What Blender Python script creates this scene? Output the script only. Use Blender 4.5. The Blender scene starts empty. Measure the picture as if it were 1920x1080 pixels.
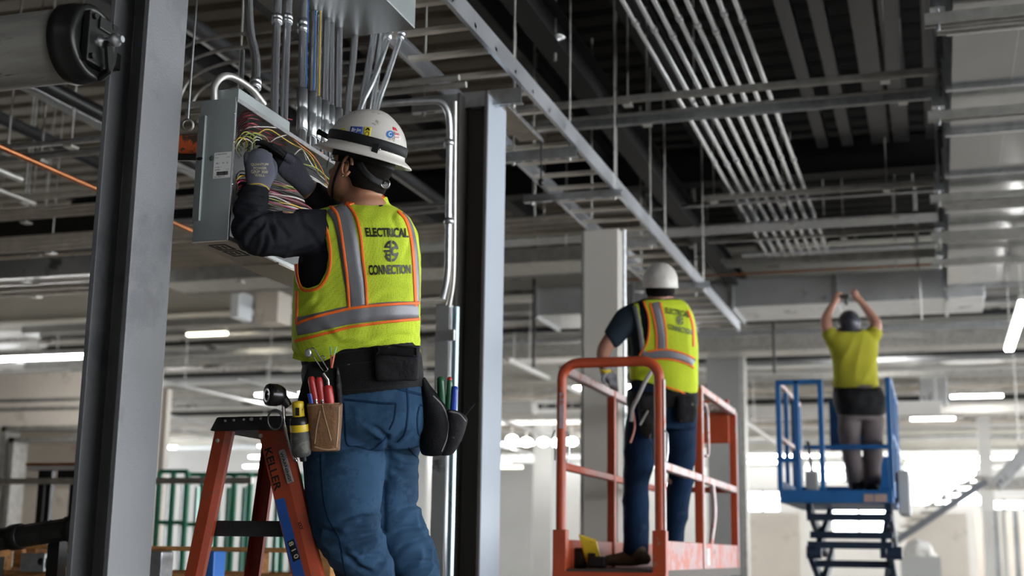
import bpy, bmesh, math, random
import numpy as np
from mathutils import Vector, Matrix, noise
from mathutils.bvhtree import BVHTree
SC = bpy.context.scene
COL = SC.collection
random.seed(7)
# ---------------------------------------------------------------- camera
FPX = 2460.0
_y = np.array([805., 508., FPX]); _y /= np.linalg.norm(_y)
_z = np.array([178., -12194.7, FPX]); _z -= _y * _z.dot(_y); _z /= np.linalg.norm(_z)
_x = np.cross(_y, _z)
MW = np.stack([_x, _y, _z])            # camera (x right, y down, z forward) -> world
CAM = Vector((0, 0, 1.0))
cR = Vector(MW[:, 0]); cU = Vector(-MW[:, 1]); cF = Vector(MW[:, 2])
def ray(px, py): return Vector(MW @ np.array([(px - 960) / FPX, (py - 540) / FPX, 1.0]))
def P(px, py, d): return CAM + ray(px, py) * d
def PY(px, py, Y): r = ray(px, py); return CAM + r * (Y / r.y)
def PZ(px, py, z): r = ray(px, py); return CAM + r * ((z - 1.0) / r.z)
def PX(px, py, X): r = ray(px, py); return CAM + r * (X / r.x)
def proj(p):
    v = p - CAM; d = v.dot(cF)
    return 960 + FPX * v.dot(cR) / d, 540 - FPX * v.dot(cU) / d, d
cam = bpy.data.cameras.new('camera'); camo = bpy.data.objects.new('camera', cam); COL.objects.link(camo)
m4 = Matrix.Identity(4)
for i in range(3):
    m4[i][0] = cR[i]; m4[i][1] = cU[i]; m4[i][2] = -cF[i]; m4[i][3] = CAM[i]
camo.matrix_world = m4
cam.sensor_width = 36.0; cam.lens = FPX / 1920 * 36.0; cam.clip_end = 300; cam.clip_start = 0.05
cam.dof.use_dof = True; cam.dof.focus_distance = 4.15; cam.dof.aperture_fstop = 2.5
SC.camera = camo
# ---------------------------------------------------------------- world, exposure
SC.view_settings.view_transform = 'Standard'; SC.view_settings.look = 'None'
SC.view_settings.gamma = 1.0; SC.view_settings.use_curve_mapping = False
SC.view_settings.exposure = 0.33
w = bpy.data.worlds.new('world'); SC.world = w; w.use_nodes = True
bg = w.node_tree.nodes['Background']; bg.inputs[0].default_value = (0.93, 0.97, 1.0, 1); bg.inputs[1].default_value = 7.5
SC.cycles.max_bounces = 8; SC.cycles.diffuse_bounces = 4; SC.cycles.glossy_bounces = 4
SC.cycles.use_denoising = True
SC.cycles.sample_clamp_indirect = 6.0
# ---------------------------------------------------------------- materials
def mat(name, col, rough=0.5, metal=0.0, var=0.15, vs=6.0, bump=0.0, bs=60.0, stretch=(1, 1, 1), emit=0.0, dirt=None, rv=0.1, spec=0.5, alpha=None):
    m = bpy.data.materials.new(name); m.use_nodes = True
    nt = m.node_tree; N = nt.nodes; L = nt.links; b = N['Principled BSDF']
    b.inputs['Roughness'].default_value = rough; b.inputs['Metallic'].default_value = metal
    b.inputs['Specular IOR Level'].default_value = spec
    tc = N.new('ShaderNodeTexCoord'); mp = N.new('ShaderNodeMapping'); mp.inputs['Scale'].default_value = stretch
    L.new(tc.outputs['Object'], mp.inputs['Vector'])
    nz = N.new('ShaderNodeTexNoise'); nz.inputs['Scale'].default_value = vs; nz.inputs['Detail'].default_value = 5
    L.new(mp.outputs[0], nz.inputs['Vector'])
    cr = N.new('ShaderNodeValToRGB'); cr.color_ramp.elements[0].position = 0.3; cr.color_ramp.elements[1].position = 0.7
    cr.color_ramp.elements[0].color = (*[c * (1 - var) for c in col], 1); cr.color_ramp.elements[1].color = (*[min(1, c * (1 + var)) for c in col], 1)
    L.new(nz.outputs['Fac'], cr.inputs[0]); out = cr.outputs[0]
    if dirt:
        dcol, amt, dsc = dirt
        n2 = N.new('ShaderNodeTexNoise'); n2.inputs['Scale'].default_value = dsc; n2.inputs['Detail'].default_value = 8; n2.inputs['Roughness'].default_value = 0.7
        L.new(mp.outputs[0], n2.inputs['Vector'])
        c2 = N.new('ShaderNodeValToRGB'); c2.color_ramp.elements[0].position = 1 - amt - 0.06; c2.color_ramp.elements[1].position = 1 - amt
        mx = N.new('ShaderNodeMix'); mx.data_type = 'RGBA'
        L.new(n2.outputs['Fac'], c2.inputs[0]); L.new(c2.outputs[0], mx.inputs['Factor']); L.new(out, mx.inputs['A'])
        mx.inputs['B'].default_value = (*dcol, 1); out = mx.outputs['Result']
    L.new(out, b.inputs['Base Color'])
    if rv:
        mr = N.new('ShaderNodeMapRange'); mr.inputs['To Min'].default_value = max(0.02, rough - rv); mr.inputs['To Max'].default_value = min(1, rough + rv)
        L.new(nz.outputs['Fac'], mr.inputs['Value']); L.new(mr.outputs[0], b.inputs['Roughness'])
    if bump:
        n3 = N.new('ShaderNodeTexNoise'); n3.inputs['Scale'].default_value = bs; n3.inputs['Detail'].default_value = 4
        L.new(mp.outputs[0], n3.inputs['Vector'])
        bp = N.new('ShaderNodeBump'); bp.inputs['Strength'].default_value = bump; bp.inputs['Distance'].default_value = 0.01
        L.new(n3.outputs['Fac'], bp.inputs['Height']); L.new(bp.outputs[0], b.inputs['Normal'])
    if emit:
        b.inputs['Emission Color'].default_value = (*col, 1); b.inputs['Emission Strength'].default_value = emit
    return m
M = {}
M['galv'] = mat('galvanized steel', (0.60, 0.62, 0.64), 0.34, 0.95, 0.14, 25)
M['galv_new'] = mat('bright galvanized conduit', (0.80, 0.82, 0.85), 0.22, 0.92, 0.03, 6, rv=.03)
M['galv_dull'] = mat('dull galvanized strut', (0.50, 0.49, 0.46), 0.45, 0.8, 0.18, 14)
M['galv_warm'] = mat('weathered strut', (0.62, 0.57, 0.50), 0.5, 0.6, 0.15, 9)
M['duct'] = mat('sheet metal duct', (0.42, 0.42, 0.42), 0.36, 0.9, 0.12, 3, dirt=((.12, .11, .1), .30, 7))
M['duct_light'] = mat('light sheet metal', (0.60, 0.61, 0.62), 0.34, 0.75, 0.15, 2, bump=.4, bs=3, dirt=((.2, .2, .2), .36, 2.5))
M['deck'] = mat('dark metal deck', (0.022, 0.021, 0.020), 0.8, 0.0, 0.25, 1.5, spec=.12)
M['deck_left'] = mat('warm lit brown deck', (0.24, 0.21, 0.175), 0.7, 0.0, 0.2, 1.2, spec=.2)  # brown, made lighter and warmer to imitate warm light at the left
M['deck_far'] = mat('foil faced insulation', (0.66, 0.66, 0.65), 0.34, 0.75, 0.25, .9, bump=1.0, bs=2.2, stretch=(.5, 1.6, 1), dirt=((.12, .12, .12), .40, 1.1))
M['foil'] = mat('crumpled foil wrap', (0.74, 0.74, 0.74), 0.26, 0.9, 0.2, 3, bump=1.0, bs=5, stretch=(.4, 1.5, 1.5), dirt=((.15, .14, .13), .40, 3))
M['boxed'] = mat('beige boarded column', (.60, .565, .52), .8, 0, .06, 1)
M['beam'] = mat('dark primed steel', (0.030, 0.030, 0.032), 0.6, 0.0, 0.3, 2, spec=.25)
M['beam_dark'] = mat('black beam', (0.014, 0.014, 0.015), 0.6, 0.0, 0.3, 2, spec=.2)
M['column'] = mat('grey primed column', (0.165, 0.168, 0.178), 0.45, 0.2, 0.13, 2.2, bump=0.12, bs=180, dirt=((.125, .128, .138), .42, 1.3))
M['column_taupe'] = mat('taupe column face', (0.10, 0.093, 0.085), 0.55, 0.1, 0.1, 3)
M['white_paint'] = mat('painted wall', (0.62, 0.60, 0.57), 0.75, 0, 0.06, 1.0)
M['drywall'] = mat('drywall board', (0.66, 0.60, 0.53), 0.85, 0, 0.08, 0.8, dirt=((.5, .45, .39), .36, 1.7))
M['soffit'] = mat('soffit board', (0.56, 0.54, 0.48), 0.85, 0, 0.08, 1)
M['copper'] = mat('copper pipe', (0.45, 0.17, 0.07), 0.35, 0.9, 0.25, 8)
M['black'] = mat('black iron', (0.010, 0.010, 0.010), 0.35, 0.0, 0.3, 20, spec=.35)
M['black_soft'] = mat('black rubber', (0.012, 0.012, 0.013), 0.6, 0, 0.3, 20, spec=.25)
M['concrete'] = mat('concrete floor', (0.42, 0.39, 0.35), 0.7, 0, 0.15, 0.8, dirt=((.3, .27, .23), .4, 2))
M['conc_col'] = mat('pale board', (0.46, 0.46, 0.45), 0.8, 0, 0.08, 0.8)
M['led'] = mat('lit lamp lens', (1.0, 0.98, 0.94), 0.5, 0, 0, 1, emit=9.0)
M['led_warm'] = mat('warm lit lens', (1.0, 0.9, 0.66), 0.5, 0, 0, 1, emit=7.0)
M['window_day'] = mat('window daylight glass', (0.9, 0.95, 1.0), 0.1, 0, 0, 1)
M['rust_red'] = mat('red painted tool', (0.45, 0.07, 0.03), 0.4, 0, 0.2, 20)
# ---------------------------------------------------------------- mesh builder
def frame_for(d, up=Vector((0, 0, 1))):
    d = d.normalized()
    if abs(d.dot(up)) > 0.97: up = Vector((0, 1, 0)) if abs(d.y) < .9 else Vector((1, 0, 0))
    s = d.cross(up).normalized(); u = s.cross(d).normalized()
    return s, u
class MB:
    def __init__(s): s.v = []; s.f = []; s.mi = []; s.sm = []
    def add(s, vs, fs, mi=0, smooth=False):
        o = len(s.v); s.v += [Vector(v) for v in vs]
        for f in fs: s.f.append([i + o for i in f]); s.mi.append(mi); s.sm.append(smooth)
        return s
    def hexa(s, c, mi=0):     # 8 corners: bottom ring then top ring
        return s.add(c, [(0, 3, 2, 1), (4, 5, 6, 7), (0, 1, 5, 4), (1, 2, 6, 5), (2, 3, 7, 6), (3, 0, 4, 7)], mi)
    def box(s, x0, x1, y0, y1, z0, z1, mi=0):
        return s.hexa([(x0, y0, z0), (x1, y0, z0), (x1, y1, z0), (x0, y1, z0), (x0, y0, z1), (x1, y0, z1), (x1, y1, z1), (x0, y1, z1)], mi)
    def obox(s, c, ax, ay, az, mi=0):   # centre + half-axis vectors
        c = Vector(c)
        return s.hexa([c + ax * i + ay * j + az * k for k in (-1, 1) for i, j in ((-1, -1), (1, -1), (1, 1), (-1, 1))], mi)
    def bar(s, p0, p1, w, h, up=Vector((0, 0, 1)), mi=0):
        p0 = Vector(p0); p1 = Vector(p1); a, u = frame_for(p1 - p0, up)
        q = [(-1, -1), (1, -1), (1, 1), (-1, 1)]
        return s.hexa([p + a * (w / 2 * i) + u * (h / 2 * j) for p in (p0, p1) for i, j in q], mi)
    def prof(s, p0, p1, pts, up=Vector((0, 0, 1)), mi=0, caps=True, smooth=False):   # extrude closed 2D profile
        p0 = Vector(p0); p1 = Vector(p1); a, u = frame_for(p1 - p0, up); n = len(pts)
        vs = [p + a * x + u * y for p in (p0, p1) for x, y in pts]
        fs = [(i, (i + 1) % n, n + (i + 1) % n, n + i) for i in range(n)]
        if caps: fs += [tuple(range(n))[::-1], tuple(range(n, 2 * n))]
        return s.add(vs, fs, mi, smooth)
    def tube(s, pts, r, seg=12, mi=0, caps=True, smooth=True):
        pts = [Vector(p) for p in pts]; n = len(pts); rs = r if isinstance(r, (list, tuple)) else [r] * n
        a, u = frame_for(pts[1] - pts[0]); vs = []
        for i in range(n):
            t = (pts[min(i + 1, n - 1)] - pts[max(i - 1, 0)]).normalized()
            a = (a - t * a.dot(t)).normalized(); u = a.cross(t).normalized()
            vs += [pts[i] + (a * math.cos(2 * math.pi * k / seg) + u * math.sin(2 * math.pi * k / seg)) * rs[i] for k in range(seg)]
        fs = [(i * seg + k, i * seg + (k + 1) % seg, (i + 1) * seg + (k + 1) % seg, (i + 1) * seg + k) for i in range(n - 1) for k in range(seg)]
        s.add(vs, fs, mi, smooth)
        if caps: s.add(vs[:seg], [tuple(range(seg))[::-1]], mi); s.add(vs[-seg:], [tuple(range(seg))], mi)
        return s
    def lathe(s, c, ax, prof, seg=32, mi=0, smooth=True, sx=1, sy=1, side=None):
        c = Vector(c); ax = Vector(ax).normalized(); a, u = frame_for(ax) if side is None else (Vector(side), ax.cross(Vector(side)).normalized())
        vs = []
        for r, h in prof: vs += [c + ax * h + (a * math.cos(2 * math.pi * k / seg) * sx + u * math.sin(2 * math.pi * k / seg) * sy) * r for k in range(seg)]
        n = len(prof)
        fs = [(i * seg + k, i * seg + (k + 1) % seg, (i + 1) * seg + (k + 1) % seg, (i + 1) * seg + k) for i in range(n - 1) for k in range(seg)]
        s.add(vs, fs, mi, smooth)
        if prof[0] == prof[-1]: return s
        if prof[0][0] > 1e-4: s.add(vs[:seg], [tuple(range(seg))[::-1]], mi)
        if prof[-1][0] > 1e-4: s.add(vs[-seg:], [tuple(range(seg))], mi)
        return s
    def sphere(s, c, ra, seg=16, mi=0, axes=None):
        c = Vector(c); ra = ra if isinstance(ra, (tuple, list)) else (ra,) * 3
        A = axes or (Vector((1, 0, 0)), Vector((0, 1, 0)), Vector((0, 0, 1))); h = seg // 2; vs = []
        for j in range(h + 1):
            t = math.pi * j / h
            for k in range(seg):
                p = 2 * math.pi * k / seg
                vs.append(c + A[0] * (ra[0] * math.sin(t) * math.cos(p)) + A[1] * (ra[1] * math.sin(t) * math.sin(p)) + A[2] * (ra[2] * math.cos(t)))
        fs = [(j * seg + k, j * seg + (k + 1) % seg, (j + 1) * seg + (k + 1) % seg, (j + 1) * seg + k) for j in range(h) for k in range(seg)]
        return s.add(vs, fs, mi, True)
    def build(s, name, mats, parent=None, bevel=0.0, clean=False):
        mats = mats if isinstance(mats, (list, tuple)) else [mats]
        if parent is None:
            xs = [v.x for v in s.v]; ys = [v.y for v in s.v]; org = Vector(((min(xs) + max(xs)) / 2, (min(ys) + max(ys)) / 2, min(v.z for v in s.v)))
        else: org = parent['_org'] if '_org' in parent else parent.location
        org = Vector(org)
        me = bpy.data.meshes.new(name); me.from_pydata([v - org for v in s.v], [], s.f)
        for m_ in mats: me.materials.append(M[m_] if isinstance(m_, str) else m_)
        me.polygons.foreach_set('material_index', s.mi); me.polygons.foreach_set('use_smooth', s.sm)
        bm = bmesh.new(); bm.from_mesh(me)
        if clean: bmesh.ops.remove_doubles(bm, verts=bm.verts, dist=1e-5)
        bmesh.ops.recalc_face_normals(bm, faces=bm.faces); bm.to_mesh(me); bm.free()
        o = bpy.data.objects.new(name, me); COL.objects.link(o)
        if parent is None: o.location = org
        else: o.parent = parent
        if bevel:
            md = o.modifiers.new('bevel', 'BEVEL'); md.width = bevel; md.segments = 2; md.limit_method = 'ANGLE'
        o['_o'] = tuple(org) ; del o['_o']
        ORG[o.name] = org
        return o
ORG = {}
def sub(mb, name, mats, parent, **k):     # child of a mesh part: same origin as the part
    org = ORG[parent.name]
    o = mb.build(name, mats, None, **k)
    # re-base to the parent's origin
    sh = ORG[o.name] - org
    o.data.transform(Matrix.Translation(sh)); o.location = (0, 0, 0); o.parent = parent; ORG[o.name] = org
    return o
def thing(name, loc, label, cat, group=None):
    o = bpy.data.objects.new(name, None); COL.objects.link(o); o.location = loc; o.empty_display_size = .1
    o['label'] = label; o['category'] = cat
    if group: o['group'] = group
    ORG[o.name] = Vector(loc)
    return o
def tag(o, label, cat, group=None):
    o['label'] = label; o['category'] = cat
    if group: o['group'] = group
    return o
def struct(o): o['kind'] = 'structure'; return o
ORD = ['first', 'second', 'third', 'fourth', 'fifth', 'sixth', 'seventh', 'eighth', 'ninth', 'tenth', 'eleventh', 'twelfth', 'thirteenth', 'fourteenth', 'fifteenth', 'sixteenth', 'seventeenth', 'eighteenth', 'nineteenth', 'twentieth'] 
ORD += ['twenty-' + o for o in ORD[:9]] + ['thirtieth'] + ['thirty-' + o for o in ORD[:9]] + ['fortieth'] + ['forty-' + o for o in ORD[:9]]
def lerp(a, b, t): return a + (b - a) * t
def bez(pts, n=16):       # Catmull-Rom through points
    pts = [Vector(p) for p in pts]; q = [pts[0] * 2 - pts[1]] + pts + [pts[-1] * 2 - pts[-2]]; out = []
    for i in range(1, len(q) - 2):
        for k in range(n):
            t = k / n; a, b, c, d = q[i - 1], q[i], q[i + 1], q[i + 2]
            out.append(0.5 * ((2 * b) + (c - a) * t + (2 * a - 5 * b + 4 * c - d) * t * t + (3 * b - a - 3 * c + d) * t ** 3))
    out.append(pts[-1]); return out
# profiles
def I_prof(w, h, tf=0.014, tw=0.01):
    a, b = w / 2, h / 2; t = tw / 2
    return [(-a, -b), (a, -b), (a, -b + tf), (t, -b + tf), (t, b - tf), (a, b - tf), (a, b), (-a, b), (-a, b - tf), (-t, b - tf), (-t, -b + tf), (-a, -b + tf)]
def C_prof(w=.041, h=.041, t=.003, lip=.009):    # strut, open side down
    a, b = w / 2, h / 2
    return [(-a, b), (-a, -b), (-a + lip, -b), (-a + lip, -b + t), (-a + t, -b + t), (-a + t, b - t), (a - t, b - t), (a - t, -b + t), (a - lip, -b + t), (a - lip, -b), (a, -b), (a, b)]
# ---------------------------------------------------------------- building shell
M['blocker_dark'] = mat('dark light blocker', (.10, .10, .10), .8, 0, .1, 1)  # kept dark to cut the bounce from behind the camera
YB = 48.0
struct(MB().box(-34, 14, -8, YB, -0.2, 0).build('floor', 'concrete'))
struct(MB().box(-34, 14, -8.2, -8, 0, 5.3).build('wall_light_blocker', 'blocker_dark'))  # unseen wall added behind the camera to make the light directional
struct(MB().box(-34.2, -34, -8, 14, 0, 5.3).build('wall_left_outer', 'white_paint'))
def deck(x0, x1, y0, y1, z, m, nm, pitch=.3, hgt=.05):
    mb = MB(); n = int((y1 - y0) / pitch)
    prof = []
    for i in range(n):
        y = y0 + i * pitch
        prof += [(y, z), (y + pitch * .55, z), (y + pitch * .65, z + hgt), (y + pitch * .9, z + hgt)]
    prof.append((y0 + n * pitch, z))
    vs = [(x, a, b) for x in (x0, x1) for a, b in prof]; k = len(prof)
    mb.add(vs, [(i, i + 1, k + i + 1, k + i) for i in range(k - 1)])
    mb.box(x0, x1, y0, y0 + n * pitch, z + hgt + .02, z + .3)
    return struct(mb.build(nm, m))
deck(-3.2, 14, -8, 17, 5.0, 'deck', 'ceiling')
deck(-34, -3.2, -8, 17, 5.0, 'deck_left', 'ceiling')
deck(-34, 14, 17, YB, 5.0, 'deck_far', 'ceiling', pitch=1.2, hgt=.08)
# unseen left side wall stops short to let light into the far bays; the rear wall carries the windows
def wall_x(x0, x1, y, z0, z1, m, nm, t=.15): return struct(MB().box(x0, x1, y, y + t, z0, z1).build(nm, m))
def holes_wall(x0, x1, y, z0, z1, holes, m, nm, t=.25):
    mb = MB(); xs = sorted({x0, x1, *[h[0] for h in holes], *[h[1] for h in holes]})
    for a, b in zip(xs, xs[1:]):
        hs = sorted([h for h in holes if h[0] <= a and h[1] >= b], key=lambda h: h[2]); z = z0
        for h in hs:
            if h[2] > z: mb.box(a, b, y, y + t, z, h[2])
            z = h[3]
        if z < z1: mb.box(a, b, y, y + t, z, z1)
    return struct(mb.build(nm, m))
def wrect(xa, xb, ya, yb, Y): a = PY(xa, yb, Y); b = PY(xb, ya, Y); return (a.x, b.x, a.z, b.z)
WIN = [(1398, 1462, 918, 962), (1508, 1662, 860, 905), (1560, 1660, 930, 1000), (1698, 1836, 862, 950), (1846, 1920, 935, 958), (1090, 1160, 870, 1010), (1240, 1262, 900, 985), (948, 965, 870, 1000)]
holes = [wrect(*r, YB) for r in WIN]
# keep the openings apart in x
holes_wall(-34, 14, YB, 0, 5.4, [h for h in holes], 'white_paint', 'wall_back')
k = 0
for h in holes:
    k += 1
    mb = MB(); n = max(2, int((h[1] - h[0]) / 1.6)); f = .09
    for i in range(n + 1):
        x = lerp(h[0], h[1], i / n); mb.box(x - f / 2, x + f / 2, YB + .05, YB + .15, h[2], h[3])
    for z in (h[2] + f / 2, (h[2] + h[3]) / 2, h[3] - f / 2): mb.box(h[0], h[1], YB + .05, YB + .15, z - f / 2, z + f / 2)
    struct(mb.build('window_%d' % k, 'white_paint'))
# ---- left partition (drywall) with a framed door opening
YL = 13.0
dl = PY(8, 800, YL); dr = PY(262, 790, YL)
wallz = PY(60, 700, YL).z
WLX = PY(285, 800, YL).x
holes_wall(-22, WLX, YL, 0, wallz, [(dl.x, dr.x, 0, dl.z)], 'drywall', 'wall_left', .16)
struct(MB().box(dl.x - 2.5, WLX - .4, YL + .9, YL + 1.0, 0, 2.9).build('wall_left_inner', 'drywall'))
mb = MB()
for o_ in (0, .13):
    mb.box(dl.x + o_, dl.x + o_ + .07, YL - .05, YL + .2, 0, dl.z - o_)
    mb.box(dl.x + o_, dr.x, YL - .05, YL + .2, dl.z - o_ - .06, dl.z - o_)
struct(mb.build('door_1', 'galv_dull'))
mb = MB()
for yy in (752, 768):
    p = PY(0, yy, YL); mb.box(-20, WLX - .05, YL - .03, YL - .002, p.z - .02, p.z + .02)
struct(mb.build('trim_1', 'galv_dull'))
# mid-distance partitions on the right
def pwall(xa, xb, yt, Y, m, nm, yb=None):
    a = PY(xa, yt, Y); b = PY(xb, yt, Y); z0 = 0 if yb is None else PY(xa, yb, Y).z
    return struct(MB().box(a.x, b.x, Y, Y + .15, z0, a.z).build(nm, m))
pwall(1388, 1500, 962, 34, 'drywall', 'wall_right')
pwall(1697, 1812, 962, 30, 'drywall', 'wall_right_near')
pwall(1828, 1990, 880, 44, 'conc_col', 'wall_right_far', 930)
pwall(1828, 1990, 962, 44, 'drywall', 'wall_right_low')
pwall(934, 1000, 868, 36, 'conc_col', 'wall_middle')
pwall(300, 800, 835, 40, 'conc_col', 'wall_left_far')
# ---------------------------------------------------------------- steel columns
def wf_column(xc, yc, fl, dp, z1, label, m_all='column', tf=.016, turn=0):
    # flanges lie in planes X = const, web joins them
    t = thing('steel_column', (xc, yc, 0), label, 'column')
    mb = MB(); a = dp / 2; b = fl / 2
    pr = [(-a, -b), (-a + tf, -b), (-a + tf, -.006), (a - tf, -.006), (a - tf, -b), (a, -b), (a, b), (a - tf, b), (a - tf, .006), (-a + tf, .006), (-a + tf, b), (-a, b)]
    n = len(pr); vs = [(xc + x, yc + y, z) for z in (0, z1) for x, y in pr]
    mb.add(vs, [(i, (i + 1) % n, n + (i + 1) % n, n + i) for i in range(n)] + [tuple(range(n))[::-1], tuple(range(n, 2 * n))])
    mb.build('shaft', m_all, t, bevel=.002)
    MB().box(xc - a - .08, xc + a + .08, yc - b - .08, yc + b + .08, 0, .025).build('base_plate', 'galv_dull', t)
    return t
q0 = PX(265, 500, -2.2)
M['grey_board'] = mat('grey boarded column', (.20, .20, .20), .8, 0, .08, 1)
wf_column(-2.165, 3.153, .20, .13, 5.0, 'grey steel column at the left, dark web towards us, nearest of the columns')
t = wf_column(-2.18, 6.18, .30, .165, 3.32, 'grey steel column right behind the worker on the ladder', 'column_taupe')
MB().box(-2.0985, -2.094, 6.035, 6.325, 0, 3.30).build('flange_face', mat('pale blue flange face', (.36, .40, .46), .5, .1, .05, 2), t)  # paler bluish sheet over the right-hand flange of the taupe shaft
t = thing('steel_column', (-2.23, 9.05, 0), 'boxed beige column beside the orange lift', 'column')
MB().box(-2.355, -2.105, 8.96, 9.16, 0, 3.30).build('shaft', 'boxed', t, bevel=.004)
MB().box(-2.375, -2.357, 8.95, 9.17, 0, 3.30).build('corner_trim', 'galv_dull', t)
MB().tube([(-2.075, 9.02, 0), (-2.075, 9.02, 3.3)], .016).build('corner_conduit', 'galv', t)
t = thing('steel_column', (-2.2, 22.5, 0), 'grey column in the distance between the two lifts', 'column')
a = PY(1324, 690, 22.0); b = PY(1386, 690, 22.0)
MB().box(a.x, b.x, 22.0, 22.4, 0, 5.0).build('shaft', 'grey_board', t); 
MB().box(b.x, b.x + .07, 22.05, 22.35, 0, 5.0).build('edge_strip', 'galv_dull', t)
for i, (x0, x1, Y, m_, lb) in enumerate([(1000, 1035, 30, 'conc_col', 'pale column far away beside the shrink-wrapped pallet'), (1838, 1862, 30, 'white_paint', 'thin white column at the far right beyond the blue lift')]):
    a = PY(x0, 900, Y); b = PY(x1, 900, Y)
    tag(MB().box(a.x, b.x, Y, Y + .4, 0, 5.0).build('steel_column', m_), lb, 'column')
# ---------------------------------------------------------------- overhead services
def rod(mb, x, y, z0, z1=5.03, r=.006, mi=0): mb.tube([(x, y, z0), (x, y, z1)], r, 8, mi)
def beam(p0, p1, w_, h_, label, m_='beam', name='steel_beam'):
    return tag(MB().prof(p0, p1, I_prof(w_, h_)).build(name, m_), label, 'beam')
# cable ladder
M['rung'] = mat('lit rung metal', (.80, .74, .66), .45, .35, .12, 9)  # rung colour lightened to imitate light from below
t = thing('cable_ladder', (-2.15, 9.0, 3.35), 'long galvanized cable ladder running away under the ceiling', 'cable ladder')
XL, XR, ZT = -2.385, -1.93, 3.40
cp = lambda s: [(0, -.05), (.022 * s, -.05), (.022 * s, -.047), (.003 * s, -.047), (.003 * s, .047), (.022 * s, .047), (.022 * s, .05), (0, .05)]
for X, s in ((XL, -1), (XR, 1)):
    MB().prof((X, 3.9, ZT), (X, 13.9, ZT), [(a * -1 if s > 0 else a * -1, b) for a, b in cp(s)]).build('side_rail', mat('rail steel %d' % s, (.66, .68, .72), .33, .9, .08, 3), t)
Y = 4.14
while Y < 13.8:
    MB().prof((XL, Y, ZT - .02), (XR, Y, ZT - .02), [(-.02, -.012), (.02, -.012), (.02, .012), (-.02, .012)]).build('rung', M['rung'], t, bevel=.003); Y += .305
# trapeze struts below the ladder
nm = ['nearest', 'second', 'third', 'fourth', 'farthest']
for i, (Y, xa, xb, hh) in enumerate([(6.12, 775, 980, .083), (7.16, 945, 1083, .062), (8.11, 983, 1166, .05), (9.5, 1095, 1232, .06), (11.2, 1190, 1330, .06)]):
    p0 = PY(xa, 180, Y); z = ZT - .055 - hh / 2
    x0 = PY(xa, (proj(Vector((-2.2, Y, z)))[1]), Y).x; x1 = PY(xb, proj(Vector((-1.9, Y, z)))[1], Y).x
    tt = thing('trapeze_strut', ((x0 + x1) / 2, Y, z), 'galvanized strut crossing under the cable ladder, %s of five' % (nm[i] if i in (0, 4) else nm[i] + ' from the camera'), 'strut', 'struts under the cable ladder')
    MB().prof((x0, Y, z), (x1, Y, z), [(b, a) for a, b in C_prof(hh, .041)], mi=0).build('channel', 'galv', tt)
    for xx in (x0 + .06, x1 - .05): 
        mb = MB(); rod(mb, xx, Y, z - hh / 2 - .02); mb.build('threaded_rod', 'galv_dull', tt)
        MB().lathe((xx, Y, z - hh / 2 - .016), (0, 0, 1), [(.012, 0), (.012, .012)], 6, smooth=False).build('nut', 'galv_dull', tt)
    for k in range(5): 
        x = lerp(x0 + .05, x1 - .05, (k + .5) / 5); MB().box(x - .022, x + .022, Y - .007, Y + .007, z - hh / 2 - .0012, z - hh / 2 - .0002).build('slot', 'black', tt)
# conduit bank
for i in range(8):
    X = lerp(-1.635, -1.0, i / 7)
    tt = thing('conduit', (X, 9, 4.2), 'galvanized conduit in the bank of eight beside the cable ladder, %s from the left' % ORD[i], 'conduit', 'bank of eight parallel ceiling conduits')
    MB().tube([(X, 3.6, 4.2), (X, 14.1, 4.2)], .0175, 14).build('pipe', 'galv_new', tt)
    for Yc in (7.4 + .13 * (i % 3), 10.4 + .1 * (i % 2)): MB().tube([(X, Yc, 4.2), (X, Yc + .06, 4.2)], .0215, 14).build('coupling', 'galv', tt)
# cross struts on the right (span from above the second column to the duct)
def cross(py, px, Y, x0, x1, prof, m_, label, name='ceiling_strut', z=None, rods=(), cat='strut', grp=None):
    z = PY(px, py, Y).z if z is None else z
    tt = thing(name, ((x0 + x1) / 2, Y, z), label, cat, grp)
    if prof[0] == 'C': MB().prof((x0, Y, z), (x1, Y, z), C_prof(prof[1], prof[2])).build('channel', m_, tt)
    elif prof[0] == 'P':
        for k in range(prof[1]):
            MB().tube([(x0, Y + prof[3] * k, z), (x1, Y + prof[3] * k, z)], prof[2], 10).build('pipe', m_, tt)
    elif prof[0] == 'V':
        for k in range(prof[1]):
            MB().tube([(x0, Y, z + prof[3] * k), (x1, Y, z + prof[3] * k)], prof[2], 10).build('pipe', m_, tt)
    elif prof[0] == 'B': MB().box(x0, x1, Y, Y + prof[1], z, z + prof[2]).build('casing', m_, tt, bevel=.01)
    elif prof[0] == 'I': MB().prof((x0, Y, z), (x1, Y, z), I_prof(prof[1], prof[2])).build('flanges_and_web', m_, tt)
    if not rods and x1 - x0 > 1 and cat != 'beam': rods = (lerp(x0, x1, .22), lerp(x0, x1, .71))
    for x in rods:
        mb = MB(); rod(mb, x, Y + .03, z - .03); mb.build('hanger_rod', 'galv_dull', tt)
        MB().box(x - .03, x + .03, Y - .01, Y + .07, z - .035, z - .022).build('hanger_clip', 'galv_dull', tt)
    return tt
cross(163, 1430, 8.35, -5.5, .12, ('C', .041, .041), 'galv_dull', 'single strut under the conduit bank, nearer of the close pair', rods=(-1.9, -.2))
cross(205, 1430, 8.75, -5.5, .12, ('C', .041, .06), 'galv', 'deeper strut under the conduit bank, farther of the close pair', rods=(-1.85, -.1))
cross(192, 1430, 8.75, -5.5, .12, ('P', 1, .012, 0), 'galv_dull', 'thin pipe clipped along the deeper strut', name='pipe', cat='pipe')
cross(365, 1430, 11.4, -1.9, .12, ('C', .06, .041), 'galv_dull', 'strut below the dark girder under the conduit bank', rods=(-1.8, -.3))
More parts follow.
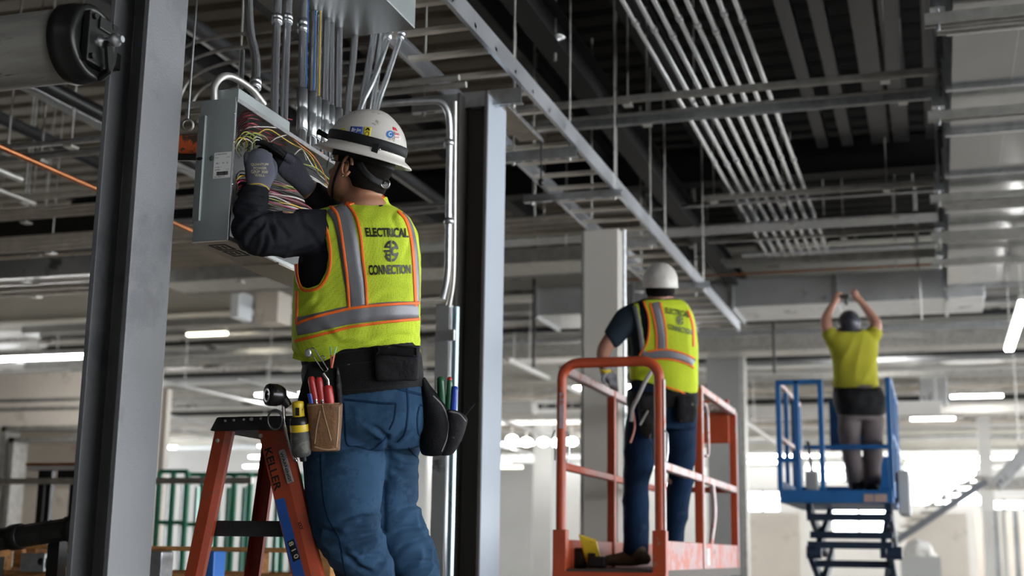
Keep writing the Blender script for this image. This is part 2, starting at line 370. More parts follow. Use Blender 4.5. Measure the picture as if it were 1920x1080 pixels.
cross(378, 1430, 11.7, -4.5, .12, ('P', 1, .014, 0), 'galv', 'thin pipe just beyond the strut below the dark girder', name='pipe', cat='pipe')
cross(418, 1430, 12.3, -6.5, .12, ('P', 6, .021, .055), 'galv', 'bundle of parallel conduits crossing near the far end of the conduit bank', name='conduit_bundle', rods=(-2.6, -1.2, -.25), cat='conduit bundle')
cross(445, 1500, 13.2, -3.0, .12, ('P', 1, .013, 0), 'galv_dull', 'thin pipe crossing just past the conduit bundle', name='pipe', cat='pipe')
cross(452, 1300, 13.6, -6.0, .1, ('C', .041, .041), 'galv_dull', 'long strut at the far end of the conduit bank', rods=(-1.7, -1.0))
# dark girders and purlins
cross(300, 1500, 11.9, -9.0, 8.0, ('I', .22, .34), 'beam_dark', 'deep dark girder crossing behind the conduit bank', 'steel_beam', cat='beam')
cross(22, 1030, 6.4, -9.0, 8.0, ('I', .12, .16), 'beam', 'dark cross beam at the top of the picture', 'steel_beam', cat='beam', z=4.75)
for i, X in enumerate((-5.4, -4.3, -2.9, -1.9)):
    beam((X, -2, 4.8), (X, 16.9, 4.8), .14, .22, 'dark purlin running away under the deck, %s from the left' % ORD[i])
beam((-2.2, 4.2, 4.25), (-2.2, 16.5, 4.25), .15, .25, 'dark beam running above the cable ladder', 'beam_dark')
for i, (xa, X1w) in enumerate(((1452, .10), (1515, .10), (1590, .16), (1645, .14), (1725, .10))):
    p = PZ(xa, 0, 4.65)
    mb = MB().box(p.x, p.x + X1w, 4.5, 11.6, 4.6, 4.72)
    tag(mb.build('ceiling_channel', mat('dark channel %d' % i, (.10, .10, .11), .35, .7, .2, 4), bevel=.008), 'dark steel channel hung beside the big duct, %s from the conduit bank' % ORD[i], 'channel', 'dark channels left of the big duct')
# main duct at the right
t = thing('air_duct', (.85, 10, 3.9), 'big rectangular sheet metal duct at the upper right', 'air duct')
Ys = [4.2, 5.45, 6.55, 7.35, 8.3, 9.25, 10.3, 11.4, 12.5, 13.6, 14.8]
ms = ['duct', 'duct_light']
for i, (a, b) in enumerate(zip(Ys, Ys[1:])):
    MB().box(.2, 1.7, a + .012, b - .012, 3.92 - .01 * (i % 2), 4.42).build('duct_section', mat('duct panel %d' % i, tuple(c * [.95, .7, 1.05, .82, 1.1, .75, .98][i % 7] for c in (.46, .47, .48)), .20, .9, .1, 2.5, dirt=((.2, .18, .16), .3, 9), bump=.05, bs=3), t)
    MB().box(.165, 1.735, b - .022, b + .022, 3.885, 4.455).build('duct_flange', 'galv', t, bevel=.003)
    if i % 2: MB().box(.55, .553, a + .03, b - .03, 3.905, 3.913).build('seam', 'galv_new', t)
for i, (Y, n) in enumerate(((7.0, 2), (8.65, 1), (10.75, 3), (12.05, 2), (13.2, 1))):
    tt = thing('duct_support', (.9, Y, 3.85), 'strut trapeze carrying the big duct, %s from the camera' % ORD[i], 'strut', 'struts under the big duct')
    for k in range(n):
        MB().prof((.05 + .06 * k, Y + .1 * k, 3.84 - .008 * k), (2.0, Y + .1 * k, 3.84 - .008 * k), C_prof(.07, .06)).build('channel', 'galv_dull', tt)
    mb = MB(); rod(mb, .12, Y, 3.78, r=.009); mb.build('threaded_rod', 'galv', tt)
    MB().box(.08, .16, Y - .035, Y + .035, 3.9, 3.96).build('rod_bracket', 'galv', tt)
# second duct / soffit stack past the big duct
t = thing('air_duct', (-.5, 15.6, 3.5), 'lower sheet metal duct crossing beyond the end of the big duct', 'air duct')
MB().box(-4.6, .6, 15.2, 16.2, 3.86, 4.2).build('casing', 'duct_light', t, bevel=.01)
for k in range(5): MB().box(-4.6 + k * 1.2 - .02, -4.6 + k * 1.2 + .02, 15.17, 16.23, 3.83, 4.23).build('duct_flange', 'galv', t)
# sprinkler / heat detector
p = PY(1041, 75, 7.6)
t = thing('ceiling_detector', (p.x, p.y, p.z), 'round chrome fixture on a stem between cable ladder and conduit bank', 'fixture')
MB().lathe(p, (0, 0, 1), [(.028, -.03), (.03, -.015), (.03, 0), (.066, .012), (.066, .02), (.05, .03)], 24).build('cup', 'galv_new', t)
MB().tube([p + Vector((0, 0, -.04)), p + Vector((0, 0, -.14))], .01).build('stem', 'galv_dull', t)
MB().tube([p + Vector((0, 0, .03)), (p.x, p.y, 5.0)], .008).build('hanger_rod', 'galv_dull', t)

q = PZ(935, 205, 3.30)
t = thing('cover_plate', (q.x, q.y, 3.3), 'pinkish sheet metal cover hanging under the cable ladder beside the second column top', 'cover')
MB().box(-2.23, -2.09, 6.16, 7.0, 3.355, 3.36).build('plate', 'galv_warm', t); MB().box(-2.092, -2.088, 6.16, 7.0, 3.335, 3.36).build('folded_edge', 'galv_new', t)
MB().tube([(-2.1, 7.0, 3.35), (-2.1, 7.0, 3.12)], .005, 8).build('hanging_chain', 'black', t); MB().sphere((-2.1, 7.0, 3.10), (.018, .018, .022), 12).build('weight', 'black', t)
# ---------------------------------------------------------------- left and far services
# roller barrel
yb = 2.80
pc = PY(183, 79, yb); rr = .108; pe = Vector((pc.x, yb, pc.z))
t = thing('roller_barrel', (pe.x, yb, pe.z - rr), 'big grey roller door barrel with black end cap at the top left', 'roller barrel')
X1 = pe.x
MB().tube([(-4.6, yb, pe.z), (X1 - .07, yb, pe.z)], .100, 48).build('barrel', mat('weathered barrel', (.34, .33, .31), .6, .1, .3, 9, bump=.25, bs=30, stretch=(.3, 2, 2), dirt=((.07, .07, .07), .36, 16)), t)
MB().lathe((X1 - .085, yb, pe.z), (1, 0, 0), [(.100, 0), (rr, .004), (rr, .03), (.103, .034), (.103, .07), (.098, .078), (.08, .08), (.078, .07)], 48).build('end_cap', 'black', t)
mb = MB().box(X1 - .01, X1 + .012, yb - .055, yb + .055, pe.z - .07, pe.z + .07)
mb.box(X1 + .01, X1 + .02, yb - .02, yb + .06, pe.z + .03, pe.z + .065)
for a_, b_ in ((-.04, -.055), (.04, -.055), (-.04, .055), (.04, .055)): mb.lathe((X1 + .012, yb + a_, pe.z + b_), (1, 0, 0), [(.009, 0), (.009, .01)], 6, smooth=False)
mb.build('end_plate', 'black', t, bevel=.003)
MB().lathe((X1, yb, pe.z), (1, 0, 0), [(.018, 0), (.018, .018), (.009, .02), (.009, .045), (.018, .047), (.018, .062), (.009, .065), (.009, .078)], 24).build('axle', 'galv', t)
mb = MB(); mb.bar((X1 + .03, yb, pe.z), (X1 + .028, yb + .02, pe.z - .075), .010, .02); mb.bar((X1 + .028, yb + .02, pe.z - .075), (X1 - .01, yb + .03, pe.z - .09), .010, .015)
mb.build('latch_arm', 'black', t)
MB().box(X1 - .16, X1 - .10, yb + .09, yb + .25, pe.z + .02, pe.z + .07).build('wall_bracket', 'black', t, bevel=.003)
# depth-direction pipes, left ceiling
def dpipe(px, py, z, y0, y1, r, m_, label, name='pipe', cat='pipe', grp=None):
    p = PZ(px, py, z)
    return tag(MB().tube([(p.x, y0, z), (p.x, y1, z)], r, 14).build(name, m_), label, cat, grp)
dpipe(160, 200, 3.75, 2.0, 11, .055, 'black', 'thick black iron pipe running away behind the grey steel column')
for i, px in enumerate((118, 132, 148)): dpipe(px, 205 + 2 * i, 3.7, 2.0, 11, .012, 'galv', 'thin conduit beside the thick black pipe, %s from the left' % ORD[i], 'conduit', 'conduit', 'three thin conduits below the black pipe')
dpipe(95, 317, 3.0, 2.6, 8.5, .016, 'copper', 'long copper pipe running away at the left edge')
dpipe(60, 345, 3.25, 2.6, 6.6, .022, 'galv_dull', 'grey pipe running away just below the copper pipe')
dpipe(10, 225, 3.9, 2.6, 9.5, .045, 'beam', 'dark square-edged pipe running away at the upper left corner')
dpipe(60, 380, 3.4, 4, 7.6, .016, 'galv_dull', 'thin grey pipe running away at the left below the pipe racks')
dpipe(420, 100, 4.3, 3, 12, .03, 'galv_dull', 'grey pipe running away behind the bent conduit of the panel')
dpipe(380, 60, 4.3, 3, 12, .05, 'beam', 'dark pipe running away above the electrical panel')
def lrun(px, py, Y, xa, xb, prof, m_, label, name='conduit_rack', cat='conduit', rods=()):
    a = PY(xa, py, Y).x; b = PY(xb, py, Y).x
    return cross(py, px, Y, a, b, prof, m_, label, name, None, [PY(r_, py, Y).x for r_ in rods], cat)
lrun(100, 268, 6.6, -200, 330, ('P', 1, .018, 0), 'galv', 'upper of two thick conduits crossing left of the grey steel column', 'conduit', rods=(10, 128))
lrun(100, 290, 7.0, -200, 330, ('P', 1, .026, 0), 'galv', 'lower and thicker of two conduits crossing left of the grey steel column', 'conduit', rods=(72,))
lrun(100, 366, 7.6, -200, 330, ('C', .041, .041), 'galv_warm', 'strut crossing the left ceiling below the copper pipe', 'ceiling_strut', 'strut', rods=(42, 300))
lrun(100, 405, 8.2, -200, 470, ('V', 3, .014, .034), 'galv_warm', 'three stacked conduits crossing at the left above the dark duct mouth', rods=(45, 300))
lrun(100, 466, 8.6, -200, 405, ('V', 4, .016, .036), 'galv_warm', 'four stacked conduits crossing at the left below the dark duct mouth', rods=(92,))
t = lrun(60, 455, 9.0, -150, 175, ('B', .4, .22), 'black', 'dark open duct mouth between conduit racks at the left', 'air_duct', 'air duct')
lrun(60, 520, 9.6, -200, 185, ('B', .4, .18), 'duct_light', 'blue-grey sheet metal duct below the stacked conduits at the left', 'air_duct', 'air duct', rods=(45,))
lrun(100, 548, 10.0, -200, 300, ('V', 2, .022, .05), 'galv_warm', 'pair of conduits under the blue-grey duct at the left', rods=(66,))
lrun(400, 525, 10.4, 290, 1100, ('B', .5, .13), 'galv_dull', 'grey insulated pipe crossing below the electrical panel', 'air_duct', 'air duct', rods=(447, 515))
lrun(900, 500, 11.6, 780, 1180, ('B', .5, .10), 'duct_light', 'narrow sheet metal duct crossing left of the boxed column', 'air_duct', 'air duct')
lrun(820, 450, 9.4, 640, 1100, ('V', 4, .017, .04), 'galv_warm', 'four stacked conduits crossing behind the second column', rods=(1000,))
lrun(820, 395, 8.4, 640, 880, ('V', 2, .014, .04), 'galv', 'two stacked conduits crossing just above the worker in the vest')
lrun(800, 275, 6.7, 600, 900, ('V', 2, .016, .045), 'galv', 'two conduits crossing behind the white hard hat')
lrun(800, 210, 6.3, 560, 870, ('P', 1, .012, 0), 'galv_dull', 'thin conduit crossing behind the panel conduits')
lrun(420, 190, 5.6, 330, 860, ('P', 2, .016, .10), 'galv_dull', 'two conduits crossing behind the electrical panel top')
# fan of bent conduits behind the panel (upper left of centre)
for i in range(6):
    Y = 5.4 + .10 * i; z = PY(430, 68 + 9 * i, 5.4).z - .0; a = PY(520, 90, 5.4).x; c = PY(348, 110, 5.4).x
    pts = bez([(PY(720, 90, 5.4).x, Y, z), (a, Y, z), (lerp(a, c, .75), Y, z), (c - .08, Y, z - .06), (c - .16, Y, z - .18)], 8)
    tag(MB().tube(pts, .009, 10).build('bent_conduit', 'galv_dull'), 'thin conduit curving down behind the grey steel column, %s from the top of its fan' % ORD[i], 'conduit', 'fan of curved thin conduits')
# bundles & random runs receding into the distance, dressed like the photo's crowded ceiling
rnd = random.Random(11)
k = 0
for i in range(12):
    Y = 18.3 + i * 2.4 + rnd.uniform(0, .3)
    if min(abs(Y - g) for g in (17, 26, 35, 44)) < .7: Y += .9

    z = rnd.uniform(3.88, 4.25)
    kind = rnd.choice(['P', 'V', 'B', 'C', 'V', 'B'])
    x0 = -30 if rnd.random() < .55 else rnd.uniform(-16, -8); x1 = rnd.choice([10, 12, rnd.uniform(-2, 3)]) if Y > 16.6 else -5.2
    m_ = rnd.choice(['galv_warm', 'galv', 'duct_light', 'white_paint', 'galv_dull'])
    pr = {'P': ('P', 3, .03, .12), 'V': ('V', rnd.choice([2, 3]), .03, .08), 'B': ('B', rnd.uniform(.35, .8), rnd.uniform(.12, .22)), 'C': ('C', .06, .08)}[kind]
    nm_ = {'P': 'conduit_rack', 'V': 'conduit_rack', 'B': 'air_duct', 'C': 'ceiling_strut'}[kind]; cat = {'P': 'conduit', 'V': 'conduit', 'B': 'air duct', 'C': 'strut'}[kind]
    word = {'P': 'flat rack of pipes', 'V': 'stacked pipe run', 'B': 'pale boxed duct', 'C': 'strut'}[kind]
    cross(0, 0, Y, x0, x1, pr, m_, '%s crossing the far ceiling, %s cross run beyond the conduit bank' % (word, ORD[k]), nm_, z=z, rods=[rnd.uniform(-9, -3), rnd.uniform(-2, 1.5)], cat=cat); k += 1
for i in range(7):
    X = -15 + i * 1.9 + rnd.uniform(-.4, .4); z = rnd.uniform(3.36, 3.48); y0 = rnd.uniform(14, 20)
    tt = thing('pipe', (X, y0, z), 'pipe running away under the far pale ceiling, %s from the left' % ORD[i], 'pipe', 'pipes running away under the far ceiling')
    MB().tube([(X, y0, z), (X, y0 + rnd.uniform(12, 22), z)], rnd.uniform(.02, .04), 12).build('tube', rnd.choice(['galv', 'duct_light', 'galv_dull', 'white_paint']), tt)
    for q_ in (1, 8): mb = MB(); rod(mb, X, y0 + q_, z, 5.06); mb.build('hanger_rod', 'galv_dull', tt)
# deep cross beams of the far bays
for i, Y in enumerate((17.0, 26.0, 35.0, 44.0)):
    cross(0, 0, Y, -33, 13, ('I', .3, .55), 'soffit', 'deep pale girder crossing the far bays, %s from the camera' % ORD[i], 'steel_beam', z=4.7, cat='beam')
M['led_fill'] = mat('added fill lamp lens', (1.0, .98, .95), .5, 0, 0, 1, emit=7.0)  # for the unseen lamps added as fill from the camera side
M['led'] = mat('lit lamp lens far', (1.0, .98, .94), .5, 0, 0, 1, emit=34.0)
# linear lamps
def lamp(p0, p1, label, w_=.09, m_='led', grp=None):
    p0 = Vector(p0); p1 = Vector(p1); c = (p0 + p1) / 2
    tt = thing('linear_light', c, label, 'light', grp)
    MB().bar(p0 + Vector((0, 0, .045)), p1 + Vector((0, 0, .045)), w_, .05).build('housing', 'white_paint', tt)
    MB().bar(p0, p1, w_ * .92, .04).build('lens', m_, tt, bevel=.008)
    for s_ in (.12, .88):
        q = p0.lerp(p1, s_); mb = MB(); rod(mb, q.x, q.y, q.z + .06, 5.01, .005); mb.build('suspension_wire', 'galv_dull', tt)
a = PY(-60, 676, 11.5); b = PY(240, 671, 11.5)
lamp((a.x, 11.5, a.z), (b.x, 11.5, a.z), 'bright white linear light at the left edge', .09)
a = PZ(1892, 655, 3.4)
lamp((a.x, a.y - 3.0, 3.4), (a.x, a.y, 3.4), 'bright linear light hanging at the right edge', .10)
a = PY(352, 628, 17.5); b = PY(425, 628, 17.5)
lamp((a.x, 17.5, a.z), (b.x, 17.5, a.z), 'small yellowish linear light between column and elbow', .09, 'led_warm')
for i, (xa, xb, py, Y) in enumerate([(1388, 1462, 855, 40), (1470, 1535, 855, 40), (1697, 1808, 857, 42), (1825, 1960, 858, 42), (1708, 1790, 786, 30), (1783, 1880, 744, 27.3), (938, 978, 876, 34), (1085, 1160, 800, 36), (1560, 1700, 610, 22), (470, 500, 857, 38.5)]):
    a = PY(xa, py, Y); b = PY(xb, py, Y)
    lamp((a.x, Y, a.z), (b.x, Y, a.z), ['long lamp low in the distance left of the blue lift', 'lamp low in the distance seen through the blue lift rails', 'long lamp right above the biggest far window', 'long lamp low at the right edge above the far windows', 'short dim lamp to the right of the blue lift above the window lamps', 'lamp in the middle distance at the right edge', 'yellowish short lamp right of the second column', 'lamp in the distance behind the orange lift rail', 'lamp beyond the raised arms of the worker in yellow', 'small lamp seen above the ladder step'][i], .22 if Y > 30 else .12, 'led_warm' if i == 6 else 'led')
# round high-bay lamps
for i, (px, py) in enumerate([(960, 824), (987, 829), (1019, 829), (1044, 830), (1072, 828)]):
    p = PY(px, py, 28.6)
    tt = thing('globe_light', p, 'small round white light in the row between second and boxed column, %s from the left' % ORD[i], 'light', 'row of round lights')
    MB().sphere(p, (.13, .13, .09)).build('globe', 'led', tt)
    mb = MB(); rod(mb, p.x, p.y, p.z + .1, 5.0, .01); mb.build('stem', 'galv_dull', tt)

# lamps added to brighten the far bays, plus unseen fill lamps near the camera
rl = random.Random(21); k = 0
for Y in (20.5, 30.6, 38):
    for X in (-20, -15, -10, -5.5) if Y < 35 else (-20, -14, -8, -4, .5):
        X += rl.uniform(-1, 1); z = rl.uniform(3.60, 3.66); k += 1
        lamp((X - .75, Y, z), (X + .75, Y, z), 'added linear lamp brightening the far bays, %s row from the camera, %s from the left' % (ORD[(20.5, 30.6, 38).index(Y)], ORD[k - 1]), .16)
for i, (X, Y) in enumerate(((-1.2, -1.6), (1.4, -.2), (1.8, 3.2))): lamp((X - .75, Y, 4.0), (X + .75, Y, 4.0), 'added fill lamp over the near work area, %s from the left' % ORD[i], .16, 'led_fill')

# crowded bands of services between the dark bay and the far bays, read off the photo's rows
BR = [(470, 13.9, -1.9, .1, ('P', 2, .02, .09), 'galv'), (487, 14.4, -9, .1, ('C', .07, .09), 'galv_dull'), (508, 14.6, -3.5, .1, ('P', 1, .012, 0), 'copper'), (528, 16.5, -9, 3.5, ('P', 2, .055, .16), 'foil'),
 (545, 16.6, -4, 4, ('C', .05, .07), 'beam'), (562, 17.5, -14, 4, ('B', .5, .13), 'duct'), (583, 18.0, -14, 5, ('P', 2, .06, .2), 'foil'), (597, 18.2, -14, 5, ('C', .06, .10), 'beam'),
 (618, 19.4, -16, 5, ('B', .6, .16), 'foil'), (637, 20.2, -16, 3, ('C', .06, .12), 'galv_dull'), (652, 21.6, -16, 6, ('P', 3, .05, .16), 'foil'), (668, 22.6, -20, 6, ('C', .08, .12), 'beam'),
 (684, 23.6, -20, 6, ('B', .5, .14), 'galv'), (702, 25.0, -20, 6, ('P', 2, .07, .3), 'white_paint'), (718, 27.0, -20, 6, ('C', .1, .12), 'galv_dull'), (735, 28.4, -22, 6, ('V', 2, .06, .16), 'foil'),
 (752, 29.6, -22, 7, ('C', .1, .12), 'beam'), (770, 31.2, -22, 7, ('B', .6, .14), 'white_paint'), (788, 33.4, -22, 7, ('V', 2, .06, .16), 'foil'), (806, 36.4, -22, 8, ('C', .1, .14), 'galv_dull'), (822, 38.6, -22, 8, ('P', 3, .06, .3), 'duct_light')]
rb2_ = random.Random(4)
for i, (py, Y, x0, x1, pr, m_) in enumerate(BR):
    nm_ = {'P': 'conduit_rack', 'V': 'conduit_rack', 'B': 'air_duct', 'C': 'ceiling_strut'}[pr[0]]; cat = {'P': 'conduit', 'V': 'conduit', 'B': 'air duct', 'C': 'strut'}[pr[0]]
    word = {'galv': 'grey metal', 'galv_dull': 'dull grey', 'copper': 'copper coloured', 'galv_new': 'bright silvery', 'beam': 'dark', 'duct': 'mottled sheet metal', 'duct_light': 'pale grey', 'galv_warm': 'beige', 'white_paint': 'white', 'foil': 'foil wrapped'}[m_]
    cross(py, 1500, Y, x0, x1, pr, m_, '%s %s, %s of the blurred service bands above the blue lift' % (word, {'conduit': 'pipe run', 'air duct': 'boxed duct', 'strut': 'strut'}[cat], ORD[i]), nm_, rods=(rb2_.uniform(-1.6, -.9) if x0 > -2 else rb2_.uniform(-3.5, -.6), min(x1 - .2, rb2_.uniform(.0, 1.0))), cat=cat)
# short hanging rods, boxes and white wall-mounted bits that break up the far ceiling
for i, (px, py, Y, w_, h_, m_, lb) in enumerate(((500, 575, 15.5, .34, .42, 'drywall', 'big white box hanging below the ceiling between elbow and column'), (440, 570, 16.2, .13, .38, 'window_day', 'pale glass panel hanging left of the big white box'), (378, 640, 20.0, .55, .3, 'soffit', 'grey boxed soffit behind the small yellowish lamp'), (1750, 730, 26, .5, .6, 'duct_light', 'pale hanging cassette unit right of the worker in yellow'), (1715, 765, 24, .9, .25, 'white_paint', 'white boxed unit at the right of the blue lift rails'), (960, 765, 24, .8, .2, 'white_paint', 'white oval duct end in the distance right of the second column'), (1020, 700, 18, 1.3, .28, 'soffit', 'beige soffit box between second and boxed column'))):
    q = PY(px, py, Y)
    tt = thing('ceiling_unit', q, lb, 'ceiling unit')
    MB().box(q.x - w_ / 2, q.x + w_ / 2, Y, Y + .4, q.z - h_ / 2, q.z + h_ / 2).build('casing', m_, tt, bevel=.01)
    for s_ in (-.4, .4): mb = MB(); rod(mb, q.x + w_ * s_, Y + .2, q.z + h_ / 2, 5.06); mb.build('hanger_rod', 'galv_dull', tt)
for i, (px, y0, y1, Y) in enumerate(((1452, 662, 700, 18), (1000, 625, 690, 16), (1155, 245, 345, 9.0), (1247, 330, 470, 10.2), (1305, 440, 560, 13.0), (1680, 440, 500, 14.5), (1728, 450, 600, 14.6))):
    a = PY(px, y1, Y)
    tag(MB().tube([(a.x, Y, a.z), (a.x, Y, 5.03)], .008 if Y < 15 else .02, 8).build('hanger_rod', 'galv_dull' if Y < 15 else 'black'), 'lone hanger rod below the deck, %s' % ['rightmost but one low', 'left one behind the second column', 'nearest, over the first strut', 'over the middle of the cable ladder', 'over the far end of the cable ladder', 'short one beside the duct', 'long one beside the duct'][i], 'rod')
# ---------------------------------------------------------------- open electrical enclosure and its wires
pn = thing('electrical_enclosure', (-2.04, 3.85, 1.903), 'open grey steel wiring box full of coloured wires in front of the worker', 'electrical panel')
EX0, EX1, EY0, EY1, EZ0, EZ1 = -2.103, -1.981, 3.362, 4.42, 1.903, 2.349
M['encl'] = mat('painted grey enclosure', (.33, .36, .36), .38, .45, .08, 5, bump=.05, bs=40)
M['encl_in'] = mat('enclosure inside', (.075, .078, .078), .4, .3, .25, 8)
M['beige'] = mat('beige underside', (.62, .55, .48), .5, .1, .05, 4)
th_ = .003
mb = MB()
mb.box(EX0, EX1, EY0, EY0 + th_, EZ0, EZ1); mb.build('end_panel', 'encl', pn, bevel=.0015)
MB().box(EX0, EX1, EY1 - th_, EY1, EZ0, EZ1).build('end_panel', 'encl', pn)
MB().box(EX0, EX1, EY0 + th_, EY1 - th_, EZ1 - th_, EZ1).build('top_panel', 'encl', pn)
MB().box(EX0 - .0, EX1 + .0, EY0 + .0, EY1, EZ0 - .004, EZ0 - .0005).build('bottom_panel', 'beige', pn)
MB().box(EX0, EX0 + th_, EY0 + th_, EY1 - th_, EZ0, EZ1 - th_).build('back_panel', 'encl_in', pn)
mb = MB()
mb.box(EX1 - .0015, EX1 + .0015, EY0, EY1, EZ1 - .012, EZ1 + .001); mb.box(EX1 - .0015, EX1 + .0015, EY0, EY1, EZ0, EZ0 + .012)
mb.box(EX1 - .0015, EX1 + .0015, EY0 - .001, EY0 + .006, EZ0, EZ1)
mb.build('front_lip', 'galv_new', pn)
# raised vertical channel on the end panel
mb = MB(); a = PY(373, 215, EY0).x; b = PY(389, 215, EY0).x; zt = PY(380, 218, EY0).z; zb = PY(372, 415, EY0).z 
chn = MB().hexa([(a, EY0, zb), (b, EY0, zb), (b - .002, EY0 - .009, zb), (a + .002, EY0 - .004, zb), (a, EY0, zt), (b, EY0, zt), (b - .002, EY0 - .009, zt), (a + .002, EY0 - .004, zt)]).build('raised_channel', 'encl', pn, bevel=.0015)
p = PY(377, 299, EY0)
MB().lathe((p.x, EY0 - .006, p.z), (0, -1, 0), [(.011, 0), (.011, .0045), (.008, .005)], 20, sx=1, sy=.45).build('slot', 'black', pn)
for (x_, y_) in ((440, 213), (438, 266), (435, 345)):
    p = PY(x_, y_, EY0); MB().lathe((p.x, EY0, p.z), (0, -1, 0), [(.0032, 0), (.0028, .002), (0, .0025)], 10).build('screw', 'galv_new', pn)
# label plate
lp = [PY(402, 287, EY0), PY(434, 284, EY0), PY(400, 335, EY0), PY(432, 332, EY0)]
x0, x1, z0, z1 = (lp[0].x + lp[2].x) / 2, (lp[1].x + lp[3].x) / 2, lp[2].z, lp[0].z
lab = MB().box(x0, x1, EY0 - .0012, EY0 - .0002, z0, z1).build('rating_label', mat('label paper', (.72, .72, .70), .5, 0, .03, 9), pn)
def text_mesh(s, bold=.0):
    cu = bpy.data.curves.new('t', 'FONT'); cu.body = s; cu.offset = bold; cu.resolution_u = 3
    o = bpy.data.objects.new('t', cu); COL.objects.link(o); dg = bpy.context.evaluated_depsgraph_get()
    me = bpy.data.meshes.new_from_object(o.evaluated_get(dg)); bpy.data.objects.remove(o)
    bm = bmesh.new(); bm.from_mesh(me); bmesh.ops.triangulate(bm, faces=bm.faces)
    vs = [v.co.copy() for v in bm.verts]; fs = [[v.index for v in f.verts] for f in bm.faces]; bm.free()
    xs = [v.x for v in vs]; ys = [v.y for v in vs]; a, b, c, d = min(xs), max(xs), min(ys), max(ys)
    return [((v.x - a) / (b - a), (v.y - c) / (d - c)) for v in vs], fs
def flat_text(mb, s, org, ux, uz, w_, h_, bold=0, mi=0):
    uv, fs = text_mesh(s, bold); mb.add([org + ux * (u * w_) + uz * (v * h_) for u, v in uv], fs, mi)
mb = MB(); W_ = x1 - x0; H_ = z1 - z0; o_ = Vector((x0, EY0 - .0016, z0)); ux = Vector((1, 0, 0)); uz = Vector((0, 0, 1))
for (s, u, v, w_, h_) in [('CUTLER-HAMMER', .08, .90, .66, .05), ('ELECT', .08, .78, .2, .035), ('L 0134', .70, .78, .22, .035), ('480 V', .12, .55, .24, .05), ('3 PH', .48, .55, .14, .05), ('60', .74, .55, .1, .05), ('TYPE 1', .08, .40, .34, .04), ('SERIES', .08, .30, .3, .045), ('A 14', .74, .30, .16, .045), ('No. 8831049', .08, .03, .6, .045)]:
    flat_text(mb, s, o_ + ux * (u * W_) + uz * (v * H_), ux, uz, w_ * W_, h_ * H_)
u = .2
rb_ = random.Random(3)
while u < .86:
    ww = rb_.choice((.012, .02, .03)); mb.box(x0 + u * W_, x0 + (u + ww) * W_, EY0 - .0017, EY0 - .0013, z0 + .10 * H_, z0 + .25 * H_); u += ww + rb_.choice((.012, .018))
sub(mb, 'printing', 'black', lab)
p = PY(397, 297, EY0)
sub(MB().lathe((p.x, EY0 - .0003, p.z), (0, -1, 0), [(.008, 0), (.008, .001), (0, .001)], 20), 'round_sticker', mat('green sticker', (.05, .09, .07), .5), lab)
# underside knock-out markings
a = PZ(376, 432, EZ0 - .005); b = PZ(425, 440, EZ0 - .005)
mb = MB()
for k in range(2):
    y0_ = EY0 + .035 + k * .085; mb.box(EX0 + .035, EX1 - .03, y0_, y0_ + .006, EZ0 - .0055, EZ0 - .004); mb.box(EX0 + .035, EX1 - .03, y0_ + .065, y0_ + .071, EZ0 - .0055, EZ0 - .004)
    mb.box(EX0 + .035, EX0 + .041, y0_, y0_ + .07, EZ0 - .0055, EZ0 - .004); mb.box(EX1 - .036, EX1 - .03, y0_, y0_ + .07, EZ0 - .0055, EZ0 - .004)
    for j in range(3): mb.box(EX0 + .048 + j * .018, EX0 + .056 + j * .018, y0_ + .02, y0_ + .05, EZ0 - .0055, EZ0 - .004)
mb.build('printed_outline', 'black', pn)
# bright lower back edge
MB().box(EX0 - .002, EX1 + .012, EY0 + .30, EY1, EZ0 - .012, EZ0 - .0045).build('bottom_flange', 'beige', pn)
# wires
WC = {'red': (.30, .02, .04), 'maroon': (.16, .015, .03), 'black': (.012, .012, .014), 'white': (.62, .60, .56), 'yellow': (.62, .42, .03), 'green': (.30, .38, .06), 'magenta': (.42, .04, .14), 'orange': (.55, .16, .02), 'blue': (.05, .07, .22)}
for k_, c_ in WC.items(): M['w_' + k_] = mat(k_ + ' wire insulation', c_, .35, 0, .1, 40)
def wire(pts, col, r=.0018):
    MB().tube(bez(pts, 9), r, 7).build('wire', 'w_' + col, pn)
rw = random.Random(5)
wx = lambda px, py, dx=0: PX(px, py, -1.995 + dx)
# upper left fan of maroon and red wires
for i in range(13):
    c = rw.choice(['maroon', 'maroon', 'red', 'red']); y = 208 + i * 4.6
    wire([wx(446, y + 16, -.06), wx(458, y + 2, -.02), wx(476 + rw.uniform(-4, 6), y - 2 + rw.uniform(-4, 4), 0), wx(500 + rw.uniform(-6, 20), y + 4 + rw.uniform(0, 8), -.03), wx(530 + rw.uniform(-10, 20), y + 16 + rw.uniform(0, 10), -.075)], c)
# yellow-green loops
for i in range(14):
    x = 447 + rw.uniform(0, 42); y = 262 + rw.uniform(-4, 14); s_ = rw.uniform(9, 18)
    wire([wx(x - s_ * .6, y + s_ * 1.3, -.05), wx(x - s_, y + 2, -.01), wx(x - s_ * .2, y - s_, .012), wx(x + s_ * .9, y - s_ * .5, .01), wx(x + s_ * .8, y + s_ * .8, -.02), wx(x + rw.uniform(-5, 15), y + s_ * 1.6, -.06)], rw.choice(['green', 'yellow', 'white', 'green', 'black']))
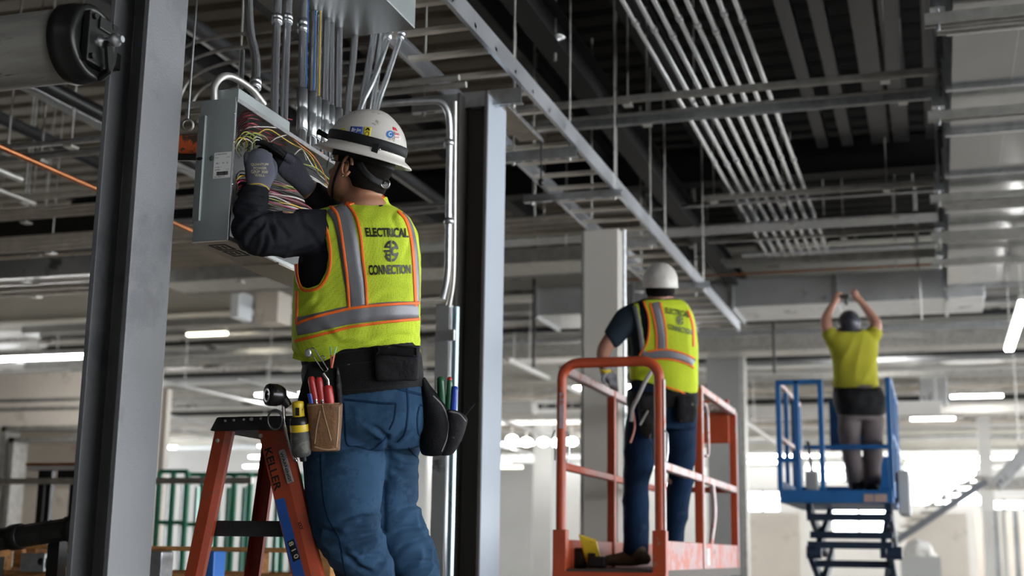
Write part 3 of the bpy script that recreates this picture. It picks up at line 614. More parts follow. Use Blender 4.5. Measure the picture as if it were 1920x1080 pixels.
# long yellow / orange / white wires running to the right
wire([wx(470, 262, -.02), wx(485, 250, .01), wx(505, 243, .015), wx(540, 265, .0), wx(580, 290, -.02), wx(600, 330, -.03), wx(613, 350, -.05)], 'yellow', .0022)
wire([wx(450, 245, -.04), wx(475, 238, 0), wx(520, 240, .01), wx(546, 251, 0), wx(570, 285, -.01), wx(592, 320, -.02), wx(612, 340, -.05)], 'white', .0019)
wire([wx(504, 268, -.01), wx(520, 258, .01), wx(545, 251, 0)], 'white', .002)
wire([wx(540, 252, 0), wx(560, 270, .01), wx(585, 290, 0), wx(602, 315, -.02), wx(614, 345, -.04)], 'orange', .0022)
wire([wx(580, 298, -.03), wx(592, 288, -.01), wx(606, 286, -.04)], 'orange', .0024)
wire([wx(545, 305, -.02), wx(552, 290, .005), wx(566, 280, -.01), wx(574, 300, -.04)], 'white', .0022)
for i in range(14):
    y = 305 + i * 3.4
    wire([wx(546 + rw.uniform(0, 10), y - 3, -.04), wx(570, y + 2 + rw.uniform(-3, 3), -.01), wx(594, y + 14 + rw.uniform(-3, 3), -.01), wx(618, y + 32 + rw.uniform(-4, 4), -.05)], rw.choice(['white', 'maroon', 'orange', 'blue', 'green', 'black', 'white', 'magenta']))
# thick lower bundle
for i in range(44):
    y = 338 + i * 1.75; c = rw.choice(['black', 'black', 'magenta', 'maroon', 'yellow', 'white', 'red', 'green', 'black', 'white'])
    wire([wx(446 + rw.uniform(0, 6), y - 4 + rw.uniform(-8, 8), -.06), wx(476, y - 8 + rw.uniform(-5, 5), rw.uniform(-.03, .0)), wx(515, y + rw.uniform(-5, 5), rw.uniform(-.02, .01)), wx(560, y + 12 + rw.uniform(-6, 6), rw.uniform(-.03, .005)), wx(612, y + 34 + rw.uniform(-8, 8), -.06)], c, rw.choice((.0022, .0027, .0032)))
for i in range(9):    # small loops at the left edge beside the wrist
    y = 330 + i * 9
    wire([wx(446, y + 12, -.06), wx(443, y, 0), wx(452, y - 9, .012), wx(464, y - 6, .0), wx(470, y + 6, -.04)], rw.choice(['white', 'yellow', 'maroon', 'magenta', 'black']))
# ---------------------------------------------------------------- conduits standing on the box
def dd(a, b, ys): return [lerp(a, b, (ys[0] - y) / (ys[0] - ys[-1])) for y in ys]
def pcon(pxs, r_, label, m_='galv_new', coup=(), d0=None, d1=None, name='conduit'):
    if d0 is None:
        lo_, hi_ = 3.4, 5.5
        for _ in range(30):
            mid = (lo_ + hi_) / 2
            if proj(Vector((-2.035, mid, EZ1)))[0] < pxs[0][0]: lo_ = mid
            else: hi_ = mid
        d0 = Vector((-2.035, min(lo_, 4.40), EZ1)); pxs = [(pxs[0][0], proj(d0)[1])] + [p for p in pxs[1:] if p[1] < proj(d0)[1] - 5]
    dz = (d0 - CAM).dot(cF) if isinstance(d0, Vector) else d0
    d1 = d1 or dz + .36
    ys = [p[1] for p in pxs]; ds = dd(dz, d1, ys)
    pts = [P(p[0], p[1], d_) for p, d_ in zip(pxs, ds)]
    if len(pts) > 2: pts = bez(pts, 8)
    t = thing(name, pts[0], label, 'conduit')
    MB().tube(pts, r_, 18).build('pipe', m_, t)
    for (ya, yb_) in coup:
        def at(y):
            for a, b in zip(pts, pts[1:]):
                pa, pb = proj(a)[1], proj(b)[1]
                if (pa - y) * (pb - y) <= 0: return a.lerp(b, (y - pa) / (pb - pa) if pb != pa else 0)
            return pts[-1]
        a, b = at(yb_), at(ya)
        MB().lathe(a, (b - a), [(r_ + .001, 0), (r_ + .0045, .001), (r_ + .0045, (b - a).length * .46), (r_ + .0025, (b - a).length * .48), (r_ + .0025, (b - a).length * .54), (r_ + .0045, (b - a).length * .56), (r_ + .0045, (b - a).length - .001), (r_ + .001, (b - a).length)], 20).build('coupling', 'galv', t)
    return t
pcon([(474, 168), (480, 120), (469, 60), (466, 0), (465, -60)], .0150, 'bent conduit rising from the near end of the wiring box', coup=((150, 166),))
pcon([(513, 213), (517, 100), (521, 0), (523, -60)], .0140, 'left of two thick conduits joined by a clamp above the wiring box', coup=((30, 44),))
pcon([(531, 226), (536, 100), (541, 0), (543, -60)], .0140, 'right of two thick conduits joined by a clamp above the wiring box', coup=((30, 44),))
pcon([(566, 247), (567, 120), (569, 0), (570, -60)], .0150, 'first coupled conduit right of the clamped pair', coup=((168, 245), (38, 60)))
pcon([(583, 259), (586, 120), (588, 10)], .0130, 'second coupled conduit right of the clamped pair', coup=((176, 258), (8, 20)))
pcon([(593, 264), (597, 130), (600, 8)], .0100, 'third, thinnest coupled conduit right of the clamped pair', coup=((184, 262),))
pcon([(606, 272), (610, 120), (614, 6)], .0135, 'fourth coupled conduit right of the clamped pair', coup=((192, 268), (4, 20)))
pcon([(619, 281), (621, 150), (622, 6)], .0110, 'fifth coupled conduit right of the clamped pair', coup=((200, 275),))
pcon([(632, 290), (634, 150), (636, 14)], .0145, 'sixth coupled conduit, just left of the hard hat', coup=((206, 285), (16, 38)))
pcon([(649, 302), (652, 200), (662, 110), (668, 24)], .0140, 'conduit rising behind the left of the hard hat, slightly curved', coup=((24, 44),))
pcon([(662, 310), (676, 215), (690, 130), (700, 70), (703, 20)], .0150, 'left of two thick conduits curving up from behind the hard hat', coup=((20, 42),))
pcon([(676, 320), (694, 215), (706, 140), (714, 70), (718, 33)], .0140, 'right of two thick conduits curving up from behind the hard hat', coup=((33, 52),))
pcon([(654, 305), (672, 215), (700, 150), (722, 90), (733, 46)], .0105, 'thin conduit crossing behind the two curved thick ones', coup=((46, 75),))
pcon([(690, 328), (704, 215), (724, 150), (742, 95), (754, 60)], .0115, 'rightmost conduit leaning out to the corner of the pull box', coup=((58, 74),))
for nm_, a_, b_, dz in (('blue', (574, 165), (578, 0), -.02), ('blue', (588, 170), (592, 20), -.02), ('yellow', (598, 180), (601, 20), .0)):
    p0, p1 = P(*a_, 4.42 + dz), P(*b_, 4.72 + dz)
    tag(MB().tube([p0, p1], .0022, 8).build('cable', 'w_' + nm_ if nm_ != 'blue' else mat('blue cable', (.03, .14, .42), .4)), {(574, 165): 'blue cable running up along the first coupled conduit', (588, 170): 'blue cable running up along the second coupled conduit', (598, 180): 'yellow cable running up between the coupled conduits'}[a_], 'cable')
# pull box above
zc = 2.99; c0 = PZ(778, 55, zc)
t = thing('pull_box', (c0.x - .5, c0.y - .6, zc), 'flat grey steel pull box overhead where the conduits end', 'pull box')
MB().box(c0.x - .46, c0.x, c0.y - .75, c0.y, zc, zc + .004).build('bottom_plate', mat('dark pull box steel', (.15, .155, .155), .4, .4, .15, 4), t)
MB().box(c0.x - .46, c0.x, c0.y - .75, c0.y, zc + .004, zc + .22).build('box_body', 'encl', t, bevel=.002)
mb = MB(); rod(mb, c0.x - .1, c0.y - .1, zc + .2); mb.build('threaded_rod', 'galv_dull', t); mb = MB(); rod(mb, c0.x - .4, c0.y - .1, zc + .2); mb.build('threaded_rod', 'galv_dull', t)
# wireway stub on the box, and the grey elbow
t = tag(MB().box(-2.085, -1.995, 3.40, 3.74, EZ1, EZ1 + .045).build('wireway', 'encl', bevel=.003), 'small dark wireway piece on the near end of the wiring box', 'wireway')
pts = bez([(-2.07, 3.385, EZ1), (-2.07, 3.385, EZ1 + .06), (-2.06, 3.44, EZ1 + .105), (-2.04, 3.54, EZ1 + .10), (-2.03, 3.62, EZ1 + .07)], 8)
tag(MB().tube(pts, .0115, 14).build('conduit_elbow', 'galv_dull'), 'grey bent conduit elbow on the near corner of the wiring box', 'conduit')
p0 = P(452, 165, 4.4); p1 = P(455, 95, 4.6)
tag(MB().tube([p0, p1], .008).build('conduit', 'galv'), 'short thin conduit behind the wiring box', 'conduit')
# hanging chain block (orange) behind the box
p = P(352, 272, 4.9)
t = thing('hoist_block', p, 'small orange hoist block with eye hook left of the wiring box', 'hoist')
MB().obox(p, cR * .07, cU * .035, cF * .04).build('body', mat('orange casting', (.50, .09, .02), .4, 0, .2, 20, dirt=((.05, .03, .02), .45, 30)), t, bevel=.012)
MB().obox(p - cU * .045, cR * .05, cU * .014, cF * .02).build('lower_block', 'black', t, bevel=.006)
MB().lathe(p + cU * .075, cF, [(.017, -.004), (.024, -.004), (.024, .004), (.017, .004), (.017, -.004)], 20).build('eye', 'galv_dull', t)
mb = MB(); mb.tube([p + cU * .09, p + cU * .09 + cR * .02 + Vector((0, 0, 2.5))], .004); mb.build('wire_rope', 'galv', t)
# ---------------------------------------------------------------- conduits down the second column
dcol = 6.15
def cp2(pxs, r_, label, m_, d_=dcol):
    t = thing('conduit', P(*pxs[-1], d_), label, 'conduit')
    MB().tube(bez([P(x, y, d_) for x, y in pxs], 8), r_, 14).build('pipe', m_, t); return t
t = cp2([(700, 196), (790, 190), (822, 190), (838, 206), (843, 240), (842, 330), (840, 470), (838, 520), (830, 560)], .016, 'conduit turning down beside the second column into the white strut', 'galv')
for y in (268, 415): MB().lathe(P(842, y, dcol), (0, 0, 1), [(.018, -.015), (.024, -.014), (.024, .014), (.018, .015)], 16).build('strap', 'galv', t)
cp2([(853, 190), (852, 330), (851, 470), (849, 530), (842, 575)], .010, 'thin conduit close beside the second column', 'galv_dull')
cp2([(846, 400), (846, 500), (843, 545), (836, 572)], .008, 'short thin yellowish conduit beside the second column', 'galv_warm')
a = P(808, 565, dcol); b = P(836, 565, dcol); 
t = thing('wall_strut', (a.x, a.y, 0), 'white vertical channel rising from the floor beside the second column', 'channel')
n_ = Vector((0, 0, 1))
MB().prof(Vector(((a.x + b.x) / 2, a.y + .1, 0)), Vector(((a.x + b.x) / 2, a.y + .1, a.z)), [(-.035, -.03), (.035, -.03), (.035, .03), (-.035, .03)], up=Vector((0, 1, 0))).build('channel', 'duct_light', t, bevel=.004)
q = P(843, 572, dcol)
MB().tube([(q.x + .01, q.y + .06, 0), (q.x + .01, q.y + .06, q.z)], .017, 16).build('conduit', mat('bluish conduit', (.35, .48, .55), .3, .8, .1, 4), t)
q = P(836, 629, dcol - .05); MB().obox(q, Vector((.045, 0, 0)), Vector((0, .012, 0)), Vector((0, 0, .026))).build('strap', 'galv', t, bevel=.003)
# ---------------------------------------------------------------- step ladder
LY = 3.66
M['orange_fg'] = mat('orange fibreglass', (.38, .058, .022), .42, 0, .14, 9, bump=.08, bs=120, dirt=((.24, .07, .04), .36, 22))
M['red_fg'] = mat('dark red fibreglass', (.26, .03, .018), .42, 0, .12, 9)
M['ladder_black'] = mat('black plastic cap', (.028, .028, .03), .42, 0, .3, 30, bump=.1, bs=60)
zt = PY(480, 783, LY).z
ld = thing('step_ladder', (PY(480, 800, LY).x, LY + .2, 0), 'orange step ladder with black cap under the worker at the wiring box', 'ladder')
def railpts(pt, pb, Y, zend=0.0):
    a = PY(*pt, Y); b = PY(*pb, Y); k = (a.z - zend) / (a.z - b.z); return a, a + (b - a) * k
def rail(a, b, w_, dpth, m_, s=1, name='rail'):
    d = (b - a).normalized(); side = d.cross(Vector((0, 1, 0))).normalized(); side = side if side.x > 0 else -side
    pr = [(-w_ / 2, 0), (w_ * .18, 0), (w_ / 2, .012 * s), (w_ / 2, dpth * s), (w_ / 2 - .004, dpth * s), (w_ / 2 - .004, .014 * s), (w_ * .17, .004 * s), (-w_ / 2 + .004, .004 * s), (-w_ / 2 + .004, dpth * s), (-w_ / 2, dpth * s)]
    vs = [p + side * x + Vector((0, 1, 0)) * y for p in (a, b) for x, y in pr]; n = len(pr)
    return MB().add(vs, [(i, (i + 1) % n, n + (i + 1) % n, n + i) for i in range(n)] + [tuple(range(n))[::-1], tuple(range(n, 2 * n))]).build(name, m_, ld, bevel=.001)
rn = railpts((419, 800), (361, 1080), LY); fn_ = railpts((507, 797), (574, 1080), LY)
LW = .34; LWB = .52
off = lambda z: lerp(LWB, LW, z / zt)
rail(*rn, .056, .03, 'orange_fg')
rail(*fn_, .090, .034, 'orange_fg')
rf = (rn[0] + Vector((0, LW, 0)), rn[1] + Vector((0, LWB, 0))); ff = (fn_[0] + Vector((0, LW, 0)), fn_[1] + Vector((0, LWB, 0)))
rail(*rf, .056, .03, 'red_fg', -1); rail(*ff, .088, .034, 'red_fg', -1)
# cap
xa = PY(397, 790, LY).x; xb = PY(566, 775, LY).x
mb = MB(); zb = zt - .040
mb.hexa([(xa + .0, LY - .012, zb), (xb, LY - .012, zb), (xb, LY + LW + .012, zb), (xa, LY + LW + .012, zb), (xa + .018, LY - .004, zt + .004), (xb - .012, LY - .004, zt + .004), (xb - .012, LY + LW + .004, zt + .004), (xa + .018, LY + LW + .004, zt + .004)])
cap = mb.build('top_cap', 'ladder_black', ld, bevel=.005)
for k, px in enumerate((422, 438, 457, 471, 489)):
    q = PY(px, 790 - (px - 400) * .06, LY - .012); r_ = .0065 if k in (3,) else .0045
    sub(MB().lathe((q.x, LY - .009, q.z), (0, -1, 0), [(r_, 0), (r_ * .9, .004), (r_ * .4, .005), (0, .0035)], 14), 'rivet', 'galv', cap)
for k, xx in enumerate((.06, .15)): sub(MB().box(xa + xx, xa + xx + .05, LY + .05, LY + LW - .05, zt + .002, zt + .010), 'tool_slot_rim', 'ladder_black', cap)
for (px, py) in ((408, 826), (489, 817)):
    q = PY(px, py, LY); MB().lathe((q.x, LY, q.z), (0, -1, 0), [(.007, 0), (.006, .004), (.003, .006), (0, .005)], 14).build('rivet', 'galv_warm', ld)
# horizontal brace
a = PY(390, 990, LY); b = PY(592, 970, LY)
for z_ in (a.z, a.z - .36, a.z - .72):
    t_ = (rn[0].z - z_) / (rn[0].z - rn[1].z); xl = rn[0].lerp(rn[1], t_).x; xr = fn_[0].lerp(fn_[1], t_).x
    MB().box(xl, xr, LY + .04, LY + .065, z_ - .024, z_ + .024).build('brace', 'ladder_black', ld, bevel=.003)
    MB().box(xr - .045, xr + .03, LY + .035, LY + off(z_) - .035, z_ - .03, z_ + .0).build('step', 'ladder_black', ld, bevel=.004)
z_ = .50; t_ = (fn_[0].z - z_) / (fn_[0].z - fn_[1].z); XS = fn_[0].lerp(fn_[1], t_).x
for (p_, m_) in ((rn[1], 0), (fn_[1], 0), (rf[1], 1), (ff[1], 1)):
    MB().box(p_.x - .04, p_.x + .04, p_.y - .01, p_.y + .04, 0, .03).build('foot', 'black_soft', ld, bevel=.004)
# writing on the front rail
fd = (fn_[1] - fn_[0]).normalized(); fs_ = fd.cross(Vector((0, 1, 0))); fs_ = fs_ if fs_.x > 0 else -fs_
def on_rail(px, py): q = PY(px, py, LY); return q
def rail_text(s, pa, pb, h_, m_, bold=.012, lift=.0008, yoff=0):
    A = PY(*pa, LY); B = PY(*pb, LY); L_ = (B - A); mb = MB(); ux = L_.normalized(); uz = ux.cross(Vector((0, 1, 0))); uz = uz if uz.x > 0 else -uz
    flat_text(mb, s, A + Vector((0, -lift, 0)), ux, uz, L_.length, h_, bold); return mb.build('lettering', m_, ld)
rail_text('KELLER', (495, 843), (515, 922), .026, 'black', .02)
def rail_patch(corners, m_, name, lift=.0006):
    return MB().add([PY(x, y, LY) + Vector((0, -lift, 0)) for x, y in corners] + [PY(x, y, LY) + Vector((0, .001, 0)) for x, y in corners], [(0, 1, 2, 3), (0, 4, 5, 1), (1, 5, 6, 2), (2, 6, 7, 3), (3, 7, 4, 0)]).build(name, m_, ld)
rail_patch([(516, 938), (533, 933), (572, 1080), (550, 1080)], mat('blue tape', (.02, .09, .36), .4, 0, .1, 10), 'blue_strip')
rail_patch([(539, 1016), (551, 1010), (563, 1048), (550, 1054)], 'black', 'number_plate', .0010)
rail_text('8 1 0', (541, 1018), (553, 1049), .016, mat('cream print', (.65, .6, .4), .5), .02, .0016)
q0_ = PY(532, 842, LY); 
rail_patch([(524, 846), (534, 842), (551, 903), (541, 907)], mat('grey warning label', (.30, .27, .27), .5, 0, .4, 60), 'warning_label', .0068)
rail_text('WARNING!', (527, 849), (543, 903), .010, 'black', .02, .0074)
rail_text('XXX', (560, 980), (566, 995), .012, 'black', .03, .010)
# ---------------------------------------------------------------- pallets, black tube and the odd bits at the bottom left
M['pallet'] = mat('orange-brown timber', (.50, .24, .08), .65, 0, .25, 5, bump=.1, bs=40, stretch=(1, 6, 6), dirt=((.28, .13, .05), .4, 6))
def pallet(x0, x1, y0, y1, z0, label, h_=.15):
    t = thing('pallet', ((x0 + x1) / 2, (y0 + y1) / 2, z0), label, 'pallet')
    for k in range(2):
        z = z0 + (0 if k == 0 else h_ - .022)
        for j in range(3):
            yy = lerp(y0, y1 - .1, j / 2); MB().box(x0, x1, yy, yy + .1, z, z + .022).build('deck_board', 'pallet', t, bevel=.002)
    n = max(3, int((x1 - x0) / .38))
    for k in range(n):
        xx = lerp(x0, x1 - .06, k / (n - 1))
        for j in range(3): yy = lerp(y0, y1 - .1, j / 2); MB().box(xx, xx + .06, yy, yy + .1, z0 + .022, z0 + h_ - .022).build('block', 'pallet', t, bevel=.002)
    return t
YP = 5.6
pz = PY(450, 1024, YP).z; pr_ = PY(292, 925, YP); pe_ = PY(625, 930, YP)
n_p = int(pz // .155); zz = pz - n_p * .155
tag(MB().box(-8.6, pe_.x - .1, YP + .05, YP + .9, 0, zz).build('timber_base', 'pallet', bevel=.01), 'low timber base under the stacked pallets', 'timber')
for i in range(n_p):
    z0 = zz + i * .155
    pallet(-8.6, -4.62, YP, YP + 1.0, z0, 'orange-brown pallet at the far left, %s of its stack from the top' % ORD[n_p - 1 - i])
    pallet(-4.55, pe_.x, YP, YP + 1.0, z0, 'orange-brown pallet behind the step ladder, %s of its stack from the top' % ORD[n_p - 1 - i])
# black tube on the left pallets
pa = PY(-70, 1022, 5.0); pb = PY(142, 990, 5.0)
t = thing('black_pipe_roll', pa.lerp(pb, .5), 'black folded metal tube leaning over the pallets at the bottom left', 'tube')
d_ = (pb - pa).normalized()
MB().tube([pa, pb], .050, 8, smooth=False).build('tube', mat('black sheet tube', (.05, .05, .05), .45, .6, .3, 12), t)
for px in (36, 140):
    c = pa.lerp(pb, (px + 70) / 212); MB().lathe(c - d_ * .035, d_, [(.052, 0), (.058, .002), (.058, .05), (.052, .052)], 24).build('strap_band', 'black', t)
for (x0_, y0_, x1_, y1_) in ((-20, 1008, 46, 985), (60, 1000, 93, 975), (88, 992, 142, 958)):
    A = PY(x0_, y0_, 4.97); B = PY(x1_, y1_, 4.97); MB().add([A, B, B + Vector((0, .1, .0)), A + Vector((0, .1, -.0)), A + Vector((0, 0, -.05))], [(0, 1, 2, 3), (0, 4, 1)]).build('torn_flap', 'black', t)
lo = PY(0, 960, 5.0)
MB().box(pa.x + .1, pa.x + .16, 5.03, 5.09, 0, pa.z - .05).build('stand_leg', 'black', t); MB().box(pb.x - .16, pb.x - .10, 5.03, 5.09, 0, pb.z - .05).build('stand_leg', 'black', t)
# trestle beam behind (long grey rail on black posts)
Yt = 8.4; pz_ = PY(60, 902, Yt)
t = thing('handrail', (pz_.x, Yt, 0), 'long grey handrail on thin black posts behind the pallets', 'railing')
MB().box(-12.6, PY(470, 915, Yt).x, Yt, Yt + .05, pz_.z - .022, pz_.z + .022).build('rail', 'galv_dull', t)
for px in (64, 78, 124): q = PY(px, 950, Yt); MB().box(q.x - .02, q.x + .03, Yt + .05, Yt + .09, 0, pz_.z + .1).build('post', 'black', t)
q0_ = PY(48, 873, Yt); q1_ = PY(260, 890, Yt)
MB().box(q0_.x, q1_.x, Yt + .02, Yt + .12, q0_.z - .035, q0_.z).build('top_board', 'conc_col', t); MB().box(q0_.x, q1_.x, Yt, Yt + .12, q0_.z, q0_.z + .02).build('copper_edge', 'copper', t)
for px in (76, 112, 130): q = PY(px, 885, Yt); MB().box(q.x - .04, q.x + .04, Yt + .03, Yt + .1, pz_.z, q0_.z - .035).build('clamp', 'black', t)
# bright bracket on the left pallets
q = PY(36, 1064, 5.57); q1_ = PY(82, 1050, 5.57); q2_ = PY(118, 1045, 5.57)
t = thing('steel_bracket', q, 'bright punched steel bracket lying against the left pallets', 'bracket')
ww = (q1_.x - q.x); 
MB().box(q.x, q1_.x, 5.575, 5.599, q.z - .02, q.z + .07).build('plate', 'galv', t, bevel=.003)
MB().lathe(((q.x + q1_.x) / 2 + .05, 5.575, q.z + .03), (0, -1, 0), [(.018, 0), (.018, .003), (0, .003)], 20).build('hole', 'black', t)
MB().bar((q1_.x, 5.588, q.z + .02), (q2_.x + .06, 5.588, q.z + .06), .02, .05).build('arm', 'galv', t)
for i, (px, m_, lb) in enumerate(((298, 'galv', 'grey steel channel end standing in front of the pallets beside the column'), (396, mat('blue enamel', (.03, .15, .50), .4, .1, .1, 10), 'blue metal piece standing behind the left ladder rail'))):
    q = PY(px, 1042, 5.2); ww = .045
    tag(MB().box(q.x - ww, q.x + ww, 5.15, 5.25, 0, q.z + .02).build('steel_offcut', m_, bevel=.006), lb, 'steel piece')
# green frames far behind the ladder
M['green'] = mat('green steel frame', (.03, .22, .13), .45, .1, .15, 8)
M['green_glass'] = mat('greenish stacked glass', (.30, .52, .45), .1, .2, .1, 2)
YG = 11.0
for i, (x0_, x1_, yt_) in enumerate(((300, 352, 884), (352, 470, 890), (470, 566, 890))):
    a = PY(x0_, yt_, YG + .3 * i); b = PY(x1_, yt_, YG + .3 * i); y_ = YG + .3 * i
    t = thing('glazing_rack', ((a.x + b.x) / 2, y_, 0), 'green steel rack holding glass sheets behind the ladder, %s' % ('left one with pale sheets', 'middle one', 'right one')[i], 'rack', None)
    n = (2, 4, 3)[i]
    for k in range(n + 1): X = lerp(a.x, b.x, k / n); MB().box(X - .02, X + .02, y_ - .02, y_ + .02, 0, a.z).build('post', 'green', t)
    for zf in (1.0, .72, .45, .18): MB().box(a.x, b.x, y_ - .015, y_ + .015, a.z * zf - .02, a.z * zf + .02).build('crossbar', 'green', t)
    for k in range(n): X0 = lerp(a.x, b.x, k / n) + .06; X1 = lerp(a.x, b.x, (k + 1) / n) - .08; MB().box(X0, X1, y_ + .05, y_ + .09, .1, a.z * .93).build('glass_sheet', 'green_glass' if i else 'duct_light', t)
# ---------------------------------------------------------------- people: lofted volumes fused by a voxel remesh
def rings_mesh(rings, seg=44):
    vs = []; n = len(rings)
    for r in rings:
        c, A, B = r[0], r[1], r[2]; e = r[3] if len(r) > 3 else 2.2
        for k in range(seg):
            t = 2 * math.pi * k / seg; x, y = math.cos(t), math.sin(t)
            vs.append(c + A * (math.copysign(abs(x) ** (2 / e), x)) + B * (math.copysign(abs(y) ** (2 / e), y)))
    fs = [(i * seg + k, i * seg + (k + 1) % seg, (i + 1) * seg + (k + 1) % seg, (i + 1) * seg + k) for i in range(n - 1) for k in range(seg)]
    return vs, fs + [tuple(range(seg))[::-1], tuple(range((n - 1) * seg, n * seg))]
def hring(y, xl, xr, d, th, e=2.4, lean=0.0, grow=0.0):
    s = d / FPX
    return (P((xl + xr) / 2, y, d), cR * ((xr - xl) / 2 * s + grow) + cU * (lean * (xr - xl) / 2 * s), cF * (th + grow), e)
def smooth_rings(rs, n=4):
    out = []
    for i in range(len(rs) - 1):
        q = [rs[max(i - 1, 0)], rs[i], rs[i + 1], rs[min(i + 2, len(rs) - 1)]]
        for k in range(n):
            t = k / n; f = lambda a, b, c, d: 0.5 * ((2 * b) + (c - a) * t + (2 * a - 5 * b + 4 * c - d) * t * t + (3 * b - a - 3 * c + d) * t ** 3)
            out.append(tuple(f(q[0][j], q[1][j], q[2][j], q[3][j]) for j in range(4)))
    out.append(rs[-1]); return out
def limb(pts, grow=0.0, n=5):      # pts: (px, py, d, r_px, ratio)
    s = [(P(p[0], p[1], p[2]), p[3] * p[2] / FPX + grow, (p[3] * p[2] / FPX) * (p[4] if len(p) > 4 else 1.0) + grow) for p in pts]
    rr = [(Vector((a[1], a[2], 0))) for a in s]; cc = [a[0] for a in s]
    C_ = bez(cc, n); R_ = bez(rr, n); out = []
    for i in range(len(C_)):
        t = (C_[min(i + 1, len(C_) - 1)] - C_[max(i - 1, 0)]).normalized(); sd = t.cross(cF)
        if sd.length < .2: sd = t.cross(cU)
        sd.normalize(); nn = sd.cross(t).normalized(); out.append((C_[i], sd * max(R_[i].x, .001), nn * max(R_[i].y, .001), 2.0))
    return out
def cap_rings(rs):               # round the two ends of a limb
    a, b = rs[0], rs[-1]; ta = (rs[0][0] - rs[1][0]).normalized(); tb = (rs[-1][0] - rs[-2][0]).normalized()
    f = lambda r, t: [(r[0] + t * (r[1].length * math.sin(q)), r[1] * math.cos(q), r[2] * math.cos(q), 2.0) for q in (.4, .8, 1.2, 1.5)]
    return f(a, ta)[::-1] + list(rs) + f(b, tb)
def fuse(parts, voxel, smooth=4, fold=None, extra=None):
    V = []; F = []
    for vs, fs in parts:
        o = len(V); V += vs; F += [tuple(i + o for i in f) for f in fs]
    if extra: o = len(V); V += extra.v; F += [tuple(i + o for i in f) for f in extra.f]
    me = bpy.data.meshes.new('t'); me.from_pydata(V, [], F); bm = bmesh.new(); bm.from_mesh(me); bmesh.ops.recalc_face_normals(bm, faces=bm.faces); bm.to_mesh(me); bm.free()
    o = bpy.data.objects.new('t', me); COL.objects.link(o)
    md = o.modifiers.new('r', 'REMESH'); md.mode = 'VOXEL'; md.voxel_size = voxel
    if smooth: ms = o.modifiers.new('s', 'SMOOTH'); ms.factor = .5; ms.iterations = smooth
    dg = bpy.context.evaluated_depsgraph_get(); out = bpy.data.meshes.new_from_object(o.evaluated_get(dg)); bpy.data.objects.remove(o)
    if fold:
        nr = [v.normal.copy() for v in out.vertices]
        for v, n in zip(out.vertices, nr): v.co = v.co + n * fold(v.co)
        out.update()
    return out
def link_mesh(me, name, m_, parent, keep=None, smooth=True, delete=None):
    org = ORG[parent.name]; me = me.copy(); me.name = name
    if delete:
        bm = bmesh.new(); bm.from_mesh(me); bmesh.ops.delete(bm, geom=[f for f in bm.faces if delete(f.calc_center_median(), f.normal)], context='FACES')
        for _ in range(6):
            new = {}
            for v in bm.verts:
                if v.is_boundary:
                    nb = [e.other_vert(v) for e in v.link_edges if e.is_boundary]
                    if len(nb) == 2: new[v] = v.co * .4 + (nb[0].co + nb[1].co) * .3
            for v, c in new.items(): v.co = c
        bm.to_mesh(me); bm.free()
    me.transform(Matrix.Translation(-org)); me.materials.clear(); me.materials.append(M[m_] if isinstance(m_, str) else m_)
    me.polygons.foreach_set('use_smooth', [smooth] * len(me.polygons))
    o = bpy.data.objects.new(name, me); COL.objects.link(o); o.parent = parent; ORG[o.name] = org; return o
def bvh_of(*mes):
    V = []; F = []
    for me in mes:
        if isinstance(me, MB): o = len(V); V += me.v; F += [[i + o for i in f] for f in me.f]; continue
        o = len(V); V += [v.co.copy() for v in me.vertices]; F += [[i + o for i in p.vertices] for p in me.polygons]
    return BVHTree.FromPolygons(V, F)
def hit(b, px, py, dflt):
    r = ray(px, py).normalized(); h = b.ray_cast(CAM, r)
    if h[0] is not None and abs((h[0] - CAM).dot(cF) - dflt) < .55:
        n = h[1]; n = n if n.dot(r) < 0 else -n; return h[0], n
    h = b.find_nearest(P(px, py, dflt - .03)); n = h[1]; n = n if n.dot(h[0] - P(px, py, dflt + .15)) > 0 else -n
    return h[0], n
def strip(b, pts, w_px, dflt, off=.0022, mb=None, mi=0, n=8, thick=.0035):
    mb = mb or MB(); C2 = bez([Vector((x, y, 0)) for x, y in [p[:2] for p in pts]], n); m = len(C2); rows = []
    W = bez([Vector((p[2] if len(p) > 2 else w_px, 0, 0)) for p in pts], n)
    for i in range(m):
        t = (C2[min(i + 1, m - 1)] - C2[max(i - 1, 0)]).normalized(); nn = Vector((-t.y, t.x, 0)); row = []
        for s_ in (-1, -.33, .33, 1):
            q = C2[i] + nn * (W[i].x / 2 * s_); h, nr = hit(b, q.x, q.y, dflt); row.append((h, nr))
        rows.append(row)
    vs = []
    for row in rows:
        vs.append(row[0][0] - row[0][1] * (thick - off)); vs += [h + nr * off for h, nr in row]; vs.append(row[3][0] - row[3][1] * (thick - off))
    k = 6
    fs = [(i * k + j, i * k + j + 1, (i + 1) * k + j + 1, (i + 1) * k + j) for i in range(m - 1) for j in range(k - 1)]
    return mb.add(vs, fs, mi, True)
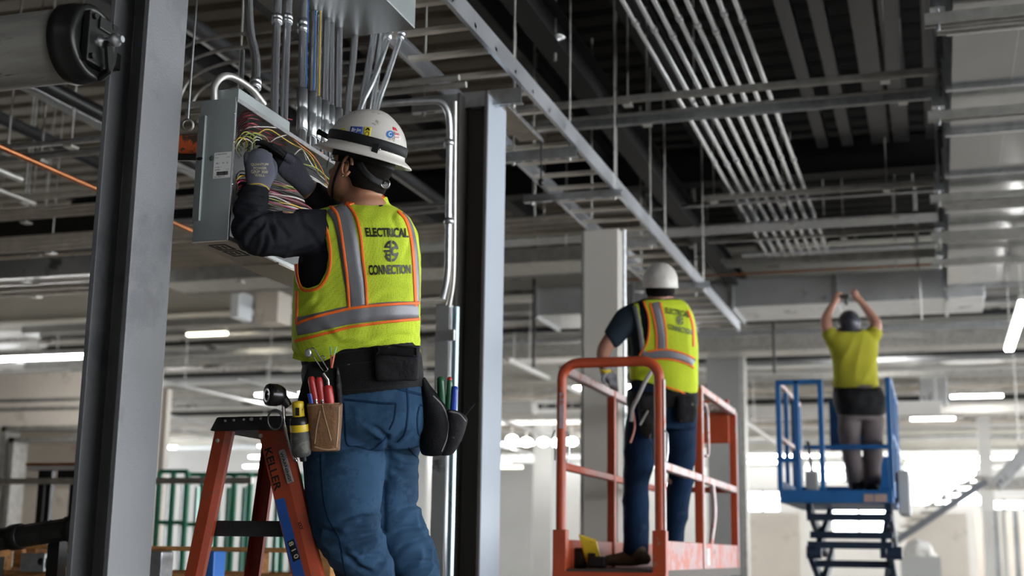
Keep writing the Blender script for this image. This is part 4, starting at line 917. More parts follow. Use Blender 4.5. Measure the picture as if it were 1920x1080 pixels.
def patch(b, corners, dflt, off=.0015, nu=8, nv=8, mb=None, mi=0, thick=.003):
    mb = mb or MB(); tl, tr, br, bl = [Vector((*c, 0)) for c in corners]; vs = []; lo = []
    for j in range(nv + 1):
        for i in range(nu + 1):
            q = tl.lerp(tr, i / nu).lerp(bl.lerp(br, i / nu), j / nv); h, n = hit(b, q.x, q.y, dflt); vs.append(h + n * off)
            lo.append(h - n * (thick - off))
    k = nu + 1; fs = [(j * k + i, j * k + i + 1, (j + 1) * k + i + 1, (j + 1) * k + i) for j in range(nv) for i in range(nu)]
    o = len(vs); edge = [i for i in range(k)] + [j * k + nu for j in range(1, nv + 1)] + [nv * k + i for i in range(nu - 1, -1, -1)] + [j * k for j in range(nv - 1, 0, -1)]
    fs += [(edge[i], edge[(i + 1) % len(edge)], o + edge[(i + 1) % len(edge)], o + edge[i]) for i in range(len(edge))]
    return mb.add(vs + lo, fs, mi, True)
def uv_to(b, uv, fs, corners, dflt, off, mb, mi=0):
    tl, tr, br, bl = [Vector((*c, 0)) for c in corners]; vs = []
    for u, v in uv:
        q = bl.lerp(br, u).lerp(tl.lerp(tr, u), v); h, n = hit(b, q.x, q.y, dflt); vs.append(h + n * off)
    return mb.add(vs, fs, mi)
def decal_text(b, s, corners, dflt, mb, off=.0022, bold=.015, mi=0):
    uv, fs = text_mesh(s, bold); return uv_to(b, uv, fs, corners, dflt, off, mb, mi)
def logo2d():
    V = []; F = []
    def poly(p): o = len(V); V.extend(p); F.append(list(range(o, o + len(p))))
    def arc(cx, cy, r0, r1, a0, a1, n=10):
        for i in range(n):
            t0 = math.radians(lerp(a0, a1, i / n)); t1 = math.radians(lerp(a0, a1, (i + 1) / n))
            poly([(cx + r0 * math.cos(t0), cy + r0 * math.sin(t0)), (cx + r1 * math.cos(t0), cy + r1 * math.sin(t0)), (cx + r1 * math.cos(t1), cy + r1 * math.sin(t1)), (cx + r0 * math.cos(t1), cy + r0 * math.sin(t1))])
    arc(.52, .5, .36, .47, -82, -8); arc(.52, .5, .36, .47, 12, 84); arc(.48, .5, .36, .47, 96, 160); arc(.48, .5, .36, .47, 206, 264)
    poly([(.40, .04), (.49, .0), (.49, 1.0), (.46, 1.0), (.40, .90)])
    for y in (.28, .46, .64): poly([(.12 if y != .46 else .0, y), (.42, y), (.42, y + .09), (.12 if y != .46 else .0, y + .09)])
    poly([(.12, .28), (.20, .28), (.20, .50), (.12, .50)])
    arc(.72, .5, .11, .22, 50, 310, 14)
    return V, F
def ridged(p, f, ax, st):       # fold noise stretched along axis ax
    q = p - ax * (p.dot(ax) * (1 - st)); return 1 - abs(noise.noise(q * f)) * 2
# ---- cloth and skin materials
M['hivis'] = mat('lime hi-vis mesh', (.50, .62, .045), .75, 0, .07, 5, spec=.12)
_nt = M['hivis'].node_tree; _v = _nt.nodes.new('ShaderNodeTexVoronoi'); _v.inputs['Scale'].default_value = 210; _v.inputs['Randomness'].default_value = .35
_tc = [n for n in _nt.nodes if n.type == 'TEX_COORD'][0]; _nt.links.new(_tc.outputs['Object'], _v.inputs['Vector'])
_cr = _nt.nodes.new('ShaderNodeValToRGB'); _cr.color_ramp.elements[0].position = .20; _cr.color_ramp.elements[0].color = (.50, .54, .42, 1); _cr.color_ramp.elements[1].position = .36
_mx = _nt.nodes.new('ShaderNodeMix'); _mx.data_type = 'RGBA'; _mx.blend_type = 'MULTIPLY'; _mx.inputs['Factor'].default_value = 1
_b = _nt.nodes['Principled BSDF']; _src = _b.inputs['Base Color'].links[0].from_socket
_nt.links.new(_v.outputs['Distance'], _cr.inputs[0]); _nt.links.new(_src, _mx.inputs['A']); _nt.links.new(_cr.outputs[0], _mx.inputs['B']); _nt.links.new(_mx.outputs['Result'], _b.inputs['Base Color'])
M['hivis_plain'] = mat('lime hi-vis cloth', (.50, .60, .035), .75, 0, .08, 8, bump=.2, bs=60, spec=.12)
M['trim_orange'] = mat('orange binding', (.92, .16, .015), .6, 0, .06, 20, bump=.2, bs=300)
M['reflect'] = mat('grey reflective tape', (.20, .20, .22), .45, .25, .07, 10, bump=.1, bs=200)
M['shirt_dark'] = mat('charcoal shirt', (.012, .0125, .016), .85, 0, .25, 6, bump=.35, bs=45, spec=.12)
M['tee_navy'] = mat('dark navy tee', (.016, .024, .034), .85, 0, .25, 6, bump=.2, bs=40, spec=.12)
M['tee_yellow'] = mat('yellow green tee', (.34, .32, .03), .85, 0, .08, 6, bump=.25, bs=12, spec=.12)
M['denim'] = mat('blue denim', (.020, .050, .098), .85, 0, .22, 7, bump=.30, bs=700, dirt=((.030, .072, .135), .46, 5), spec=.12)
M['denim_dark'] = mat('dark blue denim', (.008, .022, .055), .85, 0, .25, 6, bump=.3, bs=200, dirt=((.02, .04, .075), .36, 9), spec=.12)
M['stitch'] = mat('denim seam', (.006, .022, .055), .85, 0, .4, 90, spec=.12)
M['work_pants'] = mat('grey-brown work trousers', (.15, .125, .125), .9, 0, .2, 6, bump=.3, bs=60, spec=.12)
M['skin'] = mat('tan skin', (.36, .17, .10), .5, 0, .14, 9, bump=.08, bs=180)
M['skin_arm'] = mat('arm skin', (.40, .20, .14), .5, 0, .12, 12)
M['hair'] = mat('short black hair', (.010, .007, .006), .8, 0, .4, 180, bump=.8, bs=500, spec=.12)
M['glove'] = mat('grey knit glove', (.125, .13, .165), .85, 0, .15, 12, bump=.5, bs=420, spec=.12)
M['glove_palm'] = mat('black glove coating', (.02, .02, .022), .5, 0, .3, 30, bump=.3, bs=90, spec=.12)
M['glove_grey'] = mat('light grey glove', (.30, .30, .33), .8, 0, .15, 12, bump=.3, bs=100)
M['hat_white'] = mat('scuffed white hard hat', (.60, .57, .53), .32, 0, .07, 9, dirt=((.33, .27, .22), .35, 26))
M['hat_dark'] = mat('dark hard hat', (.03, .032, .045), .35, 0, .3, 10, dirt=((.16, .13, .12), .38, 14))
M['belt'] = mat('black tool belt nylon', (.010, .010, .011), .65, 0, .3, 14, bump=.3, bs=260, dirt=((.04, .038, .035), .28, 18), spec=.12)
M['belt_grey'] = mat('worn black pouch', (.020, .019, .021), .7, 0, .3, 12, bump=.4, bs=60, dirt=((.13, .12, .12), .34, 15), spec=.12)
M['leather'] = mat('brown leather pouch', (.18, .085, .035), .62, 0, .2, 12, bump=.3, bs=80, dirt=((.12, .06, .03), .42, 14))
M['boot'] = mat('brown work boot', (.13, .095, .06), .8, 0, .25, 20, bump=.3, bs=80)
M['yellow_tool'] = mat('yellow plastic', (.68, .48, .02), .4, 0, .12, 20, dirt=((.08, .07, .04), .36, 40))
M['red_grip'] = mat('red grip', (.46, .03, .03), .4, 0, .15, 20)
M['blue_grip'] = mat('blue grip', (.02, .06, .40), .35, 0, .15, 20)
M['green_grip'] = mat('green grip', (.02, .11, .05), .35, 0, .15, 20)
M['chrome'] = mat('worn chrome', (.55, .53, .52), .25, 1, .3, 30, dirt=((.05, .05, .05), .42, 30))
# ================================================================ worker 1 (on the step ladder)
W = thing('person', P(690, 1300, 4.12), 'worker in white hard hat and lime vest with both hands in the wiring box', 'person')
D = 4.12
T = [  # y, xl, xr, depth, half thickness, exponent
 (369, 668, 723, D + .045, .042), (376, 656, 724, D + .035, .055), (384, 640, 728, D + .03, .075), (391, 612, 742, D + .02, .095), (402, 588, 757, D + .01, .112), (420, 577, 770, D, .125), (450, 569, 780, D, .135),
 (490, 560, 785, D, .140), (540, 556, 786, D, .140), (600, 554, 784, D, .138), (640, 556, 781, D, .137), (665, 562, 783, D, .138), (690, 568, 788, D, .142)]
hips = [(655, 572, 782, D, .132), (690, 570, 788, D, .142), (715, 570, 791, D, .148), (740, 567, 794, D, .152), (770, 566, 797, D, .155), (800, 567, 797, D, .150), (835, 572, 790, D + .01, .13)]
legL = [(640, 790, D - .02, 70, 1.05), (648, 860, D - .03, 79, 1.0), (647, 900, D - .05, 76, .95), (647, 950, D - .08, 70, .95), (651, 990, D - .10, 65, .98), (665, 1022, D - .09, 57, 1.05), (678, 1052, D - .06, 52, 1.1), (685, 1085, D - .02, 54, 1.1), (692, 1170, D + .04, 47, 1.1), (700, 1262, D + .08, 37, 1.1), (704, 1300, D + .08, 40, 1.1)]
legR = [(732, 790, D + .07, 62, 1.05), (722, 860, D + .11, 64, 1.0), (720, 900, D + .12, 65, 1.0), (721, 950, D + .11, 63, 1.0), (736, 985, D + .12, 57, 1.0), (752, 1015, D + .13, 54, 1.0), (768, 1050, D + .15, 50, 1.1), (775, 1085, D + .17, 48, 1.1), (782, 1170, D + .19, 43, 1.1), (790, 1262, D + .21, 35, 1.1), (792, 1300, D + .21, 38, 1.1)]
upL = [(640, 425, D - .02, 30, 1.3), (600, 432, D - .06, 38, 1.15), (565, 437, D - .10, 43, 1.0), (530, 440, D - .15, 42, 1.0), (500, 441, D - .19, 40, 1.0), (478, 436, D - .21, 38, 1.0), (468, 420, D - .20, 33, 1.0), (469, 400, D - .17, 30, 1.0), (473, 378, D - .13, 27.5, 1.0), (480, 356, D - .085, 23, 1.0)]
foreR = [(690, 425, D + .08, 30, 1.2), (655, 420, D + .12, 34, 1.0), (632, 408, D + .14, 31, 1.0), (612, 385, D + .13, 26, 1.0), (592, 366, D + .12, 23, 1.0), (570, 347, D + .10, 20, 1.0)]
HX = P(674, 322, 4.15)
hF = (cR * -.84 + cU * .22 + cF * .50).normalized(); hU = (cR * .25 + cU * .97).normalized(); hU = (hU - hF * hU.dot(hF)).normalized(); hS = hU.cross(hF).normalized()
if hS.dot(cF) > 0: hS = -hS
def H(f, u, s): return HX + hF * f + hU * u + hS * s
def ell(c, rf, ru, rs): mb = MB().sphere(c, (rf, rs, ru), 24, axes=(hF, hS, hU)); return mb.v, [tuple(f) for f in mb.f]
neck = cap_rings(limb([(668, 345, 4.17, 34, 1.1), (677, 370, 4.16, 36, 1.1), (686, 400, 4.14, 46, 1.2)], 0))
head_parts = [ell(H(-.010, .035, 0), .100, .092, .077), ell(H(.030, -.030, 0), .066, .078, .062), ell(H(.055, -.072, 0), .042, .035, .042), ell(H(.098, -.020, 0), .022, .016, .013), ell(H(.086, .0, 0), .016, .03, .010),
  ell(H(.085, -.048, 0), .017, .010, .022), ell(H(-.048, -.030, 0), .052, .070, .060), ell(H(.072, .028, .02), .022, .012, .03), ell(H(.072, .028, -.02), .022, .012, .03)]
palm_stub_L = cap_rings(limb([(481, 356, 4.04, 12, .8), (486, 336, 4.035, 10, .6)], 0)); palm_stub_R = cap_rings(limb([(570, 347, 4.22, 13, .9), (560, 334, 4.205, 8, .7)], 0))
G = -.010
body = fuse([rings_mesh(smooth_rings([hring(y, a, b, d, t, 2.4, grow=G * 1.8) for y, a, b, d, t in T])), rings_mesh(smooth_rings([hring(y, a, b, d, t, grow=G * 2.6) for y, a, b, d, t in hips])),
  rings_mesh(cap_rings(limb(legL, G * 2.6))), rings_mesh(cap_rings(limb(legR, G * 2.6))), rings_mesh(cap_rings(limb(upL, G * 1.5))), rings_mesh(cap_rings(limb(foreR, -.005))), rings_mesh(neck), rings_mesh(palm_stub_L), rings_mesh(palm_stub_R)] + head_parts, .0055, 5)
link_mesh(body, 'body', 'skin', W)
bb = bvh_of(body)
# ear, earring
ec = H(-.012, .004, .073)
mb = MB(); loop = []
for k in range(15):
    a = math.radians(lerp(-150, 170, k / 14)); loop.append(H(-.012 + .0155 * math.cos(a), .004 + .030 * math.sin(a) + .0, .080 + .006 * math.cos(a * .5)))
mb.tube(loop, [.0042 + .001 * math.sin(k) for k in range(15)], 10); mb.sphere(H(-.008, -.024, .078), (.009, .006, .009), 12, axes=(hF, hS, hU)); mb.sphere(H(-.004, .004, .075), (.010, .005, .022), 14, axes=(hF, hS, hU))
e = mb.build('ear', 'skin', W)
sub(MB().sphere(H(-.008, -.030, .087), .0035, 10), 'earring', 'chrome', e)
# hair: the back and side of the skull below the hat
def hairface(c, n):
    v = c - HX; f, u, s = v.dot(hF), v.dot(hU), v.dot(hS)
    inside = (u > -.066 and u < .09 and f < .045 and f > -.16 and abs(s) < .12)
    line = u > (-.052 if f < -.03 else lerp(-.052, .012, min(1, (f + .03) / .05)))
    return not (inside and line)
hm = body.copy()
for v, n in zip(hm.vertices, [v.normal.copy() for v in hm.vertices]): v.co = v.co + n * .003
link_mesh(hm, 'hair', 'hair', W, delete=hairface)
# hard hat
HC = H(-.004, .060, 0)
hat = MB(); pr_ = []
for k in range(14):
    a = math.radians(90 * k / 13); pr_.append((math.sin(a), math.cos(a)))
seg = 64; vs = []; rowsn = 0
def hatpt(a, r, h, fr=.132, sr=.112): return HC + hF * (math.cos(a) * fr * r) + hS * (math.sin(a) * sr * r) + hU * h
rows = [(x, .118 * y + .022) for x, y in pr_] + [(1.0, .012), (1.02, .004), (1.12, -.003), (1.22, -.012), (1.235, -.016), (1.22, -.017), (1.02, -.002), (.97, .0)]
for r, h in rows:
    for k in range(seg):
        a = 2 * math.pi * k / seg; hh = h
        rr = r if r <= 1 else 1 + (r - 1) * (1.0 + .35 * max(0, math.cos(a)))
        if h > .03: hh = h + .004 * max(0, 1 - abs(math.sin(a) * r) * 6)      # centre ridge
        vs.append(hatpt(a, rr, hh))
fs = [(i * seg + k, i * seg + (k + 1) % seg, (i + 1) * seg + (k + 1) % seg, (i + 1) * seg + k) for i in range(len(rows) - 1) for k in range(seg)]
hat.add(vs, fs, 0, True); hato = hat.build('hard_hat', 'hat_white', W)
hb = BVHTree.FromPolygons(hat.v, hat.f)
# lining/suspension
mb = MB(); vs = []
for h in (-.03, .0):
    for k in range(40): a = 2 * math.pi * k / 40; vs.append(HC + hF * (math.cos(a) * .108 - .0) + hS * (math.sin(a) * .088) + hU * h)
mb.add(vs, [(k, (k + 1) % 40, 40 + (k + 1) % 40, 40 + k) for k in range(40)], 0, True)
sub(mb, 'sweatband', 'black_soft', hato)
def hb_strip(pts, w_, m_, name, off=.003, par=None, d_=4.05, n=8, thick=.006): return sub(strip(hb, pts, w_, d_, off, n=n, thick=thick), name, m_, par or hato)
band = MB(); vs = []
for r, h in ((1.012, .016), (1.03, .018), (1.028, .044), (1.005, .047)):
    for k in range(64): a = 2 * math.pi * k / 64; vs.append(hatpt(a, r, h + .0))
band.add(vs, [(i * 64 + k, i * 64 + (k + 1) % 64, (i + 1) * 64 + (k + 1) % 64, (i + 1) * 64 + k) for i in range(3) for k in range(64)], 0, True)
bando = sub(band, 'headlamp_strap', 'black_soft', hato)
bbv = BVHTree.FromPolygons(band.v, band.f)
mb = MB(); decal_text(bbv, 'SUPERTEC', [(652, 271), (677, 279), (675, 288), (649, 280)], 4.05, mb, .0012, .03); sub(mb, 'lime_lettering', mat('lime print', (.45, .62, .06), .6), bando)
mb = MB(); decal_text(bbv, 'Sundance', [(729, 293), (754, 299), (753, 307), (727, 301)], 4.05, mb, .0012, .03); sub(mb, 'white_lettering', mat('white print', (.7, .7, .72), .6), bando)
h0, n0 = hit(bbv, 701, 288, 4.05)
sub(MB().obox(h0 + n0 * .002, (cR * .97 - cU * .25) * .010, (cU * .97 + cR * .25) * .016, n0 * .004), 'strap_clip', 'black', bando, bevel=.001)
h0, n0 = hit(bbv, 711, 290, 4.05); sub(MB().lathe(h0, n0, [(.004, 0), (.004, .003), (.002, .004), (0, .003)], 14), 'rivet', 'galv', bando)
a0 = hatpt(.0, 1.03, .032); a1 = P(597, 247, (a0 - CAM).dot(cF) - .01)
q0_ = P(625, 262, (a0 - CAM).dot(cF) - .02)
lampo = sub(MB().tube([q0_, a1], [.0085, .0085], 16).tube([a1.lerp(q0_, .12), a1 + (a1 - q0_).normalized() * .002], [.0098, .0098], 16), 'headlamp', 'black', hato, bevel=.001)
# stickers
def stick(c, m_, name, off=.0010): return sub(patch(hb, c, 4.05, off, 6, 6, thick=.0016), name, m_, hato)
def stick_txt(s, c, m_, name='sticker_print', bold=.02): mb = MB(); decal_text(hb, s, c, 4.05, mb, .0020, bold); return sub(mb, name, m_, hato)
M['st_blue'] = mat('blue sticker', (.02, .06, .28), .4); M['st_yel'] = mat('yellow sticker', (.70, .58, .06), .4); M['st_grey'] = mat('grey sticker', (.30, .29, .30), .45); M['st_white'] = mat('white sticker', (.72, .72, .72), .4); M['st_red'] = mat('red print', (.55, .04, .06), .45); M['st_lb'] = mat('light blue sticker', (.03, .16, .45), .4)
stick([(658, 237), (681, 238), (679, 252), (655, 252)], 'st_blue', 'blue_sticker'); stick_txt('Big Jim', [(661, 240), (678, 241), (676, 249), (658, 249)], 'st_white')
stick([(655, 252.5), (678, 252.5), (675, 268), (652, 266)], 'st_grey', 'grey_sticker'); stick_txt('ELECTRIC', [(656, 255), (676, 256), (675, 260), (655, 259)], 'black'); stick_txt('SAFETY', [(655, 261), (674, 262), (674, 265), (654, 264)], 'black')
stick([(683, 238), (697, 239), (694, 258), (680, 257)], 'st_yel', 'yellow_sticker'); stick_txt('O', [(684, 247), (693, 247), (692, 256), (683, 256)], 'black', bold=.0); stick_txt('^', [(685, 240), (695, 240), (694, 245), (684, 245)], 'black', bold=.04)
def disc(cx, cy, rx, ry, m_, name, off=.0012):
    V2 = [(.5 + .5 * math.cos(t), .5 + .5 * math.sin(t)) for t in [2 * math.pi * k / 24 for k in range(24)]] + [(.5, .5)]
    mb = MB(); uv_to(hb, V2, [(k, (k + 1) % 24, 24) for k in range(24)], [(cx - rx, cy - ry), (cx + rx, cy - ry), (cx + rx, cy + ry), (cx - rx, cy + ry)], 4.05, off, mb); return sub(mb, name, m_, hato)
disc(643, 250, 7.5, 10, 'st_yel', 'round_yellow_sticker'); disc(643.5, 250, 4.5, 6.5, 'st_white', 'round_sticker_centre', .0018)
disc(731, 252, 7, 7, 'st_lb', 'round_blue_sticker'); stick_txt('C', [(728, 248), (734, 248), (734, 256), (728, 256)], 'st_white')
stick([(738, 246), (748, 250), (751, 262), (739, 261)], 'st_white', 'white_sticker'); stick_txt('SAFE', [(739, 248), (748, 251), (749, 255), (739, 253)], 'st_red'); stick_txt('1ST', [(740, 256), (748, 257), (749, 260), (740, 259)], 'st_red')
stick([(736, 238), (742, 240), (745, 246), (737, 244)], 'st_red', 'red_sticker')
# ratchet strap and knob at the nape
def hh_strip(pts, w_, m_, name, off=.004, d_=4.1): return strip(bb, pts, w_, d_, off, n=8, thick=.006)
su = hh_strip([(674, 306), (684, 322), (702, 338), (722, 346)], 13, None, None).build('ratchet_strap', 'black_soft', W)
kc, kn = hit(bb, 712, 343, 4.1); kc = P(722, 345, 4.10); kn = (-cF + cR * .25).normalized()
sub(MB().lathe(kc, kn, [(.017, -.012), (.0175, .0), (.0165, .004), (.013, .005), (.012, .003), (0, .0035)], 28, smooth=False), 'ratchet_knob', 'black', su)
sub(MB().lathe(kc, kn, [(.0145, .0045), (.0145, .0062), (.012, .0062), (.012, .0045)], 28), 'knob_ring', 'chrome', su)
strip(bb, [(641, 302), (634, 318), (628, 335), (624, 352), (623, 372)], 3.2, 4.08, .003).build('chin_strap', 'black_soft', W)
gl = MB().bar(P(622, 300, 4.11), P(652, 306, 4.065), .005, .003).build('safety_glasses', 'black', W)
sub(MB().lathe(P(616, 305, 4.13), (hF + hS * .8).normalized(), [(.0, .004), (.012, .002), (.016, 0), (.016, .0015), (0, .0055)], 20, sy=1.3), 'lens', mat('smoky lens', (.25, .27, .27), .1, .2, .05, 5), gl)
# shirt sleeves + trunk
ax1 = (P(500, 440, 4) - P(620, 430, 4)).normalized()
def creases(x, y, L_):
    k = 0
    for x0, y0, x1, y1, w_, dp in L_:
        vx, vy = x1 - x0, y1 - y0; l2 = vx * vx + vy * vy; t = ((x - x0) * vx + (y - y0) * vy) / l2
        if t < -.2 or t > 1.2: continue
        s_ = ((x - x0) * vy - (y - y0) * vx) / math.sqrt(l2); s_ += 3 * math.sin(t * 4 + x0)
        e = math.exp(-((t - .5) / .48) ** 4)
        k += dp * e * (-math.exp(-(s_ / w_) ** 2) + .7 * math.exp(-((s_ - w_ * 2.0) / (w_ * 1.3)) ** 2))
    return k
CSH = [(499, 412, 476, 436, 3.5, .007), (498, 402, 462, 408, 3.5, .006), (500, 392, 455, 388, 3.5, .006), (500, 380, 450, 374, 3.2, .005), (497, 368, 455, 361, 3, .005), (500, 412, 516, 452, 4, .007), (506, 411, 545, 446, 4.5, .006), (484, 480, 503, 438, 4.5, .006), (462, 472, 480, 428, 4.5, .006), (450, 440, 470, 410, 4, .005), (560, 408, 585, 440, 5, .006), (540, 478, 590, 462, 5, .006), (515, 470, 560, 455, 5, .004), (560, 400, 600, 470, 5, .004)]
def fold_sh(p):
    x, y, d = proj(p)
    if x < 515 and y < 425: k = .0075 * (ridged(p, 30, cR, .25) - .45) 
    elif x < 620: k = .0065 * (ridged(p, 17, (cR * .5 + cU * .85).normalized(), .3) - .5)
    elif y < 400: k = .004 * (ridged(p, 26, (cR * .7 + cU * .7).normalized(), .3) - .5)
    else: k = .003 * (ridged(p, 14, cU, .4) - .5)
    return k + (creases(x, y, CSH) if d < D + .05 else 0)
shirt = fuse([rings_mesh(smooth_rings([hring(y, a, b, d, t, 2.4, grow=-.004) for y, a, b, d, t in T])), rings_mesh(cap_rings(limb(upL, .0015))), rings_mesh(cap_rings(limb(foreR[:-1], .001)))], .0045, 5, fold_sh)
def cutshirt(c, n):
    x, y, d = proj(c)
    if x < 530: return y < lerp(344, 352, (x - 457) / 50) and x < 530 and y < 368
    if x < 640 and y < 400: return (x - 572) * .75 + (y - 346) * -1.0 * -.0 < 0 if False else ((x - 586) * .80 + (y - 352) * .60) < 0 and x < 610
    return y < 384 and x > 640
link_mesh(shirt, 'shirt', 'shirt_dark', W, delete=cutshirt)
# vest: outer trunk
CV = [(700, 640, 775, 628, 5, .006), (600, 655, 680, 640, 5, .006), (735, 400, 745, 430, 5, .005), (770, 420, 760, 490, 5, .004), (565, 585, 600, 560, 5, .006), (575, 600, 640, 640, 6, .004), (700, 560, 770, 540, 6, .004), (640, 665, 720, 640, 4, .005)]
def foldv(p):
    x, y, d = proj(p); a = .0035 if y < 560 else .006
    return a * (ridged(p, 9, cU, .45) - .5) + .0025 * (noise.noise(p * 25)) + (creases(x, y, CV) if d < D + .05 else 0)
TV = T[:9] + [(640, 551, 782, D, .140), (662, 556, 784, D, .142), (680, 572, 785, D, .140)]
vest = fuse([rings_mesh(smooth_rings([hring(y, a - 1, b + 1, d, t, 2.4, grow=.005) for y, a, b, d, t in TV]))], .005, 4, foldv)
ARM = [(583, 388), (600, 415), (611, 445), (616, 480), (611, 512), (597, 534), (580, 541), (567, 538), (560, 525), (556, 500), (540, 480), (430, 470), (440, 380), (575, 380)]
def inpoly(x, y, pl):
    c = False; j = len(pl) - 1
    for i in range(len(pl)):
        if (pl[i][1] > y) != (pl[j][1] > y) and x < (pl[j][0] - pl[i][0]) * (y - pl[i][1]) / (pl[j][1] - pl[i][1]) + pl[i][0]: c = not c
        j = i
    return c
def cutvest(c, n):
    x, y, d = proj(c)
    if y < 384 and x > 630 and y < 382 - (x - 645) * .17: return True
    if d < D + .075 and inpoly(x, y, ARM): return True
    if d > D + .02 and y < 540 and x > 700 and n.dot(cR) > .35 and n.dot(cF) > .2 and (Vector((x, y)) - Vector((760, 460))).length < 60: return True
    return y > 678
vesto = link_mesh(vest, 'safety_vest', 'hivis', W, delete=cutvest)
vb = bvh_of(vest)
def vs_(pts, w_, m_, name, off=.0022, **k): return sub(strip(vb, pts, w_, D - .1, off, **k), name, m_, vesto)
vs_([(594, 389), (607, 415), (616, 445), (620, 480), (616, 512), (601, 537), (581, 545), (566, 541), (558, 520), (556, 495)], 5, 'trim_orange', 'orange_binding', .0035)
vs_([(628, 386), (643, 410), (652, 450), (660, 500), (667, 545), (670, 576)], 37, 'reflect', 'reflective_stripe', .0024)
vs_([(619, 387), (632, 402), (639, 430), (646, 480), (652, 530), (655, 578)], 5, 'trim_orange', 'orange_binding', .004)
vs_([(650, 381), (667, 406), (676, 440), (681, 490), (686, 530), (688, 572)], 5, 'trim_orange', 'orange_binding', .004)
vs_([(647, 385), (664, 380), (690, 375), (720, 370)], 5, 'trim_orange', 'orange_binding', .003)
vs_([(746, 396), (760, 412), (769, 440), (774, 480), (777, 530), (779, 575)], 5, 'trim_orange', 'orange_binding', .003)
vs_([(754, 399), (768, 420), (777, 455), (782, 510), (783, 570)], 7, 'reflect', 'reflective_stripe', .0015)
vs_([(556, 612), (580, 608), (610, 601), (650, 592), (690, 587), (730, 583), (784, 582)], 34, 'reflect', 'reflective_stripe', .0028)
vs_([(556, 608), (580, 598), (620, 587), (655, 579), (690, 574), (740, 570), (785, 568)], 5, 'trim_orange', 'orange_binding', .0048)
vs_([(554, 640), (580, 633), (620, 623), (660, 613), (700, 607), (740, 602), (785, 598)], 5, 'trim_orange', 'orange_binding', .0048)
vs_([(557, 545), (557, 580), (556, 605)], 4, 'trim_orange', 'front_edge_binding', .003)
mb = MB()
decal_text(vb, 'ELECTRICAL', [(684, 427), (764, 428), (765, 446), (687, 444)], D - .1, mb, .0030, .032)
decal_text(vb, 'CONNECTION', [(691, 497), (769, 496), (770, 513), (692, 516)], D - .1, mb, .0030, .032)
uv, fs = logo2d(); uv_to(vb, uv, fs, [(720, 450), (747, 450), (747, 492), (720, 492)], D - .1, .0030, mb)
sub(mb, 'black_lettering', 'black', vesto)
# loose front corner of the vest
fp = [P(x, y, d_) for x, y, d_ in ((556, 640, 4.06), (580, 636, 4.02), (578, 664, 4.01), (571, 672, 4.02), (562, 676, 4.02), (548, 672, 4.05), (552, 655, 4.06))]
mb = MB(); mb.add(fp + [p + cF * .004 for p in fp], [(0, 1, 2, 3, 4, 5, 6), (13, 12, 11, 10, 9, 8, 7)] + [(i, (i + 1) % 7, 7 + (i + 1) % 7, 7 + i) for i in range(7)]); sub(mb, 'hanging_corner', 'hivis_plain', vesto)
# gloves
def finger(pts, g=0): return rings_mesh(cap_rings(limb(pts, g, 4)), 14)
d1 = 4.035
gl_parts = [rings_mesh(cap_rings(limb([(481, 362, d1 + .005, 22, 1.0), (484, 350, d1, 22, .85), (486, 335, d1, 26, .62), (487, 318, d1, 28, .55), (486, 303, d1 + .005, 26, .5)])), 28),
  finger([(465, 312, d1 + .01, 7, 1), (463, 297, d1 + .008, 6.6, 1), (464, 290, d1 + .03, 6, 1), (466, 293, d1 + .055, 5.5, 1), (468, 302, d1 + .065, 4.5, 1)]),
  finger([(478, 310, d1 + .01, 7.4, 1), (476, 292, d1 + .006, 7, 1), (477, 285, d1 + .032, 6.3, 1), (479, 288, d1 + .06, 5.7, 1), (481, 299, d1 + .07, 4.8, 1)]),
  finger([(491, 309, d1 + .01, 7.4, 1), (490, 291, d1 + .006, 7, 1), (491, 285, d1 + .03, 6.3, 1), (492, 288, d1 + .056, 5.7, 1), (492, 298, d1 + .066, 4.8, 1)]),
  finger([(503, 313, d1 + .01, 7.2, 1), (504, 297, d1 + .006, 6.8, 1), (505, 291, d1 + .028, 6.0, 1), (504, 294, d1 + .05, 5.4, 1), (502, 303, d1 + .058, 4.5, 1)]),
  finger([(503, 340, d1 + .01, 8.5, 1), (512, 325, d1 + .02, 7.8, 1), (513, 310, d1 + .035, 7, 1), (508, 300, d1 + .055, 5.8, 1)])]
glove1 = fuse(gl_parts, .0026, 3, lambda p: .0008 * noise.noise(p * 60))
go = link_mesh(glove1, 'glove', 'glove', W); gb = bvh_of(glove1)
mb = MB()
for s_, c_ in (('QUANTUM', [(470, 306), (503, 306), (503, 311), (471, 312)]), ('POWER', [(475, 313), (500, 313), (500, 318), (476, 318)]), ('GRIP 300', [(470, 319), (502, 320), (502, 325), (471, 325)]), ('WELL', [(477, 326), (497, 327), (497, 331), (478, 331)])): decal_text(gb, s_, c_, d1 - .02, mb, .001, .02)
sub(mb, 'printing', mat('cream glove print', (.50, .46, .30), .6), go)
sub(strip(gb, [(459, 352), (470, 346), (487, 345), (500, 351), (504, 358)], 3, d1 - .02, .0012, n=6, thick=.003), 'cuff_edge', mat('yellow cuff', (.45, .33, .06), .7), go)
d2 = 4.19
gl2 = [rings_mesh(cap_rings(limb([(574, 350, d2 + .025, 18, 1.0), (566, 340, d2 + .02, 19, .9), (553, 324, d2 + .01, 23, .65), (541, 311, d2, 24, .6), (530, 303, d2 - .005, 21, .6)])), 28)]
